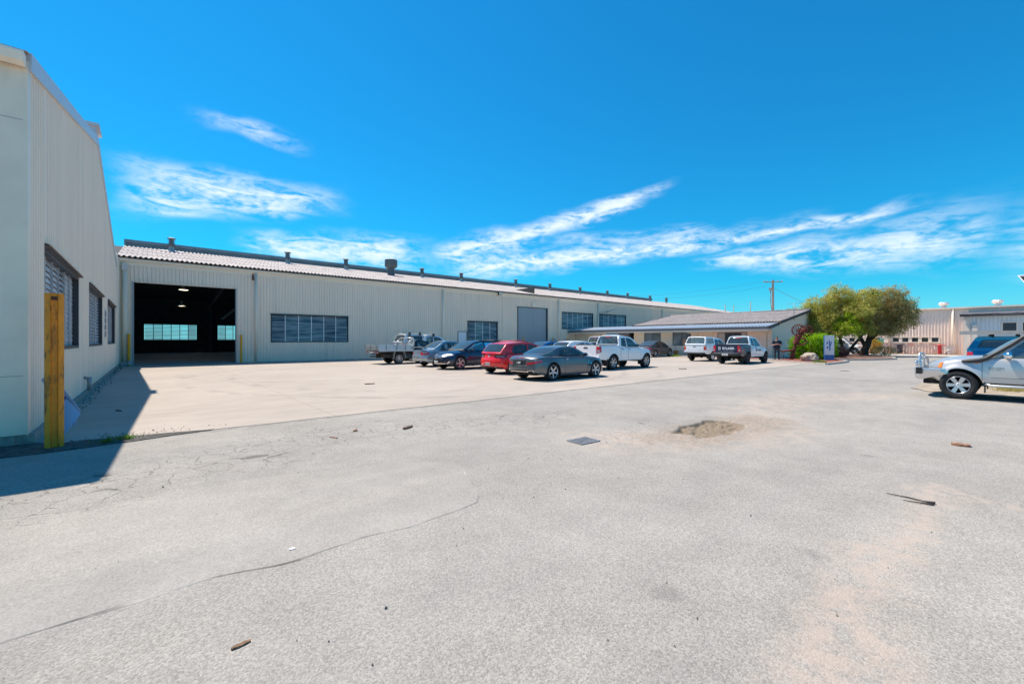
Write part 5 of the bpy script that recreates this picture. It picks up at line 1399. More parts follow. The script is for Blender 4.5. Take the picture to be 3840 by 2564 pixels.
def crossover(loc, rz, sc):
    root = thing('crossover_car', 'dark navy blue crossover parked nose out between silver sedan and red hatchback', 'car', loc, rz, scale=sc)
    p = paint('navy', (.012, .022, .06), .25, .22)
    S = dict(paint=p, xf=1.35, xr=-1.35, R=.348, Ra=.402, tw=.235, wheel='twin', inset=.0,
        hw=[(-2.15, .80), (-1.9, .87), (-1.35, .90), (0, .90), (1.35, .90), (1.85, .86), (2.27, .70)],
        top=[(-2.15, 1.0), (-1.9, 1.05), (-1, 1.02), (.6, .985), (1.0, 1.0), (1.4, .97), (1.9, .88), (2.2, .76), (2.27, .70)],
        sh=[(-2.15, .97), (-1.9, 1.02), (-1, .99), (.6, .945), (1.1, .91), (1.8, .80), (2.27, .62)],
        bot=[(-2.15, .36), (-1.9, .30), (-1, .25), (1, .25), (1.8, .25), (2.27, .30)],
        fbul=.33, rbul=.22, fface=[(.25, .10), (.4, 0), (.6, .01), (.75, .12)], rface=[(.3, .1), (.45, 0), (.7, .03), (1., .15)],
        doors=[(-.28, .84), (-1.05, -.29)], flare=.02, cabx=(-1.9, .85), clad=mat('grey_cladding', (.07, .072, .078), .6), cladrow=2, handle_drop=.13)
    c = Car(S, root).body()
    c.cabin(dict(chain=[(1.14, .99, 'W'), (.36, 1.39, 'R'), (-.08, 1.475, 'R'), (-.85, 1.475, 'R'), (-1.45, 1.40, 'B'), (-1.98, 1.06, '')],
        cw=[(-1.98, .66), (-1.5, .77), (-.8, .82), (.3, .82), (1.14, .73)], tum=.30, z0=.98,
        wins=[[(.88, .995), (.31, 1.325), (-.05, 1.395), (-.25, 1.40), (-.25, .995)], [(-.32, .995), (-.32, 1.40), (-.85, 1.385), (-1.15, 1.28), (-1.1, 1.02)], [(-1.17, 1.03), (-1.22, 1.26), (-1.45, 1.18)]], glass=GLASSD, rglass=GLASSD, wglass=glass('windscreen_glass', (.45, .62, .66), .5)))
    c.seats(-.05, .98, -.9)
    c.wheels(); c.mirrors(.66, .97)
    corner_lamp(c, 'headlamp', 'front', .68, .79, .30, .26, CLEARL, slant=.05, rnd=.3)
    corner_lamp(c, 'tail_lamp', 'rear', .85, 1.0, .3, .25, REDL)
    g = c.patch('grille', [(-.42, .50), (.42, .50), (.50, .74), (-.50, .74)], 'front', BLACKP, .006, n=6, rnd=.3)
    for z in (.58, .65): c.patch('grille_bar', [(-.45, z), (.45, z), (.46, z + .03), (-.46, z + .03)], 'front', CHROME, .02, n=6, parent=g)
    c.disc('badge', (0, .63), 'front', .085, CHROME, off=.04)
    st = MB()
    h = c.hit((6, 0, .63), (-1, 0, 0)); x = h[0].x + .045
    for k in range(3):
        a = R(90) + k * 2 * math.pi / 3; st.beam((x, 0, .63), (x, .08 * math.cos(a), .63 + .08 * math.sin(a)), .014, .01)
    st.build('badge_star', CHROME, root)
    c.patch('lower_intake', [(-.70, .33), (.70, .33), (.62, .46), (-.62, .46)], 'front', BLACKP, .006, n=8)
    c.patch('skid_trim', [(-.62, .30), (.62, .30), (.66, .34), (-.66, .34)], 'front', CHROME, .018, n=8)
    for sg in (1, -1): c.patch('bumper_wing', [(sg * .60, .31), (sg * .66, .31), (sg * .80, .45), (sg * .75, .45)], 'front', CHROME, .016, n=4)
    for v in ('left', 'right'): c.patch('window_trim', [(-1.1, .968), (.85, .955), (.85, .972), (-1.1, .985)], v, CHROME, .012, n=10)
    c.plate('front', .42, '', True, w=.36, h=.10)
    r = MB()
    for sg in (1, -1): r.tube([(.2, sg * .62, 1.42), (-.1, sg * .62, 1.50), (-1.0, sg * .62, 1.50), (-1.35, sg * .62, 1.43)], .014, 6)
    r.build('roof_rail', BLACKP, root)
    return root

def sedan(loc, rz, sc, label, p, kind, spoiler=False, wheel='multi', plate='', name='sedan_car', group=None):
    root = thing(name, label, 'car', loc, rz, group, sc)
    S = dict(paint=p, xf=1.27, xr=-1.27, R=.318, Ra=.366, tw=.21, wheel=wheel, inset=.01,
        hw=[(-2.22, .78), (-2.0, .845), (-1.3, .87), (0, .875), (1.3, .87), (1.8, .82), (2.19, .68)],
        top=[(-2.22, .90), (-2.1, .96), (-1.6, .985), (-1.2, .97), (0, .925), (.8, .925), (1.1, .925), (1.6, .86), (2.05, .74), (2.19, .66)],
        sh=[(-2.22, .86), (-2.1, .90), (-1.6, .92), (-1.2, .915), (0, .895), (.8, .88), (1.2, .85), (1.7, .77), (2.19, .59)],
        bot=[(-2.22, .34), (-1.95, .25), (-1., .19), (1, .19), (1.8, .2), (2.19, .24)],
        fbul=.28, rbul=.17, fface=[(.2, .06), (.35, 0), (.6, .02), (.8, .14)], rface=[(.3, .08), (.42, .0), (.58, .0), (.66, .05), (.9, .09)],
        doors=[(-.25, .80), (-1.02, -.26)], seams=[], flare=.016, cabx=(-1.35, .8), handle_drop=.12)
    if kind == 'wedge':     # one long arc from bonnet to boot
        ch = [(1.32, .94, 'W'), (.32, 1.36, 'R'), (-.1, 1.43, 'R'), (-.65, 1.415, 'B'), (-1.68, 1.02, '')]
        wn_ = [[(.86, .96), (.28, 1.27), (-.08, 1.345), (-.22, 1.35), (-.22, .955)], [(-.29, .955), (-.29, 1.35), (-.62, 1.325), (-1.08, 1.13), (-1.08, .98)]]
        cw_ = [(-1.68, .66), (-1.2, .77), (-.5, .80), (.4, .80), (1.32, .70)]
    else:
        ch = [(1.0, .935, 'W'), (.30, 1.355, 'R'), (-.12, 1.435, 'R'), (-.72, 1.42, 'B'), (-1.46, .985, '')]
        wn_ = [[(.74, .945), (.24, 1.28), (-.08, 1.36), (-.22, 1.365), (-.22, .945)], [(-.28, .945), (-.28, 1.366), (-.68, 1.345), (-1.06, 1.12), (-1.06, .965)]]
        cw_ = [(-1.46, .66), (-1.1, .76), (-.5, .795), (.4, .79), (1.0, .72)]
    c = Car(S, root).body()
    c.cabin(dict(chain=ch, cw=cw_, tum=.32, z0=.94, wins=wn_, rglass=glass('sedan_rear_glass', (.5, .62, .66), .5)))
    c.seats(-.08, .93, -.88)
    c.wheels(); c.mirrors(.60, .92)
    corner_lamp(c, 'tail_lamp', 'rear', .66, .84, .36, .24, REDL, slant=.02, rnd=.5)
    if spoiler: corner_lamp(c, 'reversing_lens', 'rear', .755, .825, .20, .08, CLEARL, rnd=.6, off=.014)
    corner_lamp(c, 'headlamp', 'front', .58, .74, .36, .34, CLEARL, rnd=.4)
    c.patch('grille', [(-.36, .42), (.36, .42), (.36, .56), (-.36, .56)], 'front', BLACKP, .006, n=5, rnd=.3)
    c.plate('rear', .50, plate, bool(not spoiler), y=.0, w=.37, h=.12)
    c.patch('boot_seam', [(-.62, .612), (.62, .612), (.62, .622), (-.62, .622)], 'rear', SEAM, .003, n=5)
    if spoiler:
        w = MB(); rows = []
        for (y, z) in ((-.74, 1.0), (-.72, 1.075), (-.4, 1.09), (0, 1.093), (.4, 1.09), (.72, 1.075), (.74, 1.0)):
            rows.append([(c.xa + .10, y, z), (c.xa + .30, y, z + .01), (c.xa + .30, y, z + .03), (c.xa + .08, y, z + .035)])
        w.grid(rows, 0, True, closed=True); w.build('boot_spoiler', p, root, weld=True, sharp=40)
        e = MB(); e.lathe([(.04, -.06), (.045, .0), (.036, 0), (.03, .05)], 12, 'x', (c.xa + .1, -.52, .30)); e.build('exhaust_tip', CHROME, root)
    return root

def white_hatch(loc, rz, sc):
    root = thing('hatchback_car', 'white hatchback half hidden behind the grey roadster and the white single-tone pickup', 'car', loc, rz, scale=sc)
    p = paint('white', (.80, .81, .82), 0., .3)
    S = dict(paint=p, xf=1.28, xr=-1.28, R=.32, Ra=.37, tw=.21, wheel='multi', inset=.01,
        hw=[(-2.05, .78), (-1.85, .86), (-1.3, .885), (0, .885), (1.3, .88), (1.8, .82), (2.15, .68)],
        top=[(-2.05, .95), (-1.8, 1.0), (-1, .97), (.6, .94), (1.0, .95), (1.3, .92), (1.8, .83), (2.15, .68)],
        sh=[(-2.05, .92), (-1.8, .97), (-1, .94), (.6, .90), (1.0, .88), (1.8, .76), (2.15, .6)],
        bot=[(-2.05, .34), (-1.85, .25), (-1., .2), (1, .2), (1.8, .21), (2.15, .25)],
        fbul=.28, rbul=.24, fface=[(.2, .05), (.35, 0), (.6, .02), (.8, .12)], rface=[(.3, .1), (.42, 0), (.62, .0), (.75, .08), (.95, .16)],
        doors=[(-.30, .80), (-1.02, -.31)], flare=.014, cabx=(-1.8, .8))
    c = Car(S, root).body()
    c.cabin(dict(chain=[(1.10, .945, 'W'), (.30, 1.35, 'R'), (-.12, 1.455, 'R'), (-.8, 1.45, 'R'), (-1.45, 1.38, 'B'), (-1.90, 1.02, '')],
        cw=[(-1.90, .62), (-1.5, .73), (-.8, .81), (.3, .81), (1.10, .73)], tum=.30, z0=.94, bowr=.14,
        wins=[[(.84, .955), (.26, 1.28), (-.1, 1.37), (-.27, 1.375), (-.27, .955)], [(-.34, .955), (-.34, 1.377), (-.8, 1.35), (-1.22, 1.17), (-1.1, 1.0)]], rglass=GLASSD))
    c.seats(-.05, .95, -.9); c.wheels(); c.mirrors(.64, .93)
    corner_lamp(c, 'tail_lamp', 'rear', .78, .93, .30, .26, REDL, rnd=.5)
    c.patch('brake_lamp', [(-.16, 1.395), (.16, 1.395), (.16, 1.42), (-.16, 1.42)], 'rear', REDL, .01, n=3)
    c.plate('rear', .52, '')
    return root

def ute_cab(c, bed, wide=.83, top=1.78, ext=True, dual=False, z0=1.2, rg=None, xw=1.10):
    b = bed
    wins = [[(xw - .26, z0 + .01), (.31, top - .155), (.02, top - .095), (-.19, top - .09), (-.19, z0)]]
    if dual: wins.append([(-.27, z0), (-.27, top - .09), (b + .30, top - .10), (b + .20, z0 + .04)])
    elif ext: wins.append([(-.27, z0), (-.27, top - .09), (b + .34, top - .11), (b + .22, z0 + .05)])
    c.cabin(dict(chain=[(xw, z0 - .01, 'W'), (.36, top - .08, 'R'), (-.05, top, 'R'), (b + .22, top - .005, 'B'), (b + .02, z0 + .06, '')],
        cw=[(b, wide - .02), (-.2, wide), (.4, wide - .005), (xw, wide - .05)], tum=.24, z0=z0, bowr=.035, crown=.03, wins=wins, rglass=rg or GLASS, lip=True, zr=z0, zf=z0 - .05))

def tonneau(c, bed, z, m):
    t = MB(); x0, x1 = c.xa + .09, bed - .04
    t.box(x0, x1, -.74, .74, z, z + .028)
    return t.build('tonneau_cover', m, c.root)

def rear_bumper(c, z, m, w=.86, h=.2, d=.16, name='rear_bumper'):
    b = MB(); x = c.xa; rows = []
    for y in (-w, -w * .86, -w * .4, 0, w * .4, w * .86, w):
        k = .07 if abs(y) > w * .9 else 0
        rows.append([(x - d + .02 + k, y, z), (x - d + k, y, z + .03), (x - d + k, y, z + h - .04), (x - d + .03 + k, y, z + h), (x + .12, y, z + h), (x + .12, y, z)])
    b.grid(rows, 0, True, closed=True)
    b.add(rows[0], [(0, 1, 2, 3, 4, 5)]); b.add(rows[-1], [(5, 4, 3, 2, 1, 0)])
    return b.build(name, m, c.root, weld=True, sharp=40)

def flaps(c, zt=.5):
    for sg in (1, -1):
        for xw in (c.S['xr'], c.S['xf']):
            f = MB(); x = xw - c.S['Ra'] - .03
            f.box(x - .012, x + .012, sg * (c.hwf(xw) - .13) - .13, sg * (c.hwf(xw) - .13) + .13, .20, zt + .12)
            f.build('mud_flap', BLACKP, c.root)

def chassis(c, z=.42):
    m = MB(); xa = c.xa
    for y in (-.38, .38): m.box(xa + .1, c.xb - .6, y - .04, y + .04, z, z + .14)
    m.tube([(xa + .6, .25, z - .04), (xa + 1.1, .25, z - .04)], .11, 10)
    m.tube([(xa + 1.1, .25, z - .02), (1.2, .25, z)], .03, 8)
    m.lathe([(.001, -.12), (.1, -.09), (.13, 0), (.1, .09), (.001, .12)], 12, 'x', (c.S['xr'], 0, c.S['R']))
    for sg in (1, -1): m.beam((c.S['xr'] - .6, sg * .52, c.S['R'] + .1), (c.S['xr'] + .55, sg * .52, c.S['R'] + .06), .06, .05)
    m.build('chassis', UNDER, c.root)

def white_pickup(loc, rz, sc):
    root = thing('pickup_truck', 'plain white extended-cab pickup with black tray cover beside the grey roadster', 'pickup', loc, rz, scale=sc)
    p = paint('white', (.80, .81, .82), 0., .3)
    c = Car(ute_spec(p, R=.385, Ra=.47), root).body()
    ute_cab(c, -.95)
    tonneau(c, -.95, 1.292, mat('tray_cover', (.035, .037, .04), .7)); rear_bumper(c, .52, p, .88, .17)
    c.seats(.0, 1.16, None); c.wheels(); c.mirrors(.62, 1.22, BLACKP, 1.15); flaps(c); chassis(c)
    corner_lamp(c, 'tail_lamp', 'rear', .88, 1.24, .17, .17, REDL, slant=.06)
    corner_lamp(c, 'reversing_lens', 'rear', .93, 1.06, .12, .02, CLEARL, off=.013)
    corner_lamp(c, 'headlamp', 'front', .78, .95, .3, .3, CLEARL)
    t = c.patch('tailgate', [(-.68, .74), (.68, .74), (.68, 1.27), (-.68, 1.27)], 'rear', p, .012, n=3)
    c.patch('tailgate_handle', [(-.14, 1.13), (.14, 1.13), (.12, 1.20), (-.12, 1.20)], 'rear', BLACKP, .022, n=2, parent=t)
    c.letters('D-MAX', .05, (-.52, .82), 'rear', INK, 'badge_lettering', t, .03)
    c.letters('ISUZU', .045, (.52, .90), 'rear', INK, 'badge_lettering', t, .03)
    c.plate('rear', .61, '918 FT3', True)
    c.patch('brake_lamp', [(-.17, 1.735), (.17, 1.735), (.17, 1.765), (-.17, 1.765)], 'rear', REDL, .02, n=3)
    return root

def wrapped_pickup(loc, rz, sc, label, letters=True, group=None):
    root = thing('pickup_truck', label, 'pickup', loc, rz, group, sc)
    p = paint('white', (.80, .81, .82), 0., .3)
    wr = mat('paint_wrap_navy', (.013, .018, .045), .35, coat=.5)
    S = ute_spec(p, R=.385, Ra=.47, wheel='offroad'); S['wrap'] = -1.05; S['wrapmat'] = wr
    c = Car(S, root).body()
    ute_cab(c, -.95, top=1.81)
    tonneau(c, -.95, 1.292, mat('tray_cover', (.035, .037, .04), .7)); rear_bumper(c, .56, BLACKP, .90, .18, .18)
    for y in (-.27, .27):
        b = MB(); b.beam((-.94, y, 1.28), (-.76, y * .95, 1.69), .028, .02); b.build('window_bar', p, root)
    c.seats(.0, 1.16, None); c.wheels(); c.mirrors(.62, 1.24, BLACKP, 1.2); flaps(c); chassis(c)
    corner_lamp(c, 'tail_lamp', 'rear', .80, 1.22, .16, .12, REDL)
    corner_lamp(c, 'reversing_lens', 'rear', .86, 1.0, .10, .0, CLEARL, off=.013)
    corner_lamp(c, 'headlamp', 'front', .78, .95, .3, .3, CLEARL)
    t = c.patch('tailgate', [(-.70, .76), (.70, .76), (.70, 1.275), (-.70, 1.275)], 'rear', wr, .010, n=3)
    c.patch('brake_lamp', [(-.2, 1.75), (.2, 1.75), (.2, 1.79), (-.2, 1.79)], 'rear', REDL, .02, n=3)
    c.patch('bumper_step', [(-.8, .735), (.8, .735), (.8, .75), (-.8, .75)], 'rear', CHROME, .05, n=4)
    b = MB(); b.box(c.xa - .205, c.xa - .18, -.19, .19, .58, .70); pl = b.build('number_plate', PLATE_W, root)
    vs, fs = text_mesh('005 FJ2', .085, bold=.002); q = MB(); q.add([(c.xa - .208, -v.x, .64 + v.y) for v in vs], fs); stuff(q.build('plate_lettering', INK, pl, normals=False))
    # laser-cutting firm's lettering, on tailgate and door
    c.letters('BYLASER', .20, (-.14, 1.045), 'rear', WHITEINK, 'sign_lettering', t, .022, bold=.004, sx=1.0)
    c.letters('CUTTING EDGE TECHNOLOGY', .048, (-.14, .925), 'rear', SILVERINK, 'sign_lettering', t, .022)
    c.letters('Laser Cutting  |  Sheet Metal  |  Fabrication & Engineering', .043, (0, .835), 'rear', WHITEINK, 'sign_lettering', t, .022)
    def cube_mark(view, cx, cz, k, m, par, flip):
        for (poly) in ([(-.09, .10), (-.015, .15), (-.015, .03), (-.09, -.03)], [(.015, .15), (.09, .10), (.09, -.03), (.015, .03)], [(-.09, -.05), (-.015, .01), (-.015, -.13), (-.09, -.08)], [(.015, .01), (.09, -.05), (.09, -.08), (.015, -.13)]):
            c.patch('logo_mark', [(cx + a * k * flip, cz + b * k) for a, b in poly], view, m, .022 if view == 'rear' else .008, n=2, parent=par, thick=.004)
    cube_mark('rear', .44, 1.04, .85, SILVERINK, t, -1)
    c.letters('BYLASER', .155, (.36, .92), 'right', INK, 'sign_lettering', None, .010, bold=.003)
    c.letters('CUTTING EDGE TECHNOLOGY', .04, (.36, .81), 'right', INK, 'sign_lettering', None, .010)
    cube_mark('right', -.12, .93, .9, mat('ink_grey', (.3, .31, .35), .5), root, 1)
    for i, w in enumerate(('CUT', 'FOLD', 'WELD', 'PRESS')): c.letters(w, .06, (c.xa + .32, 1.17 - i * .09), 'right', WHITEINK, 'sign_lettering', None, .010)
    return root

def canopy_cabin(c, x0, x1, zb, zt, p, wide=.84, glass_=None, rear_slope=.28, wins=None, name='canopy', tum=.16):
    """x0 rear foot, x1 front; box canopy over the tray"""
    w = wins or [[(x1 - .08, zb + .10), (x1 - .10, zt - .10), (x0 + rear_slope + .16, zt - .10), (x0 + .26, zb + .10)]]
    return c.cabin(dict(chain=[(x1, zb, 'P'), (x1 - .01, zt - .04, 'R'), (x1 - .08, zt, 'R'), (x0 + rear_slope + .06, zt, 'R'), (x0 + rear_slope, zt - .05, 'B'), (x0 + .02, zb + .02, '')],
        cw=[(x0, wide - .02), (x1, wide)], tum=tum, z0=zb, bowf=.0, bowr=.05, crown=.03, hard=True, wins=w, glass=glass_ or GLASSD, rglass=glass_ or GLASSD, paint=p, zr=zb, zf=zb, rad=.05), name)

def rack(c, xs, z, y, m, over=.0, name='roof_rack'):
    r = MB()
    for x in xs:
        r.box(x - .03, x + .03, -y - over, y + over, z, z + .035)
        for sg in (1, -1): r.box(x - .05, x + .05, sg * (y - .08) - .03, sg * (y - .08) + .03, z - .13, z)
    return r.build(name, m, c.root)

def canopy_pickup_white(loc, rz, sc):
    root = thing('pickup_truck', 'older white dual-cab pickup with fibreglass canopy, left of the lettered pickup', 'pickup', loc, rz, scale=sc)
    p = paint('white', (.80, .81, .82), 0., .3)
    S = ute_spec(p, wb=3.0, ro=1.08, fo=.85, bed=-1.05, w=.86, R=.355, Ra=.42, tw=.22, wheel='steel', rail=1.22, belt=1.14, hood=1.06, lift=0., doors=[(-.22, .92), (-.98, -.23)])
    c = Car(S, root).body()
    ute_cab(c, -1.05, wide=.78, top=1.70, dual=True, z0=1.13)
    canopy_cabin(c, c.xa + .02, -1.06, 1.21, 1.80, p, .80, GLASS, .30)
    rear_bumper(c, .55, BLACKP, .78, .10, .08); flaps(c); chassis(c)
    c.seats(0, 1.05, -.8); c.wheels(); c.mirrors(.6, 1.16, BLACKP)
    corner_lamp(c, 'tail_lamp', 'rear', .84, 1.12, .13, .12, REDL); corner_lamp(c, 'indicator', 'rear', 1.04, 1.12, .12, .10, AMBER, off=.013)
    t = c.patch('tailgate', [(-.66, .68), (.66, .68), (.66, 1.19), (-.66, 1.19)], 'rear', p, .010, n=3)
    c.patch('tailgate_handle', [(-.09, 1.06), (.09, 1.06), (.09, 1.11), (-.09, 1.11)], 'rear', BLACKP, .02, n=2, parent=t)
    c.letters('FREESTYLE', .04, (-.42, .87), 'rear', INK, 'badge_lettering', t, .02); c.letters('COURIER', .045, (.45, .87), 'rear', INK, 'badge_lettering', t, .02)
    c.plate('rear', .63, '976 KTB', True, y=.05, w=.40, h=.12)
    return root

def canopy_pickup_silver(loc, rz, sc):
    root = thing('pickup_truck', 'silver-white dual-cab pickup with canopy and roof racks against the warehouse wall', 'pickup', loc, rz, scale=sc)
    p = paint('silver_white', (.72, .74, .77), .15, .3)
    S = ute_spec(p, wb=3.2, ro=1.1, fo=.9, bed=-1.05, w=.92, doors=[(-.22, .96), (-.98, -.23)], wheel='navara')
    c = Car(S, root).body()
    ute_cab(c, -1.05, wide=.83, top=1.78, dual=True)
    canopy_cabin(c, c.xa + .02, -1.06, 1.29, 1.86, p, .84, GLASSD, .26)
    rear_bumper(c, .55, CHROME, .86, .16); flaps(c); chassis(c)
    c.seats(0, 1.1, -.8); c.wheels(); c.mirrors(.62, 1.22, CHROME, 1.1)
    t = c.patch('tailgate', [(-.66, .72), (.66, .72), (.66, 1.26), (-.66, 1.26)], 'rear', p, .010, n=3)
    c.patch('tailgate_handle', [(-.13, .98), (.13, .98), (.11, 1.20), (-.11, 1.20)], 'rear', BLACKP, .02, n=2, parent=t)
    corner_lamp(c, 'tail_lamp', 'rear', .86, 1.2, .14, .12, REDL)
    rack(c, [c.xa + .55, -1.35], 2.0, .80, ALU); rack(c, [-.25], 1.92, .76, ALU)
    l = MB()
    for y in (-.6, .55): l.box(c.xa - .05, -1.2, y - .03, y + .03, 2.036, 2.075)
    l.box(c.xa - .08, c.xa + .0, -.8, .8, 2.036, 2.08); l.build('ladder_rack', mat('black_white_rail', (.45, .45, .45), .5, .4), root)
    for x in (c.xa + .55, -1.35, -.25):
        b = MB()
        b.box(x - .06, x + .06, -.84, -.72, 1.80 if x < -1 else 1.72, 2.0 if x < -1 else 1.93); b.build('rack_foot', BLACKP, root)
    return root

def tray_pickup(loc, rz, sc):
    root = thing('tray_pickup', 'black pickup with aluminium drop-side tray and headboard, leftmost of the parked row', 'pickup', loc, rz, scale=sc)
    p = paint('black', (.012, .013, .015), .2, .25)
    S = dict(paint=p, xf=1.55, xr=-1.55, R=.345, Ra=.40, tw=.24, wheel='multi', inset=.0,
        hw=[(-.52, .86), (-.3, .90), (.5, .92), (1.55, .91), (2.1, .86), (2.48, .70)],
        top=[(-.52, 1.0), (.5, .98), (1.1, .98), (1.6, .93), (2.2, .80), (2.48, .66)],
        sh=[(-.52, .97), (.5, .95), (1.1, .93), (1.6, .86), (2.2, .72), (2.48, .6)],
        bot=[(-.52, .30), (-.3, .24), (1, .22), (2.1, .22), (2.48, .26)],
        fbul=.28, rbul=.02, fface=[(.2, .05), (.35, 0), (.6, .02), (.8, .14)], rface=[(.2, 0), (1, 0)],
        doors=[(-.30, .98)], flare=.015, cabx=(-.45, 1.0), handle_drop=.12)
    c = Car(S, root).body()
    c.cabin(dict(chain=[(1.25, .98, 'W'), (.50, 1.42, 'R'), (.1, 1.505, 'R'), (-.25, 1.49, 'B'), (-.46, 1.03, '')], cw=[(-.46, .78), (.3, .82), (1.25, .74)], tum=.32, z0=.98,
        wins=[[(.98, .99), (.45, 1.35), (.1, 1.43), (-.2, 1.41), (-.26, .99)]]))
    c.seats(.05, .95, None); c.wheels(); c.mirrors(.82, .97)
    x0, x1 = -3.02, -.56
    tr = MB(); tr.box(x0, x1, -.94, .94, .86, .93); tr.build('tray_deck', ALU, root)
    for y in (-.93, .93):
        b = MB(); sg = 1 if y > 0 else -1
        b.box(x0, x1, y - .018, y + .018, .93, 1.20)
        for z in (.98, 1.06, 1.14): b.box(x0, x1, y + sg * .018, y + sg * .03, z, z + .03)
        b.build('drop_side', ALU, root)
        h = MB()
        for x in (x0 + .02, x0 + .55, x0 + 1.25, x0 + 1.85, x1 - .04): h.box(x - .018, x + .018, y + sg * .031, y + sg * .05, .88, 1.21)
        h.build('side_latch', mat('tray_latch', (.2, .2, .2), .5, .5), root)
        rl = MB(); rl.box(x0 + .1, x1 - .05, y - .02, y + .02, .80, .86); rl.build('rope_rail', ALU, root)
    b = MB(); b.box(x0 - .03, x0, -.93, .93, .93, 1.20)
    for z in (.98, 1.06, 1.14): b.box(x0 - .045, x0 - .03, -.9, .9, z, z + .03)
    for y in (-.88, -.02, .88): b.box(x0 - .06, x0 - .045, y - .02, y + .02, .90, 1.21, 1)
    b.build('tailboard', [ALU, mat('tray_latch', (.2, .2, .2), .5, .5)], root)
    hb = MB()
    for y in (-.90, .90): hb.tube([(x1, y, .93), (x1, y, 1.60), (x1 - .05, y * .97, 1.66)], .025, 8)
    hb.tube([(x1 - .05, -.88, 1.66), (x1 - .05, .88, 1.66)], .025, 8)
    for z in (1.22, 1.32, 1.42, 1.52): hb.tube([(x1, -.88, z), (x1, .88, z)], .017, 6)
    for y in (-.45, 0, .45): hb.tube([(x1, y, .93), (x1 - .03, y, 1.66)], .017, 6)
    for y in (-.9, .9): hb.tube([(x1 - .05, y, 1.64), (x1 - .55, y, 1.21)], .02, 6)
    hb.build('headboard', ALU, root)
    lb = MB(); lb.box(x0 + .02, x0 + .06, -.9, .9, .70, .80); o = lb.build('light_bar', ALU, root)
    for y in (-.74, .74):
        l = MB(); l.box(x0 - .005, x0 + .02, y - .13, y + .13, .715, .785); l.build('tail_lamp', REDL, o)
    pl = MB(); pl.box(x0 + .0, x0 + .018, -.2, .17, .69, .80); pl.build('number_plate', PLATE_W, root)
    for sg in (1, -1):
        g = MB(); xr = -1.55
        g.beam((xr - .42, sg * .84, .30), (xr - .30, sg * .84, .84), .2, .02, up=(1, 0, 0)); g.beam((xr + .42, sg * .84, .36), (xr + .32, sg * .84, .84), .2, .02, up=(1, 0, 0))
        g.build('mud_guard', ALU, root)
    m = MB()
    for y in (-.42, .42): m.box(-2.9, -.4, y - .05, y + .05, .62, .78)
    for x in (-2.7, -2.1, -1.0): m.box(x - .04, x + .04, -.9, .9, .78, .86)
    m.lathe([(.001, -.12), (.1, -.09), (.13, 0), (.1, .09), (.001, .12)], 12, 'x', (-1.55, 0, .345))
    m.tube([(-2.6, .2, .5), (-2.0, .2, .5)], .12, 10); m.box(-2.5, -1.95, -.75, -.3, .4, .6); m.box(-3.12, -2.6, -.04, .04, .45, .52)
    m.build('chassis', mat('rusty_underbody', (.06, .045, .035), .9, var=.5), root)
    return root

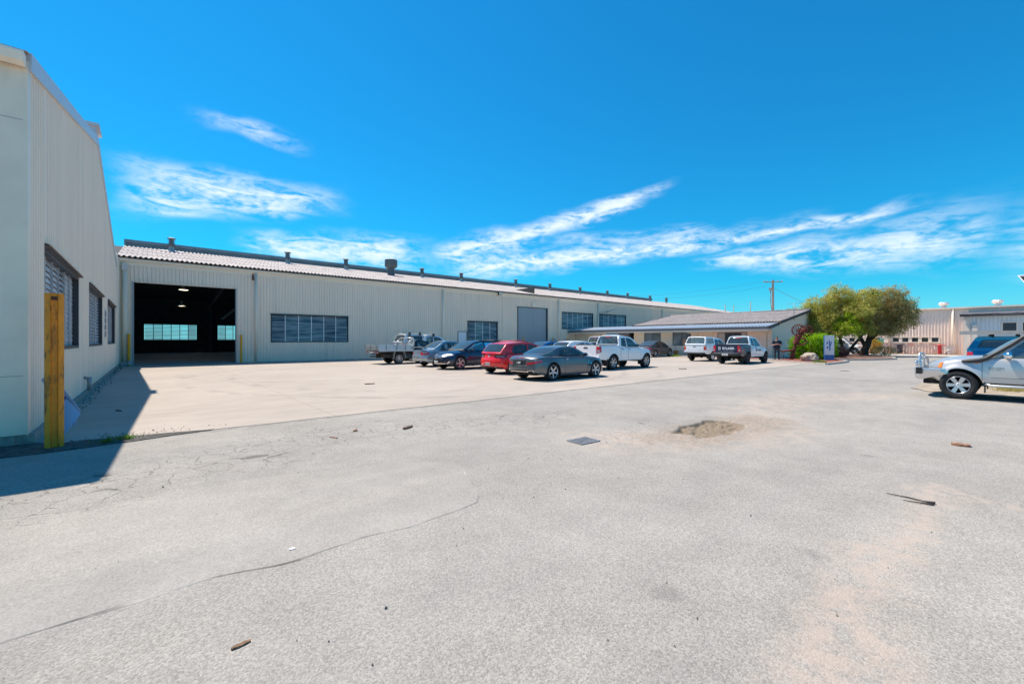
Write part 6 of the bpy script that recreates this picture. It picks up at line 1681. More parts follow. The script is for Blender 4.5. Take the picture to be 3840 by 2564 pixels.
def bullbar_pickup(loc, rz, sc):
    root = thing('pickup_truck', 'silver four-wheel-drive pickup with bull bar and black snorkel, cut off by the right edge', 'pickup', loc, rz, scale=sc)
    p = paint('silver', (.60, .58, .56), .4, .34)
    S = ute_spec(p, wb=2.98, ro=1.05, fo=.72, bed=-1.05, w=.87, R=.375, Ra=.455, tw=.26, wheel='navara', rail=1.22, belt=1.15, hood=1.15, lift=.0, doors=[(-.22, 1.05), (-.98, -.23)], handle=p)
    S['flare'] = .05; S['flw'] = .10
    S['inset'] = -.03
    c = Car(S, root).body()
    ute_cab(c, -1.05, wide=.79, top=1.73, dual=True, z0=1.14, xw=1.02)
    c.seats(0, 1.05, -.8); c.wheels(); c.mirrors(.60, 1.16, CHROME, 1.25); flaps(c, .42); chassis(c)
    corner_lamp(c, 'headlamp', 'front', .82, 1.0, .30, .14, CLEARL, rnd=.25); corner_lamp(c, 'indicator', 'front', .83, .98, -.10, .17, AMBER, rnd=.2, off=.013)
    c.patch('side_indicator', [(1.10, .975), (1.20, .975), (1.18, 1.005), (1.11, 1.005)], 'left', AMBER, .012, n=2, rnd=.4)
    c.patch('side_indicator', [(1.10, .975), (1.20, .975), (1.18, 1.005), (1.11, 1.005)], 'right', AMBER, .012, n=2, rnd=.4)
    c.patch('grille', [(-.48, .84), (.48, .84), (.48, 1.0), (-.48, 1.0)], 'front', CHROME, .01, n=4)
    # alloy bull bar
    xb = c.xb; bb = MB(); rows = []
    for (y, x, zl, zh) in ((-.93, xb - .40, .66, .80), (-.86, xb + .06, .50, .80), (-.6, xb + .17, .46, .80), (0, xb + .21, .46, .80), (.6, xb + .17, .46, .80), (.86, xb + .06, .50, .80), (.93, xb - .40, .66, .80)):
        rows.append([(x, y, zh), (x + .03, y * 1.01, zh - .03), (x + .0, y, zl + .06), (x - .09, y * .97, zl), (x - .14, y * .93, zl + .02), (x - .12, y * .93, zh)])
    bb.grid(rows, 0, True, closed=True); bb.add(rows[0], [(0, 1, 2, 3, 4, 5)]); bb.add(rows[-1], [(5, 4, 3, 2, 1, 0)])
    bull = bb.build('bull_bar', mat('polished_alloy', (.68, .68, .68), .3, .8), root, weld=True, sharp=30)
    h = MB()
    for sg in (1, -1):
        h.tube([(xb + .02, sg * .80, .78), (xb + .06, sg * .79, 1.02), (xb + .07, sg * .66, 1.08), (xb + .09, sg * .42, 1.08)], .034, 8)
        h.tube([(xb + .10, sg * .42, .78), (xb + .10, sg * .42, 1.14), (xb + .10, sg * .36, 1.19)], .034, 8)
    h.tube([(xb + .10, -.36, 1.19), (xb + .11, 0, 1.20), (xb + .10, .36, 1.19)], .034, 8); h.tube([(xb + .09, -.42, 1.04), (xb + .09, .42, 1.04)], .026, 8)
    h.build('bull_bar_hoop', mat('polished_alloy', (.68, .68, .68), .3, .8), bull, sharp=50)
    for sg in (1, -1):
        l = MB(); l.box(xb + .0, xb + .12, sg * .90 - .04, sg * .90 + .05, .64, .82); l.build('buffer', BLACKP, bull)
        d = MB(); d.lathe([(.02, 0), (.085, .03), (.09, .07), (.001, .08)], 14, 'x', (xb + .10, sg * .58, .93)); d.build('driving_lamp', CHROME, bull)
    sk = MB(); sk.box(xb - .45, xb + .0, -.6, .6, .36, .48); sk.build('skid_plate', UNDER, root)
    # snorkel up the left (kerb side) pillar
    sn = MB(); yy = .84
    path = [(1.42, yy - .005, 1.02), (1.30, yy + .03, 1.035), (1.10, yy + .03, 1.06), (.98, yy + .005, 1.11), (.80, yy - .045, 1.26), (.52, yy - .11, 1.50), (.36, yy - .15, 1.66), (.28, yy - .17, 1.72)]
    sn.tube(path, [.035, .055, .06, .055, .046, .046, .046, .046], 10)
    sn.tube([(.28, yy - .17, 1.72), (.22, yy - .17, 1.78), (.20, yy - .17, 1.86)], [.05, .062, .055], 10)
    sn.tube([(.16, yy - .17, 1.80), (.34, yy - .17, 1.82)], [.05, .065], 10)
    sn.build('snorkel', mat('snorkel_plastic', (.03, .03, .032), .5), root, sharp=50)
    for v, s_ in (('left', 1), ('right', -1)):
        c.letters('NAVARA', .062, (.80, .86), v, INK, 'badge_lettering', None, .010, sx=1.15, shear=.2); c.letters('ST-R  TURBO', .034, (.82, .81), v, INK, 'badge_lettering', None, .010, shear=.2)
        c.patch('side_moulding', [(-.95, .60), (.90, .60), (.90, .62), (-.95, .62)], v, mat('silver_trim', (.35, .35, .36), .4, .5), .012, n=8)
    for sg in (1, -1):
        st = MB(); st.tube([(1.0, sg * .84, .44), (.9, sg * .90, .40), (-.95, sg * .90, .40), (-1.05, sg * .84, .44)], .035, 8); st.build('side_step', ALU, root)
    rack(c, [.05, -.6], 1.86, .70, ALU)
    an = MB(); an.tube([(xb + .08, -.3, 1.2), (xb + .05, -.3, 2.1)], .006, 5); 
    return root

def blue_canopy_pickup(loc, rz, sc):
    root = thing('pickup_truck', 'bright blue pickup with matching canopy and roof awning behind the silver pickup', 'pickup', loc, rz, scale=sc)
    p = paint('bright_blue', (.005, .16, .32), .35, .28)
    S = ute_spec(p, wb=3.0, ro=1.1, fo=.85, bed=-1.05, w=.88, doors=[(-.22, .92), (-.98, -.23)], rail=1.24, belt=1.17, hood=1.1)
    c = Car(S, root).body()
    ute_cab(c, -1.05, wide=.80, top=1.74, dual=True, z0=1.16)
    canopy_cabin(c, c.xa + .03, -1.06, 1.24, 1.71, p, .82, GLASSD, .22)
    rear_bumper(c, .55, BLACKP, .82, .14); chassis(c)
    c.seats(0, 1.08, -.8); c.wheels(); c.mirrors(.6, 1.18)
    corner_lamp(c, 'tail_lamp', 'rear', .86, 1.19, .15, .16, REDL, rnd=.2)
    t = c.patch('tailgate', [(-.66, .72), (.66, .72), (.66, 1.22), (-.66, 1.22)], 'rear', p, .010, n=3)
    rack(c, [c.xa + .6, -1.4, -.6, .0], 1.80, .74, BLACKP)
    aw = MB(); aw.box(c.xa - .12, -.55, -.98, -.80, 1.79, 1.91); aw.build('roof_awning', mat('awning_canvas', (.42, .40, .37), .9, var=.1), root)
    fl = MB(); fl.box(c.xa - .05, .35, -.70, .74, 1.84, 1.885); fl.build('roof_tray', ALU, root)
    return root

def white_wagon(loc, rz, sc):
    root = thing('four_wheel_drive', 'white four-wheel drive with bull bar parked behind the tree trunks', 'car', loc, rz, scale=sc)
    p = paint('white', (.80, .81, .82), 0., .3)
    S = ute_spec(p, wb=2.85, ro=.9, fo=.75, bed=-2.0, w=.90, R=.375, Ra=.45, wheel='multi', doors=[(-.22, .9), (-.98, -.23)], rail=1.18, belt=1.17, hood=1.12)
    c = Car(S, root).body()
    c.cabin(dict(chain=[(1.02, 1.15, 'W'), (.4, 1.70, 'R'), (-.1, 1.80, 'R'), (-1.9, 1.80, 'R'), (-2.1, 1.72, 'B'), (-2.25, 1.2, '')], cw=[(-2.25, .76), (0, .82), (1.02, .76)], tum=.2, z0=1.16,
        wins=[[(.8, 1.18), (.34, 1.62), (-.2, 1.70), (-.2, 1.18)], [(-.27, 1.18), (-.27, 1.70), (-.95, 1.70), (-.95, 1.18)], [(-1.02, 1.2), (-1.02, 1.70), (-1.8, 1.68), (-1.9, 1.25)]], glass=GLASSD, rglass=GLASSD))
    c.seats(0, 1.1, -.8); c.wheels(); c.mirrors(.62, 1.2)
    corner_lamp(c, 'headlamp', 'front', .80, .96, .34, .16, CLEARL); corner_lamp(c, 'indicator', 'front', .80, .94, .05, .22, AMBER, off=.013)
    h = MB(); xb = c.xb
    h.box(xb - .02, xb + .14, -.86, .86, .5, .72)
    for sg in (1, -1): h.tube([(xb + .08, sg * .5, .7), (xb + .09, sg * .5, 1.08), (xb + .09, sg * .3, 1.12)], .03, 8); h.tube([(xb + .06, sg * .8, .7), (xb + .04, sg * .8, .95), (xb + .08, sg * .5, .98)], .03, 8)
    h.tube([(xb + .09, -.3, 1.12), (xb + .09, .3, 1.12)], .03, 8)
    h.build('bull_bar', ALU, root, sharp=50)
    return root
# ------------------------------------------------------------------ vehicles in their places
SB = paint('silver_blue', (.36, .42, .47), .6, .3)
roadster((13.5, 12.83, .008), 0, 1.02)
red_hatch((14.3, 16.15, .008), 0, 1.03, 'bright red hatchback with rear plate, between roadster and navy crossover', '845 ZWG')
crossover((14.25, 20.42, .008), math.pi, 1.05)
sedan((14.6, 23.45, .008), 0, 1.06, 'silver-blue sedan with boot spoiler beside the aluminium tray', SB, 'sedan', True, 'multi', '115 JBR')
tray_pickup((14.5, 27.85, .008), 0, 1.06)
canopy_pickup_silver((17.8, 31.4, .008), 0, 1.10)
white_pickup((20.78, 15.12, .008), 0, 1.02)
white_hatch((21.1, 18.25, .008), 0, 1.05)
sedan((21.4, 21.3, .008), 0, 1.03, 'bright blue sedan of which only roof and window show behind the grey roadster', paint('mid_blue', (.01, .12, .36), .3, .25), 'wedge', name='sedan_car')
red_hatch((21.5, 24.6, .008), 0, 1.08, 'second red hatchback with roof antenna, only its roof showing above the nearer red one', '')
sedan((21.6, 27.7, .008), 0, 1.12, 'black sedan, only its roof showing behind the navy crossover', paint('black', (.012, .013, .015), .2, .25), 'sedan', name='sedan_car')
sedan((37.75, 23.05, .008), 0, 1.04, 'dark brown-grey sedan with sloping roof parked nose to the office', paint('brown_grey', (.13, .115, .115), .5, .3), 'wedge', False, 'multi')
canopy_pickup_white((34.2, 15.93, .008), 0, 1.02)
wrapped_pickup((32.2, 12.68, .008), 0, 1.0, 'white pickup with navy lettered tray and tailgate, nearest the standing person')
wrapped_pickup((33.85, 26.6, .008), 0, 1.05, 'white pickup with navy tailgate, only its cab showing behind the plain white pickup')
bullbar_pickup((17.72, -.40, .008), R(90), 1.0)
blue_canopy_pickup((22.6, -1.35, .008), R(-90), 1.0)
white_wagon((61.0, 13.35, .008), R(-90), 1.0)

# ------------------------------------------------------------------ trees
def leaf_mat(name, a, b, c, tr=.6):
    m = bpy.data.materials.new(name); m.use_nodes = True; t = m.node_tree; t.nodes.clear(); g = NG(t)
    pos = g.n('ShaderNodeNewGeometry').outputs['Position']
    n1 = g.noise(pos, .9, 3, .6); n2 = g.noise(pos, 7., 2, .6)
    col = g.mix(g.step(n1, .36, .64), a, b); col = g.mix(g.step(n2, .5, .8), col, c)
    d = g.n('ShaderNodeBsdfDiffuse'); tl = g.n('ShaderNodeBsdfTranslucent'); x = g.n('ShaderNodeMixShader'); x.inputs[0].default_value = tr
    t.links.new(col, d.inputs[0]); t.links.new(col, tl.inputs[0]); t.links.new(d.outputs[0], x.inputs[1]); t.links.new(tl.outputs[0], x.inputs[2])
    t.links.new(x.outputs[0], g.n('ShaderNodeOutputMaterial').inputs[0])
    return m
LEAF = leaf_mat('bottlebrush_leaf', (.36, .38, .07), (.64, .60, .16), (.56, .38, .18))
LEAFG = leaf_mat('grey_green_leaf', (.31, .31, .11), (.55, .48, .23), (.52, .32, .19))
FRESH = leaf_mat('fresh_leaf', (.30, .46, .02), (.48, .62, .05), (.36, .50, .03))
FLOWER = leaf_mat('red_brush', (.42, .07, .03), (.55, .13, .05), (.35, .04, .03), .2)
HEDGE = leaf_mat('hedge_leaf', (.14, .32, .015), (.38, .58, .03), (.28, .48, .03))
BARK = mat('dark_bark', (.055, .042, .035), .95, var=.4, vscale=5, bump=1., bscale=18)
rng = random.Random(11)
def rv(k=1.): return Vector((rng.gauss(0, 1), rng.gauss(0, 1), rng.gauss(0, 1))).normalized() * k
def leaves(mb, c, n, spread, length, width, droop, mi=0, out=None):
    """a spray of narrow leaves round c, hanging a little"""
    for _ in range(n):
        p = c + Vector((rng.gauss(0, spread), rng.gauss(0, spread), rng.gauss(0, spread * .8)))
        d = rv() + (out * .9 if out is not None else Vector()) + Vector((0, 0, -droop)); d.normalize()
        s_ = d.cross(rv()).normalized() * width * rng.uniform(.7, 1.3); L = length * rng.uniform(.6, 1.3)
        mid = p + d * L * .5 + Vector((0, 0, -.06 * L))
        mb.add([p, mid + s_, p + d * L + Vector((0, 0, -.2 * L)), mid - s_], [(0, 1, 2, 3)], mi)
def tree(name, label, base, stems, blobs, leafm, n, flower=.05, fresh=None, seed=1, group='bottlebrush trees in the island', twigs=26):
    global rng
    rng = random.Random(seed)
    root = thing(name, label, 'tree', base, 0, group); B = Vector(base)
    tips = []
    for st in stems:
        m = MB(); pts = [Vector(p[:3]) for p in st]; m.tube(pts, [p[3] for p in st], 9)
        m.build('trunk', BARK, root); tips.append(pts[-1])
    br = MB()
    for (c, r) in blobs:
        c = Vector(c); t0 = min(tips, key=lambda q: (q - c).length)
        mid = t0.lerp(c, .5) + rv(.25); br.tube([t0, mid, c], [.07, .05, .025], 6)
        for _ in range(3):
            e = c + Vector((rng.uniform(-1, 1) * r[0], rng.uniform(-1, 1) * r[1], rng.uniform(-.6, .9) * r[2])) * .8
            br.tube([c, c.lerp(e, .5) + rv(.12), e], [.025, .016, .008], 5)
    stuff(br.build('branches', BARK, root))
    crown = MB(); vol = sum(r[0] * r[1] * r[2] for _, r in blobs)
    for (c, r) in blobs:
        c = Vector(c); k = int(n * r[0] * r[1] * r[2] / vol)
        for _ in range(max(1, k // 16)):
            d = rv(); q = rng.random() ** .45
            if rng.random() < .2: q *= rng.uniform(1.0, 1.28)
            p = c + Vector((d.x * r[0], d.y * r[1], d.z * r[2])) * q
            o = Vector((d.x, d.y, d.z * .6)).normalized()
            mi = 0
            u = rng.random()
            if u < flower and q > .7: mi = 1
            elif fresh and (p - Vector(fresh[0])).length < fresh[1] and rng.random() < .85: mi = 2
            leaves(crown, p, 16 if mi != 1 else 20, .13, .26 if mi != 1 else .10, .024 if mi != 1 else .016, .55, mi, o)
    stuff(crown.build('crown', [leafm, FLOWER, FRESH], root, normals=False))
    return root
tree('bottlebrush_tree', 'olive-green bottlebrush tree with forked stems, next to the office end wall', (53.4, 11.5, .08),
     [[(0, 0, -.1, .20), (.05, .1, .8, .16), (-.2, .3, 2.2, .12), (-.5, .9, 3.4, .08)], [(.1, -.1, -.1, .17), (.5, -.7, 1.0, .13), (.9, -1.4, 2.1, .10), (1.1, -2.0, 3.2, .07)], [(.1, .1, .3, .1), (-.6, .9, 1.3, .08), (-1.2, 1.9, 2.8, .06)]],
     [((-1.6, 2.6, 3.9), (1.5, 1.5, 1.35)), ((-.8, 1.6, 5.0), (1.5, 1.5, 1.2)), ((.2, .2, 5.5), (1.6, 1.5, 1.2)), ((-.4, .6, 3.8), (1.5, 1.6, 1.2)), ((.8, -1.3, 5.2), (1.6, 1.5, 1.3)), ((.5, -.9, 3.5), (1.2, 1.2, 1.0)), ((-2.0, 3.2, 2.7), (.9, .9, .9)), ((-.6, .2, 6.3), (1.1, 1.1, .75)), ((.9, -1.9, 6.2), (1.0, 1.0, .6)), ((-1.3, .2, 2.7), (.9, .9, .8)), ((-1.9, 1.2, 3.3), (1.0, 1.1, 1.0)), ((-2.2, 2.0, 2.3), (.9, 1.0, .8)), ((-1.6, .9, 2.2), (.9, .9, .6)), ((-1.4, -.6, 2.6), (.9, .9, .7)), ((-2.4, 3.6, 4.2), (.9, .9, .8)), ((-1.2, -1.4, 4.4), (1.0, 1.0, .9)), ((-2.7, 1.5, 2.6), (.9, .9, .7)), ((-1.8, .1, 2.5), (.9, .9, .65)), ((-.8, -1.0, 2.6), (.9, .9, .65)), ((.4, -1.8, 2.6), (.9, .9, .6))],
     LEAF, 38000, .09, ((-1.0, -.6, 3.0), 1.35), 5)
tree('bottlebrush_tree', 'grey-green bottlebrush tree with thick leaning trunk, nearest the side road', (56.2, 10.4, .08),
     [[(0, 0, -.15, .42), (.05, -.05, .5, .34), (.1, -.35, 1.3, .28), (.2, -.5, 2.1, .22), (.3, -.9, 3.2, .12)], [(.05, -.1, 1.0, .2), (.2, .4, 2.0, .15), (.3, 1.0, 3.2, .09)], [(.1, -.4, 1.5, .18), (.3, -1.3, 2.4, .12), (.6, -2.2, 3.4, .07)]],
     [((.3, -1.5, 5.6), (1.5, 1.5, 1.25)), ((.6, -2.6, 4.6), (1.4, 1.4, 1.2)), ((.6, -2.9, 3.6), (1.2, 1.2, 1.0)), ((.0, -.9, 4.2), (1.5, 1.4, 1.2)), ((-.2, .4, 3.6), (1.2, 1.2, 1.0)), ((.6, -2.4, 6.3), (1.0, 1.0, .7)), ((-.2, -1.6, 3.1), (1.1, 1.1, .8)), ((.2, .9, 5.0), (1.2, 1.2, 1.1)), ((.7, -3.5, 4.2), (.7, .7, .6)), ((.4, -2.4, 2.6), (.8, .8, .6)), ((-.4, -.4, 2.6), (.9, .9, .55)), ((-.5, -1.7, 2.4), (.8, .8, .5)), ((.8, -3.3, 5.2), (.8, .8, .7)), ((1.6, -2.2, 2.9), (.8, .8, .6)), ((.1, -1.5, 2.5), (.8, .8, .5)), ((1.2, -3.0, 3.3), (.8, .8, .6))],
     LEAFG, 27000, .11, None, 9)
def hedge_bush(name, label, c, r, n, m, seed, cat='bush', leaf=(.10, .035), box=True):
    global rng
    rng = random.Random(seed); root = thing(name, label, cat, (c[0], c[1], .07)); s_ = MB()
    for k in range(5): s_.tube([(rng.uniform(-.3, .3) * r[0], rng.uniform(-.3, .3) * r[1], 0), (rng.uniform(-.5, .5) * r[0], rng.uniform(-.5, .5) * r[1], r[2] * 1.5)], [.03, .012], 6)
    stuff(s_.build('stems', BARK, root)); f = MB()
    for _ in range(n // 6):
        d = rv(); q = rng.random() ** .3
        e = 4. if box else 2.; l = (abs(d.x) ** e + abs(d.y) ** e + abs(d.z) ** e) ** (1 / e); d = d / l
        bump = 1 + .14 * noise.noise(Vector((d.x * 3, d.y * 3, d.z * 3 + seed)))
        p = Vector((d.x * r[0], d.y * r[1], max(-r[2] * .98, d.z * r[2]) + r[2])) * 1.
        p = Vector((p.x * q * bump, p.y * q * bump, r[2] + (p.z - r[2]) * q * bump))
        leaves(f, p, 6, .06, leaf[0], leaf[1], -.1, 0, d)
    stuff(f.build('foliage', m, root, normals=False)); return root
hedge_bush('hedge_bush', 'bright green clipped bush behind the rusty sculpture', (41.2, 10.9), (1.0, 1.55, 1.02), 15000, HEDGE, 3)
hedge_bush('low_shrub', 'small purple-grey shrub between the sign and the tree trunks', (46.2, 10.3), (.6, .7, .5), 3000, leaf_mat('purple_leaf', (.06, .045, .05), (.11, .07, .08), (.14, .10, .10)), 6, 'shrub', (.12, .02), False)
hedge_bush('low_shrub', 'yellow-orange shrub behind the right trunk', (61.8, 10.6), (.6, .8, .9), 3000, leaf_mat('yellow_leaf', (.45, .28, .02), (.55, .32, .03), (.4, .36, .03)), 7, 'shrub', (.12, .03), False)
hedge_bush('low_shrub', 'sparse dry shrub right of the thick leaning trunk', (57.0, 8.9), (.8, 1.1, .45), 1500, LEAFG, 8, 'shrub', (.2, .015), False)
def tuft(label, c, r, n, seed, m, h=.12, name='weed_tuft'):
    global rng
    rng = random.Random(seed); f = MB()
    for _ in range(n):
        p = Vector((rng.gauss(0, r), rng.gauss(0, r * .6), 0)); d = Vector((rng.gauss(0, .5), rng.gauss(0, .5), 1)).normalized(); L = h * rng.uniform(.5, 1.3); s_ = d.cross(rv()).normalized() * .006 * (h / .12)
        f.add([p - s_, p + s_, p + d * L + Vector((d.x, d.y, -.3)) * L * .5], [(0, 1, 2)])
    o = f.build(name, m, None, c, normals=False); return tag(o, label, 'weeds', 'weeds by the kerbs and walls')
GRASS = leaf_mat('weed_green', (.10, .22, .03), (.2, .33, .05), (.22, .28, .06))
tuft('green grass tuft right of the yellow steel post', (-.28, 9.30, .02), .07, 80, 1, GRASS)
tuft('thin grass tuft nearest the yellow steel post', (-.50, 9.18, .02), .05, 60, 2, GRASS)
tuft('weeds at the kerb corner below the boulder', (34.6, 8.7, .05), .25, 220, 3, GRASS, .3)
tuft('weeds by the kerb left of the terracotta pot', (39.0, 21.6, .05), .3, 220, 4, GRASS, .25)
DRY = leaf_mat('dry_grass', (.38, .32, .08), (.45, .38, .14), (.34, .30, .10))
tuft('yellow dry grass under the silver pickup', (20.6, .2, .03), .25, 400, 5, DRY, .16)

# ------------------------------------------------------------------ rusty windmill sculpture
RUST = mat('rusted_iron', (.17, .045, .03), .85, .2, var=.5, vscale=7, bump=.6, bscale=30)
sc_ = thing('rusty_sculpture', 'rusty scrap-metal sculpture with toothed wheel head in front of the bush', 'sculpture', (39.3, 11.35, .07), R(-72), scale=1.05)
# local: x right as seen, y away, z up
m = MB()
m.tube([(-.42, 0, 0), (-.34, 0, .35), (-.25, 0, .8), (-.18, .02, 1.2)], [.13, .10, .085, .08], 10)
m.build('leg', RUST, sc_, sharp=40)
for k in range(9):
    z = .05 + k * .12; r_ = MB(); r_.lathe([(.15 - k * .006, 0), (.165 - k * .006, .03), (.15 - k * .006, .06)], 12, 'z', (-.42 + k * .028, 0, z)); r_.build('ring', RUST, sc_)
m = MB(); m.tube([(-.2, 0, 1.15), (-.08, .02, 1.5), (.05, .0, 1.8), (.15, -.05, 2.05)], [.16, .22, .2, .10], 10); m.build('torso', RUST, sc_, sharp=50)
m = MB(); m.tube([(-.1, 0, 1.3), (.2, -.15, 1.1), (.45, -.2, 1.25)], [.1, .07, .05], 8); m.tube([(0, 0, 1.7), (.35, -.2, 1.6), (.5, -.2, 1.35)], [.09, .07, .04], 8); m.build('arms', RUST, sc_)
def gearwheel(name, cx, cz, y, r, n, rim, spokes):
    g = MB(); g.lathe([(r - rim, -.03), (r, -.03), (r, .03), (r - rim, .03)], 40, 'y', (cx, y, cz), close=True)
    for k in range(spokes):
        a = 2 * math.pi * k / spokes; g.beam((cx + .08 * math.cos(a), y, cz + .08 * math.sin(a)), (cx + (r - rim * .5) * math.cos(a), y, cz + (r - rim * .5) * math.sin(a)), .045, .03, up=(0, 1, 0))
    for k in range(n):
        a = 2 * math.pi * k / n; g.beam((cx + (r - .01) * math.cos(a), y, cz + (r - .01) * math.sin(a)), (cx + (r + .07) * math.cos(a), y, cz + (r + .07) * math.sin(a)), .07, .05, up=(0, 1, 0))
    g.lathe([(.001, -.06), (.10, -.05), (.10, .05), (.001, .06)], 14, 'y', (cx, y, cz))
    return g.build(name, RUST, sc_)
gearwheel('gear_wheel', .0, 2.20, -.12, .42, 18, .07, 12)
gearwheel('gear_wheel', .52, 2.16, .05, .40, 16, .08, 10)
m = MB(); m.lathe([(.001, -.16), (.17, -.1), (.2, .0), (.15, .12), (.001, .16)], 14, 'y', (.36, -.12, 2.22)); m.tube([(.15, -.1, 2.0), (.3, -.15, 2.25), (.6, -.1, 2.3)], [.1, .12, .05], 8); m.build('head_mass', RUST, sc_, sharp=50)
m = MB(); m.lathe([(.40, -.02), (.43, -.02), (.43, .02), (.40, .02)], 28, 'y', (.42, .05, .95), close=True); m.build('hoop', RUST, sc_)
dg_ = MB()
dg_.tube([(-1.05, -.1, .62), (-.6, -.1, .66), (-.3, -.1, .72)], [.05, .09, .05], 8); dg_.tube([(-1.25, -.12, .66), (-1.05, -.1, .64)], [.03, .05], 6)
for (x, f) in ((-1.0, -1.2), (-.9, -.95), (-.45, -.55), (-.4, -.35)): dg_.tube([(x, -.1, .6), (f, -.12, .0)], [.025, .02], 6)
dg_.build('small_animal_figure', RUST, sc_)
# ------------------------------------------------------------------ boulder
def boulder(label, loc, r, seed):
    bm = bmesh.new(); bmesh.ops.create_icosphere(bm, subdivisions=4, radius=1)
    for v in bm.verts:
        n_ = v.co.normalized(); k = 1 + .28 * noise.noise(n_ * 1.3 + Vector((seed, 0, 0))) + .12 * noise.noise(n_ * 3.5 + Vector((seed, 4, 0))) + .04 * noise.noise(n_ * 9)
        v.co = Vector((n_.x * r[0] * k, n_.y * r[1] * k, n_.z * r[2] * k))
    me = bpy.data.meshes.new('boulder'); bm.to_mesh(me); bm.free(); me.materials.append(mat('boulder_stone', (.42, .34, .26), .95, var=.25, vscale=4, bump=.9, bscale=14))
    o = link('boulder', me, None, loc); return tag(o, label, 'rock')
boulder('tan boulder on red mulch below the sculpture', (37.0, 9.95, .28), (.62, .55, .42), 3.)
# ------------------------------------------------------------------ pylon sign
sg = thing('pylon_sign', 'upright white and blue sign with large blue letters beside the bush', 'sign', (39.75, 9.45, .07), R(-60))
SW = mat('sign_white_panel', (.72, .73, .74), .4, dirt=((.45, .47, .52), 2., .6, .4, (1, 1, 1)), var=.03); SBL = mat('sign_blue_panel', (.03, .13, .36), .4, var=.1)
sg.scale = (.86, .8, 1.); m = MB(); m.box(-.36, .36, -.14, .14, .02, 1.90); m.build('case', SBL, sg)
m = MB(); m.box(-.355, .358, -.150, -.141, .42, 1.895); fpn = m.build('white_face', SW, sg)
m = MB(); m.box(-.355, .358, -.150, -.141, .02, .41); m.build('blue_foot', SBL, sg)
# the big letters: two short bars of a B and a tall Y
for (nm, poly) in (('letter_bar', [(-.20, 1.22), (-.10, 1.25), (-.10, 1.42), (-.20, 1.40)]), ('letter_bar', [(-.20, .88), (-.10, .90), (-.10, 1.08), (-.20, 1.06)]), ('letter_y', [(-.02, .70), (.05, .74), (.09, 1.10), (.20, 1.44), (.12, 1.42), (.06, 1.24), (.03, 1.56), (-.03, 1.50)])):
    q = MB(); q.prism(poly, -.158, -.151, 0, lambda a, b, h: (a, h, b)); q.build(nm, SBL, fpn)
vs, fs = text_mesh('LASER', .07); q = MB(); q.add([(.20 + v.x, -.153, .86 + v.y) for v in vs], fs); stuff(q.build('small_lettering', SBL, fpn, normals=False))
# ------------------------------------------------------------------ terracotta pot
pt = thing('plant_pot', 'terracotta pot with a thin bare plant against the office wall', 'plant pot', (40.55, 22.4, .07))
m = MB(); m.lathe([(.001, 0), (.17, 0), (.22, .42), (.25, .42), (.25, .50), (.21, .50), (.20, .44), (.001, .43)], 18, 'z'); m.build('pot', mat('terracotta', (.48, .20, .06), .8, var=.1), pt, sharp=40)
m = MB(); m.tube([(0, 0, .42), (.02, .02, .8), (0, .04, 1.15)], [.012, .01, .006], 6)
for k in range(10):
    a = k * .7; m.add([(0, .04, .95 + k * .02), (.09 * math.cos(a), .04 + .09 * math.sin(a), 1.0 + k * .02), (.05 * math.cos(a + .5), .04 + .05 * math.sin(a + .5), 1.06 + k * .02)], [(0, 1, 2)])
m.build('plant', BARK, pt)
# ------------------------------------------------------------------ fittings by the far shed
hy = thing('fire_hydrant', 'red fire hydrant with crossbar in front of far warehouse', 'hydrant', (68.6, 5.9, .05))
m = MB(); m.tube([(0, 0, 0), (0, 0, .95)], .17, 12); m.lathe([(.17, .95), (.20, .98), (.14, 1.06), (.001, 1.08)], 12, 'z'); m.tube([(-.05, -.5, .98), (-.05, .5, .98)], .05, 8); m.build('barrel', mat('hydrant_red', (.45, .02, .03), .5), hy, sharp=50)
m = MB(); m.tube([(-.05, .42, .1), (-.05, .42, .98)], .04, 8); m.tube([(-.05, .42, .55), (-.05, .2, .55)], .04, 8); m.build('side_pipe', mat('hydrant_pale', (.6, .5, .48), .5), hy)
br_ = thing('steel_drum', 'pale steel drum beside the red hydrant', 'drum', (69.2, 5.15, .05))
m = MB(); m.lathe([(.001, 0), (.42, 0), (.43, .04), (.41, .06), (.41, .42), (.43, .44), (.41, .46), (.41, .86), (.43, .88), (.43, .92), (.38, .90), (.001, .88)], 20, 'z'); m.build('shell', mat('pale_drum', (.55, .52, .52), .5, .3, var=.1), br_, sharp=40)
cr = thing('cable_reel', 'dark cable reel standing against the far warehouse wall', 'reel', (69.3, 9.4, .05))
m = MB(); m.lathe([(.001, .25), (.5, .25), (.5, .32), (.26, .32), (.26, 1.0), (.5, 1.0), (.5, 1.07), (.001, 1.07)], 18, 'z'); m.lathe([(.2, 0), (.24, .25)], 12, 'z'); m.build('drum', mat('reel_dark', (.10, .09, .11), .7), cr, sharp=40)
sp = thing('road_sign', 'small green sign on a pale post before the far warehouse', 'sign', (63.2, 10.15, .008))
m = MB(); m.box(-.06, .06, -.06, .06, 0, 2.6); m.build('post', mat('pale_post', (.62, .63, .64), .5), sp)
m = MB(); m.box(-.09, -.065, -.25, .85, 1.25, 1.72); m.build('panel', mat('sign_green', (.10, .42, .33), .5), sp)
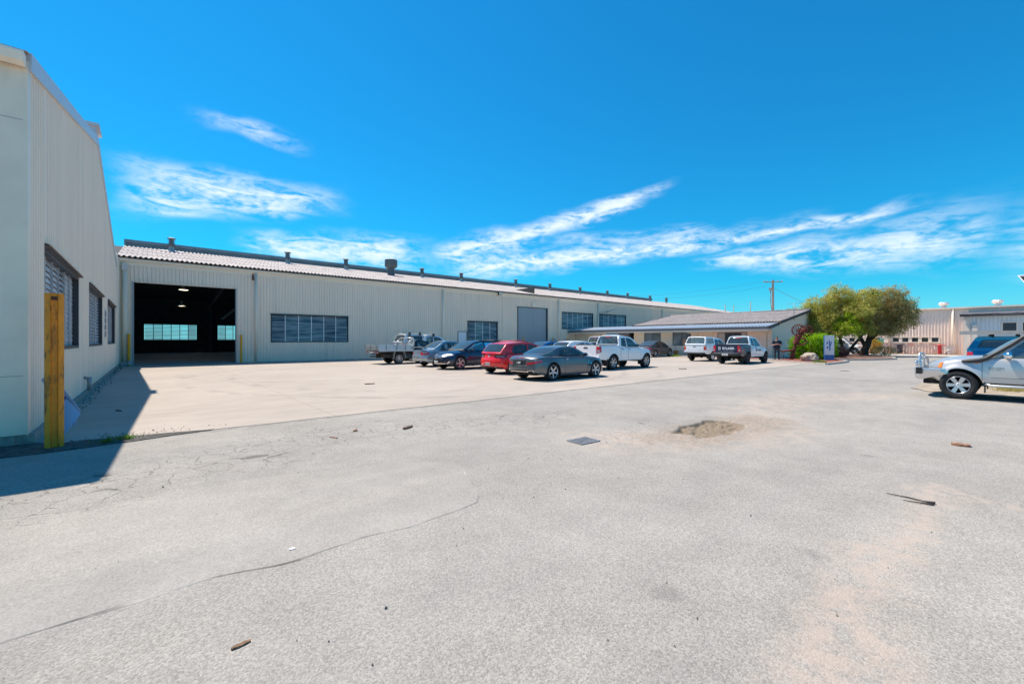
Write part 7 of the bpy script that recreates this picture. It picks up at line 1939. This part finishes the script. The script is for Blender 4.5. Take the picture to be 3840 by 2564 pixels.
# ------------------------------------------------------------------ power pole and lines
WOOD = mat('pole_timber', (.30, .25, .22), .9, var=.25, vscale=3, stretch=(1, 1, .15))
pp = thing('power_pole', 'weathered timber power pole with crossarms behind the office roof', 'power pole', (83., 27.8, 0))
m = MB(); m.tube([(0, 0, 0), (0, 0, 12.1)], [.24, .17], 12); m.build('shaft', WOOD, pp, sharp=50)
for z, l, a in ((11.75, 1.5, .9), (5.6, 1.1, .5)): m = MB(); d = Vector((math.cos(a), -math.sin(a), 0)) * l; m.beam(d * -1 + Vector((0, 0, z)), d + Vector((0, 0, z)), .12, .14); m.build('crossarm', WOOD, pp)
for k in (-1, -.6, .5, 1):
    m = MB(); m.lathe([(.05, 0), (.09, .06), (.05, .12), (.08, .18), (.001, .24)], 8, 'z', (1.45 * k * math.cos(.9), -1.45 * k * math.sin(.9), 11.82)); m.build('insulator', mat('porcelain', (.5, .48, .48), .3), pp)
m = MB(); m.box(-.75, -.4, .05, .4, 10.2, 10.7); m.tube([(-.5, .2, 10.2), (-.42, .25, 8.6), (-.28, .12, 7), (-.24, 0, 5.5)], .06, 6); m.build('switch_gear', ZINC, pp)
m = MB(); m.tube([(-.25, .12, 0), (-.25, .12, 5.6)], .16, 10); m.build('conduit', mat('pale_conduit', (.45, .38, .5), .5), pp)
def wire(label, p, q, sag, r=.02):
    m = MB(); p, q = Vector(p), Vector(q)
    m.tube([p.lerp(q, k / 14) - Vector((0, 0, sag * 4 * (k / 14) * (1 - k / 14))) for k in range(15)], r, 5, caps=False)
    tag(m.build('overhead_wire', mat('wire_dark', (.05, .05, .06), .6)), label, 'wire', 'overhead wires at the power pole')
wire('dark service wire running down from the power pole to the right', (83, 27.8, 10.8), (75, 15.0, 4.6), .5, .028)
wire('upper thin wire leaving the power pole to the left', (82.4, 28.6, 11.9), (70, 60, 11.0), 1., .012)
wire('lower thin wire leaving the power pole to the left', (82.4, 28.6, 11.0), (70, 60, 10.2), 1., .012)
wire('low wire running left from the lower crossarm', (82.7, 28.2, 5.7), (95, 50., 4.0), .3, .03)
for i, (u, vt, zc, lab) in enumerate(((2718, 1143, 62, 'left of the two slim steel posts close together above the office roof'), (2750, 1146, 62, 'right of the two slim steel posts close together above the office roof'), (2813, 1132, 60, 'single slim steel post nearest the power pole above the office roof'))):
    t = (u - 1920) / 1610.9; X = zc * (.764 * t + .645); Y = zc * (-.646 * t + .763); Z = 1.6 + (1275.6 - vt) * zc / 1610.9
    root = thing('steel_post', lab, 'post', (X, Y, 0), 0, 'slim posts above the office roof'); m = MB(); m.tube([(0, 0, 0), (0, 0, Z)], .06, 8); m.build('shaft', mat('post_brown', (.32, .27, .25), .7), root); m = MB(); m.lathe([(.06, 0), (.07, .02), (.001, .05)], 8, 'z', (0, 0, Z)); m.build('cap', ZINC, root)
# ------------------------------------------------------------------ yellow steel post by the left shed
yp = thing('steel_guard_post', 'tall chipped yellow steel channel post at the left shed corner', 'post', (-1.075, 9.28, .0), R(8), scale=.93)
prof = [(-.11, .0), (-.105, -.02), (-.045, -.06), (-.03, -.02), (.03, -.02), (.045, -.06), (.105, -.02), (.11, .0), (.10, .05), (.095, .05), (.10, .008), (.05, -.035), (.04, .0), (-.04, .0), (-.05, -.035), (-.10, .008), (-.095, .05), (-.10, .05)]
m = MB(); m.prism(prof, -.05, 2.47); m.build('channel', YEL, yp)
m = MB(); m.box(-.06, .07, -.035, -.02, 2.36, 2.42); m.tube([(-.05, -.04, 2.39), (-.05, -.02, 2.39)], .02, 8); m.build('bolt_plate', mat('rust_bolt', (.10, .045, .025), .9, var=.4), yp)
# leaning boards behind it
def board(name, label, pts, th, m_, par=None, print_=None):
    P = [Vector(p) for p in pts]; n_ = (P[1] - P[0]).cross(P[3] - P[0]).normalized() * th
    mb = MB(); mb.hexa(P, [p + n_ for p in P]); o = mb.build(name, m_); return tag(o, label, 'board'), P, n_
o, P, n_ = board('sign_board', 'pale blue sign board tilted against the left shed behind the yellow post', [(-1.30, 10.02, .98), (-.93, 10.10, .18), (-.86, 10.02, .45), (-1.18, 9.88, 1.10)], .01, mat('board_blue', (.40, .45, .62), .5))
for k in range(3):
    q = MB(); a = P[0].lerp(P[1], .42 + .06 * k) * .45 + P[3].lerp(P[2], .42 + .06 * k) * .55; b = P[0].lerp(P[1], .62 + .05 * k) * .35 + P[3].lerp(P[2], .62 + .05 * k) * .65
    q.beam(a + n_ * 1.6, b + n_ * 1.6, .03, .004, up=n_); q.beam(a - n_ * .6, b - n_ * .6, .03, .004, up=n_); q.build('print_stroke', mat('board_ink', (.03, .08, .35), .5), o)
board('sign_board', 'light blue board corner poking out right of the yellow post foot', [(-.98, 9.56, .70), (-.82, 9.50, .45), (-1.0, 9.42, .12), (-1.2, 9.5, .3)], .01, mat('board_sky', (.28, .46, .70), .5))
# ------------------------------------------------------------------ drain grate
gr = thing('drain_grate', 'dark steel drain grate set in the asphalt near the pothole', 'drain', (5.26, 4.47, .004), R(-3))
IRON = mat('grate_iron', (.30, .295, .31), .55, .5, var=.2)
m = MB(); L_, W_ = .42, .33
m.box(-L_ / 2, L_ / 2, -W_ / 2, -W_ / 2 + .03, 0, .014); m.box(-L_ / 2, L_ / 2, W_ / 2 - .03, W_ / 2, 0, .014); m.box(-L_ / 2, -L_ / 2 + .03, -W_ / 2 + .03, W_ / 2 - .03, 0, .014); m.box(L_ / 2 - .03, L_ / 2, -W_ / 2 + .03, W_ / 2 - .03, 0, .014); m.build('frame', IRON, gr)
m = MB(); m.add([(-L_ / 2 + .03, -W_ / 2 + .03, .0015), (L_ / 2 - .03, -W_ / 2 + .03, .0015), (L_ / 2 - .03, W_ / 2 - .03, .0015), (-L_ / 2 + .03, W_ / 2 - .03, .0015)], [(0, 1, 2, 3)]); m.build('pit', mat('drain_pit', (.012, .011, .012), .9), gr, normals=False)
for k in range(6):
    x = -L_ / 2 + .075 + k * (L_ - .15) / 5; m = MB(); m.box(x - .013, x + .013, -W_ / 2 + .03, W_ / 2 - .03, .002, .013); m.build('bar', IRON, gr)
# ------------------------------------------------------------------ litter on the ground
def gp(u, v):
    z = 1610.9 * 1.6 / (v - 1275.6); x = (u - 1920) / 1610.9 * z
    return .764 * x + .645 * z, -.646 * x + .763 * z
def chip(name, label, u0, v0, u1, v1, w, th, col, z=0., cat='bark', group=None, jag=True, lift=0.):
    a, b = Vector((*gp(u0, v0), 0)), Vector((*gp(u1, v1), 0)); d = b - a; n_ = Vector((-d.y, d.x, 0)).normalized(); c = (a + b) / 2
    k = 9; top = []; bot = []
    for i in range(k):
        t = i / (k - 1); ww = w * (math.sin(math.pi * (.12 + .76 * t)) ** .6) * (1 + .3 * noise.noise(Vector((t * 6, u0, 1)))) * .5
        p = a - c + d * t; h = th * (1 + .4 * noise.noise(Vector((t * 5, v0, 2)))) + lift * t
        top.append((p + n_ * ww, p - n_ * ww, h))
    m = MB(); rows = [[(q[0].x, q[0].y, max(0, q[2] - th)), (q[0].x, q[0].y, q[2]), (q[1].x, q[1].y, q[2]), (q[1].x, q[1].y, max(0, q[2] - th))] for q in top]
    m.grid(rows, 0, False, closed=True); m.add(rows[0], [(0, 1, 2, 3)]); m.add(rows[-1], [(3, 2, 1, 0)])
    o = m.build(name, mat('litter_' + '_'.join(str(int(x * 100)) for x in col), col, .9, var=.4, vscale=25, bump=.5, bscale=60), None, (c.x, c.y, z + .001)); return tag(o, label, cat, group)
chip('bark_piece', 'split piece of brown bark lying nearest the camera', 868, 2436, 940, 2402, .024, .010, (.22, .13, .075))
chip('timber_offcut', 'flat brown timber offcut on the asphalt at the right', 3564, 1666, 3638, 1675, .16, .03, (.30, .15, .09), cat='timber')
chip('bark_piece', 'dark bark strip on the asphalt above the cracks, right one', 1514, 1610, 1545, 1600, .07, .03, (.13, .07, .05), group='bark strips')
chip('bark_piece', 'short brown bark chip between two other strips by the cracks', 1328, 1618, 1338, 1612, .05, .02, (.28, .15, .08), group='bark strips')
chip('bark_piece', 'thin brown bark strip by the cracks, left one', 1238, 1639, 1266, 1643, .03, .012, (.26, .13, .08), group='bark strips')
chip('bark_piece', 'brown bark flake lying on the concrete in front of the tray', 1368, 1442, 1405, 1440, .10, .03, (.20, .12, .08), .008)
chip('bark_piece', 'small dark flake on the shaded concrete by the left shed', 438, 1540, 456, 1543, .05, .02, (.10, .07, .06), .008)
chip('bark_piece', 'dark strip on concrete before the older canopy pickup', 2545, 1384, 2573, 1384, .2, .03, (.10, .08, .07), .008)
chip('bark_piece', 'thin dark strip on the asphalt before the pylon sign', 3150, 1390, 3182, 1391, .10, .02, (.10, .08, .07))
chip('paper_scrap', 'torn white paper scrap on the smooth asphalt repair', 1085, 2062, 1108, 2057, .035, .003, (.7, .7, .72), .008, 'paper')
tw = thing('fallen_twig', 'dark forked twig on the asphalt at the right', 'twig', (*gp(3430, 1880), 0))
c_ = Vector((*gp(3430, 1880), 0)); pa = [Vector((*gp(u, v), .012)) - c_ for u, v in ((3322, 1852), (3405, 1868), (3460, 1882), (3505, 1890))]; pb = [Vector((*gp(u, v), .012)) - c_ for u, v in ((3384, 1878), (3440, 1887), (3500, 1895))]
m = MB(); m.tube(pa, [.004, .007, .006, .016], 6); m.build('stem', mat('twig_dark', (.07, .055, .05), .9), tw)
m = MB(); m.tube(pb, [.004, .006, .010], 6); m.build('side_stem', mat('twig_dark', (.07, .055, .05), .9), tw)
st_rng = random.Random(4); m = MB()
for _ in range(420):
    x, y = st_rng.uniform(-2, 14), st_rng.uniform(-4, 9.2)
    z = hole_z(x, y) if HX0 < x < HX1 and HY0 < y < HY1 else .004
    r_ = abs(st_rng.gauss(0, .004)) + .0025; q = [Vector((st_rng.uniform(-1, 1), st_rng.uniform(-1, 1), 0)) * r_ for _ in range(1)][0]
    a = st_rng.random() * 6
    m.add([(x + r_ * math.cos(a), y + r_ * math.sin(a), z), (x + r_ * math.cos(a + 2.1), y + r_ * math.sin(a + 2.1), z), (x + r_ * math.cos(a + 4.2), y + r_ * math.sin(a + 4.2), z), (x, y, z + r_ * 1.1)], [(0, 1, 3), (1, 2, 3), (2, 0, 3)])
gs = m.build('loose_grit', mat('grit_stone', (.16, .14, .12), .9, var=.5, vscale=20)); stuff(gs); gs['label'] = 'loose grit and small stones scattered over the asphalt'
m = MB()
for _ in range(260):
    t = st_rng.random() ** 1.0; y = 9.9 + t * 24; x = LX + .14 + abs(st_rng.gauss(0, .10)); r_ = .006 + abs(st_rng.gauss(0, .014)); a = st_rng.random() * 6; z = .009
    m.add([(x + r_ * math.cos(a), y + r_ * math.sin(a), z), (x + r_ * math.cos(a + 2.1), y + r_ * math.sin(a + 2.1), z), (x + r_ * math.cos(a + 4.2), y + r_ * math.sin(a + 4.2), z), (x, y, z + r_ * .8)], [(0, 1, 3), (1, 2, 3), (2, 0, 3)])
for _ in range(160):
    x = -1.0 + st_rng.gauss(.6, .6); y = 9.55 + abs(st_rng.gauss(0, .3)); r_ = .004 + abs(st_rng.gauss(0, .007)); a = st_rng.random() * 6; z = .009
    m.add([(x + r_ * math.cos(a), y + r_ * math.sin(a), z), (x + r_ * math.cos(a + 2.1), y + r_ * math.sin(a + 2.1), z), (x + r_ * math.cos(a + 4.2), y + r_ * math.sin(a + 4.2), z), (x, y, z + r_ * .8)], [(0, 1, 3), (1, 2, 3), (2, 0, 3)])
gs = m.build('wall_debris', mat('leaf_debris', (.10, .07, .05), .95, var=.5, vscale=12)); stuff(gs); gs['label'] = 'dead leaves and grit along the foot of the left shed'
# corner of a shade sail that reaches into the frame at the far right
ss = thing('shade_sail', 'corner of a brown shade sail with pale edge high at the right margin', 'shade sail', (44.5, -6., 0))
tip = Vector((39.1, .05, 5.75)) - Vector((44.5, -6., 0)); a_ = Vector((3., 1.5, 5.6)); b_s = Vector((-3.5, -4.0, 4.4))
tip = Vector((-5.4, 6.05, 5.36)); c1_, c2_ = Vector((-3.6, -1., 5.5)), Vector((-5.3, 4.0, 1.9))
m = MB(); rows = []
for i in range(9):
    s0 = tip.lerp(c1_, i / 8); s1 = tip.lerp(c2_, i / 8); rows.append([s0.lerp(s1, j / 8) - Vector((0, 0, .25 * math.sin(math.pi * j / 8) * i / 8)) for j in range(9)])
m.grid(rows, 0, True); m.grid([[p + Vector((0, 0, .008)) for p in r] for r in rows], 0, True); m.build('sail', mat('sail_cloth', (.22, .12, .10), .8), ss, normals=False)
m = MB(); m.tube([c1_, tip, c2_], .07, 6); m.build('edge_rope', mat('pale_webbing', (.65, .62, .66), .6), ss)
for c in (c1_, c2_): m = MB(); m.tube([(c.x, c.y, 0), (c.x, c.y, c.z + .2)], .07, 8); m.build('pole', ZINC, ss)
# ------------------------------------------------------------------ person
def person(loc, rz):
    root = thing('person', 'person in dark polo shirt and grey trousers standing, hands together before the chest', 'person', loc, rz)
    # x to the person's left, y backwards, z up; faces -y
    SKIN = mat('skin', (.52, .27, .19), .55, var=.05); SHIRT = mat('polo_navy', (.014, .017, .035), .8, var=.2); TR = mat('trousers_grey', (.045, .045, .055), .85, var=.15); HAIR = mat('hair_brown', (.045, .025, .015), .8); SHOE = mat('boots_dark', (.015, .014, .013), .7)
    J = {}; edges = []; rad = []; co = []
    def v(name, p, r): J[name] = len(co); co.append(Vector(p)); rad.append(r)
    v('pel', (0, 0, .95), (.19, .145)); v('bel', (0, -.04, 1.10), (.205, .18)); v('che', (0, -.01, 1.30), (.20, .145)); v('sho', (0, .01, 1.42), (.13, .10)); v('nek', (0, .0, 1.50), (.065, .065)); v('nk2', (0, -.02, 1.56), (.06, .062))
    for s_, n in ((1, 'L'), (-1, 'R')):
        v('hip' + n, (s_ * .105, 0, .88), (.115, .12)); v('thi' + n, (s_ * .115, -.005, .70), (.10, .11)); v('kne' + n, (s_ * .12, -.01, .49), (.072, .075)); v('cal' + n, (s_ * .125, .01, .33), (.066, .07)); v('ank' + n, (s_ * .13, .015, .09), (.055, .06))
        v('shd' + n, (s_ * .215, .01, 1.40), (.078, .075)); v('upa' + n, (s_ * .27, .0, 1.27), (.062, .065)); v('elb' + n, (s_ * .30, -.03, 1.12), (.048, .05)); v('for' + n, (s_ * .21, -.16, 1.13), (.043, .043)); v('wri' + n, (s_ * .10, -.26, 1.16), (.028, .032))
    E = [('pel', 'bel'), ('bel', 'che'), ('che', 'sho'), ('sho', 'nek'), ('nek', 'nk2')]
    for n in 'LR': E += [('pel', 'hip' + n), ('hip' + n, 'thi' + n), ('thi' + n, 'kne' + n), ('kne' + n, 'cal' + n), ('cal' + n, 'ank' + n), ('sho', 'shd' + n), ('shd' + n, 'upa' + n), ('upa' + n, 'elb' + n), ('elb' + n, 'for' + n), ('for' + n, 'wri' + n)]
    def skinned(name, co, rad, E, mats, pick, parent, root_i=0, sub=2):
        me = bpy.data.meshes.new(name); me.from_pydata(co, E, []); o = bpy.data.objects.new(name, me); COL.objects.link(o)
        sk = o.modifiers.new('skin', 'SKIN'); sk.use_smooth_shade = True; me.skin_vertices
        for i, r in enumerate(rad): me.skin_vertices[0].data[i].radius = r
        me.skin_vertices[0].data[root_i].use_root = True
        ss_ = o.modifiers.new('sub', 'SUBSURF'); ss_.levels = sub; ss_.render_levels = sub
        dg = bpy.context.evaluated_depsgraph_get(); m2 = bpy.data.meshes.new_from_object(o.evaluated_get(dg)); bpy.data.objects.remove(o)
        m2.materials.clear()
        for m in mats: m2.materials.append(m)
        for p in m2.polygons: p.material_index = pick(p.center); p.use_smooth = True
        return link(name, m2, parent)
    me0 = [(J[a], J[b]) for a, b in E]
    def pick(c):
        if c.z > 1.475 and abs(c.x) < .12: return 0
        if c.z > 1.0 and not (abs(c.x) > .19 and c.z < 1.225) and not (c.y < -.205): return 1
        if c.z > 1.0: return 0
        return 2
    b = skinned('body', co, rad, me0, [SKIN, SHIRT, TR], pick, root)
    # hanging hem of the shirt
    m = MB(); rows = []
    for (z, a, c) in ((1.16, .225, .195), (1.05, .235, .195), (.93, .24, .185), (.88, .243, .185)):
        rows.append([((a + .008 * math.sin(5 * t)) * math.cos(t), -.02 + (c + .008 * math.cos(4 * t)) * math.sin(t), z) for t in [2 * math.pi * k / 28 for k in range(28)]])
    m.grid(rows, 0, True, closed=True); m.build('shirt_hem', SHIRT, root)
    for s_ in (1, -1):      # sleeve
        m = MB(); m.tube([(s_ * .20, .01, 1.43), (s_ * .25, .005, 1.33), (s_ * .285, -.005, 1.215)], [.085, .085, .082], 14, caps=False); m.build('sleeve', SHIRT, root)
        g = MB(); g.box(s_ * .27 - .02, s_ * .27 + .05 * (s_ > 0), -.07, .07, 1.28, 1.30); 
    # head
    bm = bmesh.new(); bmesh.ops.create_uvsphere(bm, u_segments=28, v_segments=20, radius=1)
    hc = Vector((0, -.035, 1.655))
    for q in bm.verts:
        n_ = q.co.copy(); x, y, z = n_
        sx, sy, sz = .078, .098, .122
        if z < 0: sx *= 1 - .28 * z * z; sy *= 1 - .10 * z * z
        p = Vector((x * sx, y * sy, z * sz))
        if y < 0:
            p.y -= .020 * math.exp(-((x / .16) ** 2 + ((z + .12) / .16) ** 2)) + .010 * math.exp(-((x / .14) ** 2 + ((z - .08) / .2) ** 2)) * .4    # nose
            p.y += .010 * (math.exp(-(((abs(x) - .38) / .16) ** 2 + ((z - .08) / .10) ** 2)))   # eye sockets
            p.y -= .006 * math.exp(-((x / .22) ** 2 + ((z + .48) / .07) ** 2)); p.y -= .010 * math.exp(-((x / .3) ** 2 + ((z + .85) / .15) ** 2))
        q.co = p
    mh = bpy.data.meshes.new('head'); bm.to_mesh(mh); bm.free(); mh.materials.append(SKIN)
    BEARD = mat('beard_brown', (.14, .07, .045), .8); mh.materials.append(BEARD)
    for p in mh.polygons:
        p.use_smooth = True
        if p.center.z < -.045 and p.center.y < .02 and not (abs(p.center.x) < .025 and -.075 < p.center.z < -.05): p.material_index = 1
    hd = link('head', mh, root, hc, (R(12), 0, 0))
    for s_ in (1, -1):
        e = MB(); e.lathe([(.001, -.006), (.012, -.004), (.013, 0), (.001, .004)], 10, 'y', (s_ * .030, -.083, .012)); e.build('eye', mat('eye_dark', (.03, .02, .02), .3), hd)
        e = MB(); e.lathe([(.001, -.01), (.02, -.008), (.028, 0), (.02, .008), (.001, .01)], 10, 'x', (s_ * .078, .0, -.01)); e.build('ear', SKIN, hd)
    e = MB(); e.box(-.024, .024, -.094, -.086, -.062, -.054); e.build('mouth', mat('lip', (.32, .11, .09), .6), hd)
    bm = bmesh.new(); bmesh.ops.create_uvsphere(bm, u_segments=24, v_segments=16, radius=1)
    bmesh.ops.delete(bm, geom=[q for q in bm.verts if q.co.z < -.25 or (q.co.y < -.35 and q.co.z < .55)], context='VERTS')
    for q in bm.verts:
        k = 1.09 + .05 * noise.noise(q.co * 4); q.co = Vector((q.co.x * .078 * k, q.co.y * .098 * k, q.co.z * .122 * k))
    mh = bpy.data.meshes.new('hair'); bm.to_mesh(mh); bm.free(); mh.materials.append(HAIR)
    for p in mh.polygons: p.use_smooth = True
    link('hair', mh, root, hc, (R(12), 0, 0))
    # hands: palm and five fingers each, meeting before the chest round a phone
    for s_, n in ((1, 'left'), (-1, 'right')):
        w = Vector((s_ * .10, -.26, 1.16)); c = Vector((s_ * .045, -.305, 1.175))
        hco = [w, w.lerp(c, .55), c]; hr = [(.026, .03), (.034, .020), (.036, .018)]; he = [(0, 1), (1, 2)]
        dirf = (c - w).normalized(); across = Vector((0, .25, 1)).normalized()
        for k, (L, o_) in enumerate(((.070, .030), (.078, .010), (.074, -.010), (.058, -.028))):
            b0 = c + across * o_; k1 = b0 + dirf * L * .45 + Vector((0, -.012, 0)); k2 = k1 + dirf * L * .35 + Vector((0, .018, 0)); k3 = k2 + dirf * L * .2 + Vector((-s_ * .0, .018, 0))
            i0 = len(hco); hco += [b0, k1, k2, k3]; hr += [(.010, .010), (.009, .009), (.0085, .0085), (.007, .007)]; he += [(2, i0), (i0, i0 + 1), (i0 + 1, i0 + 2), (i0 + 2, i0 + 3)]
        i0 = len(hco); t0 = w.lerp(c, .6) + Vector((0, .01, .03)); hco += [t0, t0 + dirf * .03 + Vector((0, .01, .025)), t0 + dirf * .055 + Vector((0, .012, .03))]; hr += [(.012, .012), (.010, .010), (.008, .008)]; he += [(1, i0), (i0, i0 + 1), (i0 + 1, i0 + 2)]
        skinned('hand', hco, hr, he, [SKIN], lambda c: 0, root, 0, 1)
        # boots
        m = MB(); rows = []
        for (y, z, a, h) in ((.10, .0, .035, .07), (.06, .0, .045, .11), (0, 0, .048, .12), (-.07, 0, .05, .085), (-.14, 0, .05, .06), (-.185, 0, .035, .04)):
            rows.append([(s_ * .135 + a * math.cos(t), y, max(0, h / 2 + h / 2 * math.sin(t) * 1.05)) for t in [2 * math.pi * k / 12 for k in range(12)]])
        m.grid(rows, 0, True, closed=True); m.add(rows[0], [tuple(range(12))]); m.add(rows[-1], [tuple(range(12))]); m.build('boot', SHOE, root)
    l = MB(); l.box(.05, .10, -.155, -.150, 1.345, 1.365); l.build('chest_logo', mat('logo_teal', (.05, .35, .38), .6), root)
    for s_ in (1, -1):
        p = MB(); p.tube([(s_ * .145, -.02, 1.43), (s_ * .19, -.025, 1.30)], .035, 8); 
    ph = thing('phone', 'small dark phone held in the standing person\'s hands', 'phone', (0, 0, 0))
    q = MB(); q.box(-.035, .035, -.006, .006, -.06, .06); q.build('case', mat('phone_black', (.02, .02, .025), .2), ph); q = MB(); q.box(-.031, .031, .0065, .0075, -.055, .055); q.build('screen', mat('phone_glass', (.05, .06, .08), .08), ph)
    M = Matrix.Translation(loc) @ Matrix.Rotation(rz, 4, 'Z') @ Matrix.Translation((0, -.315, 1.20)) @ Matrix.Rotation(R(-35), 4, 'X')
    ph.matrix_world = M
    return root
# facing the camera, head bent over the hands
person((37.25, 12.2, .105), math.atan2(.763, .645) - R(92) - R(20))
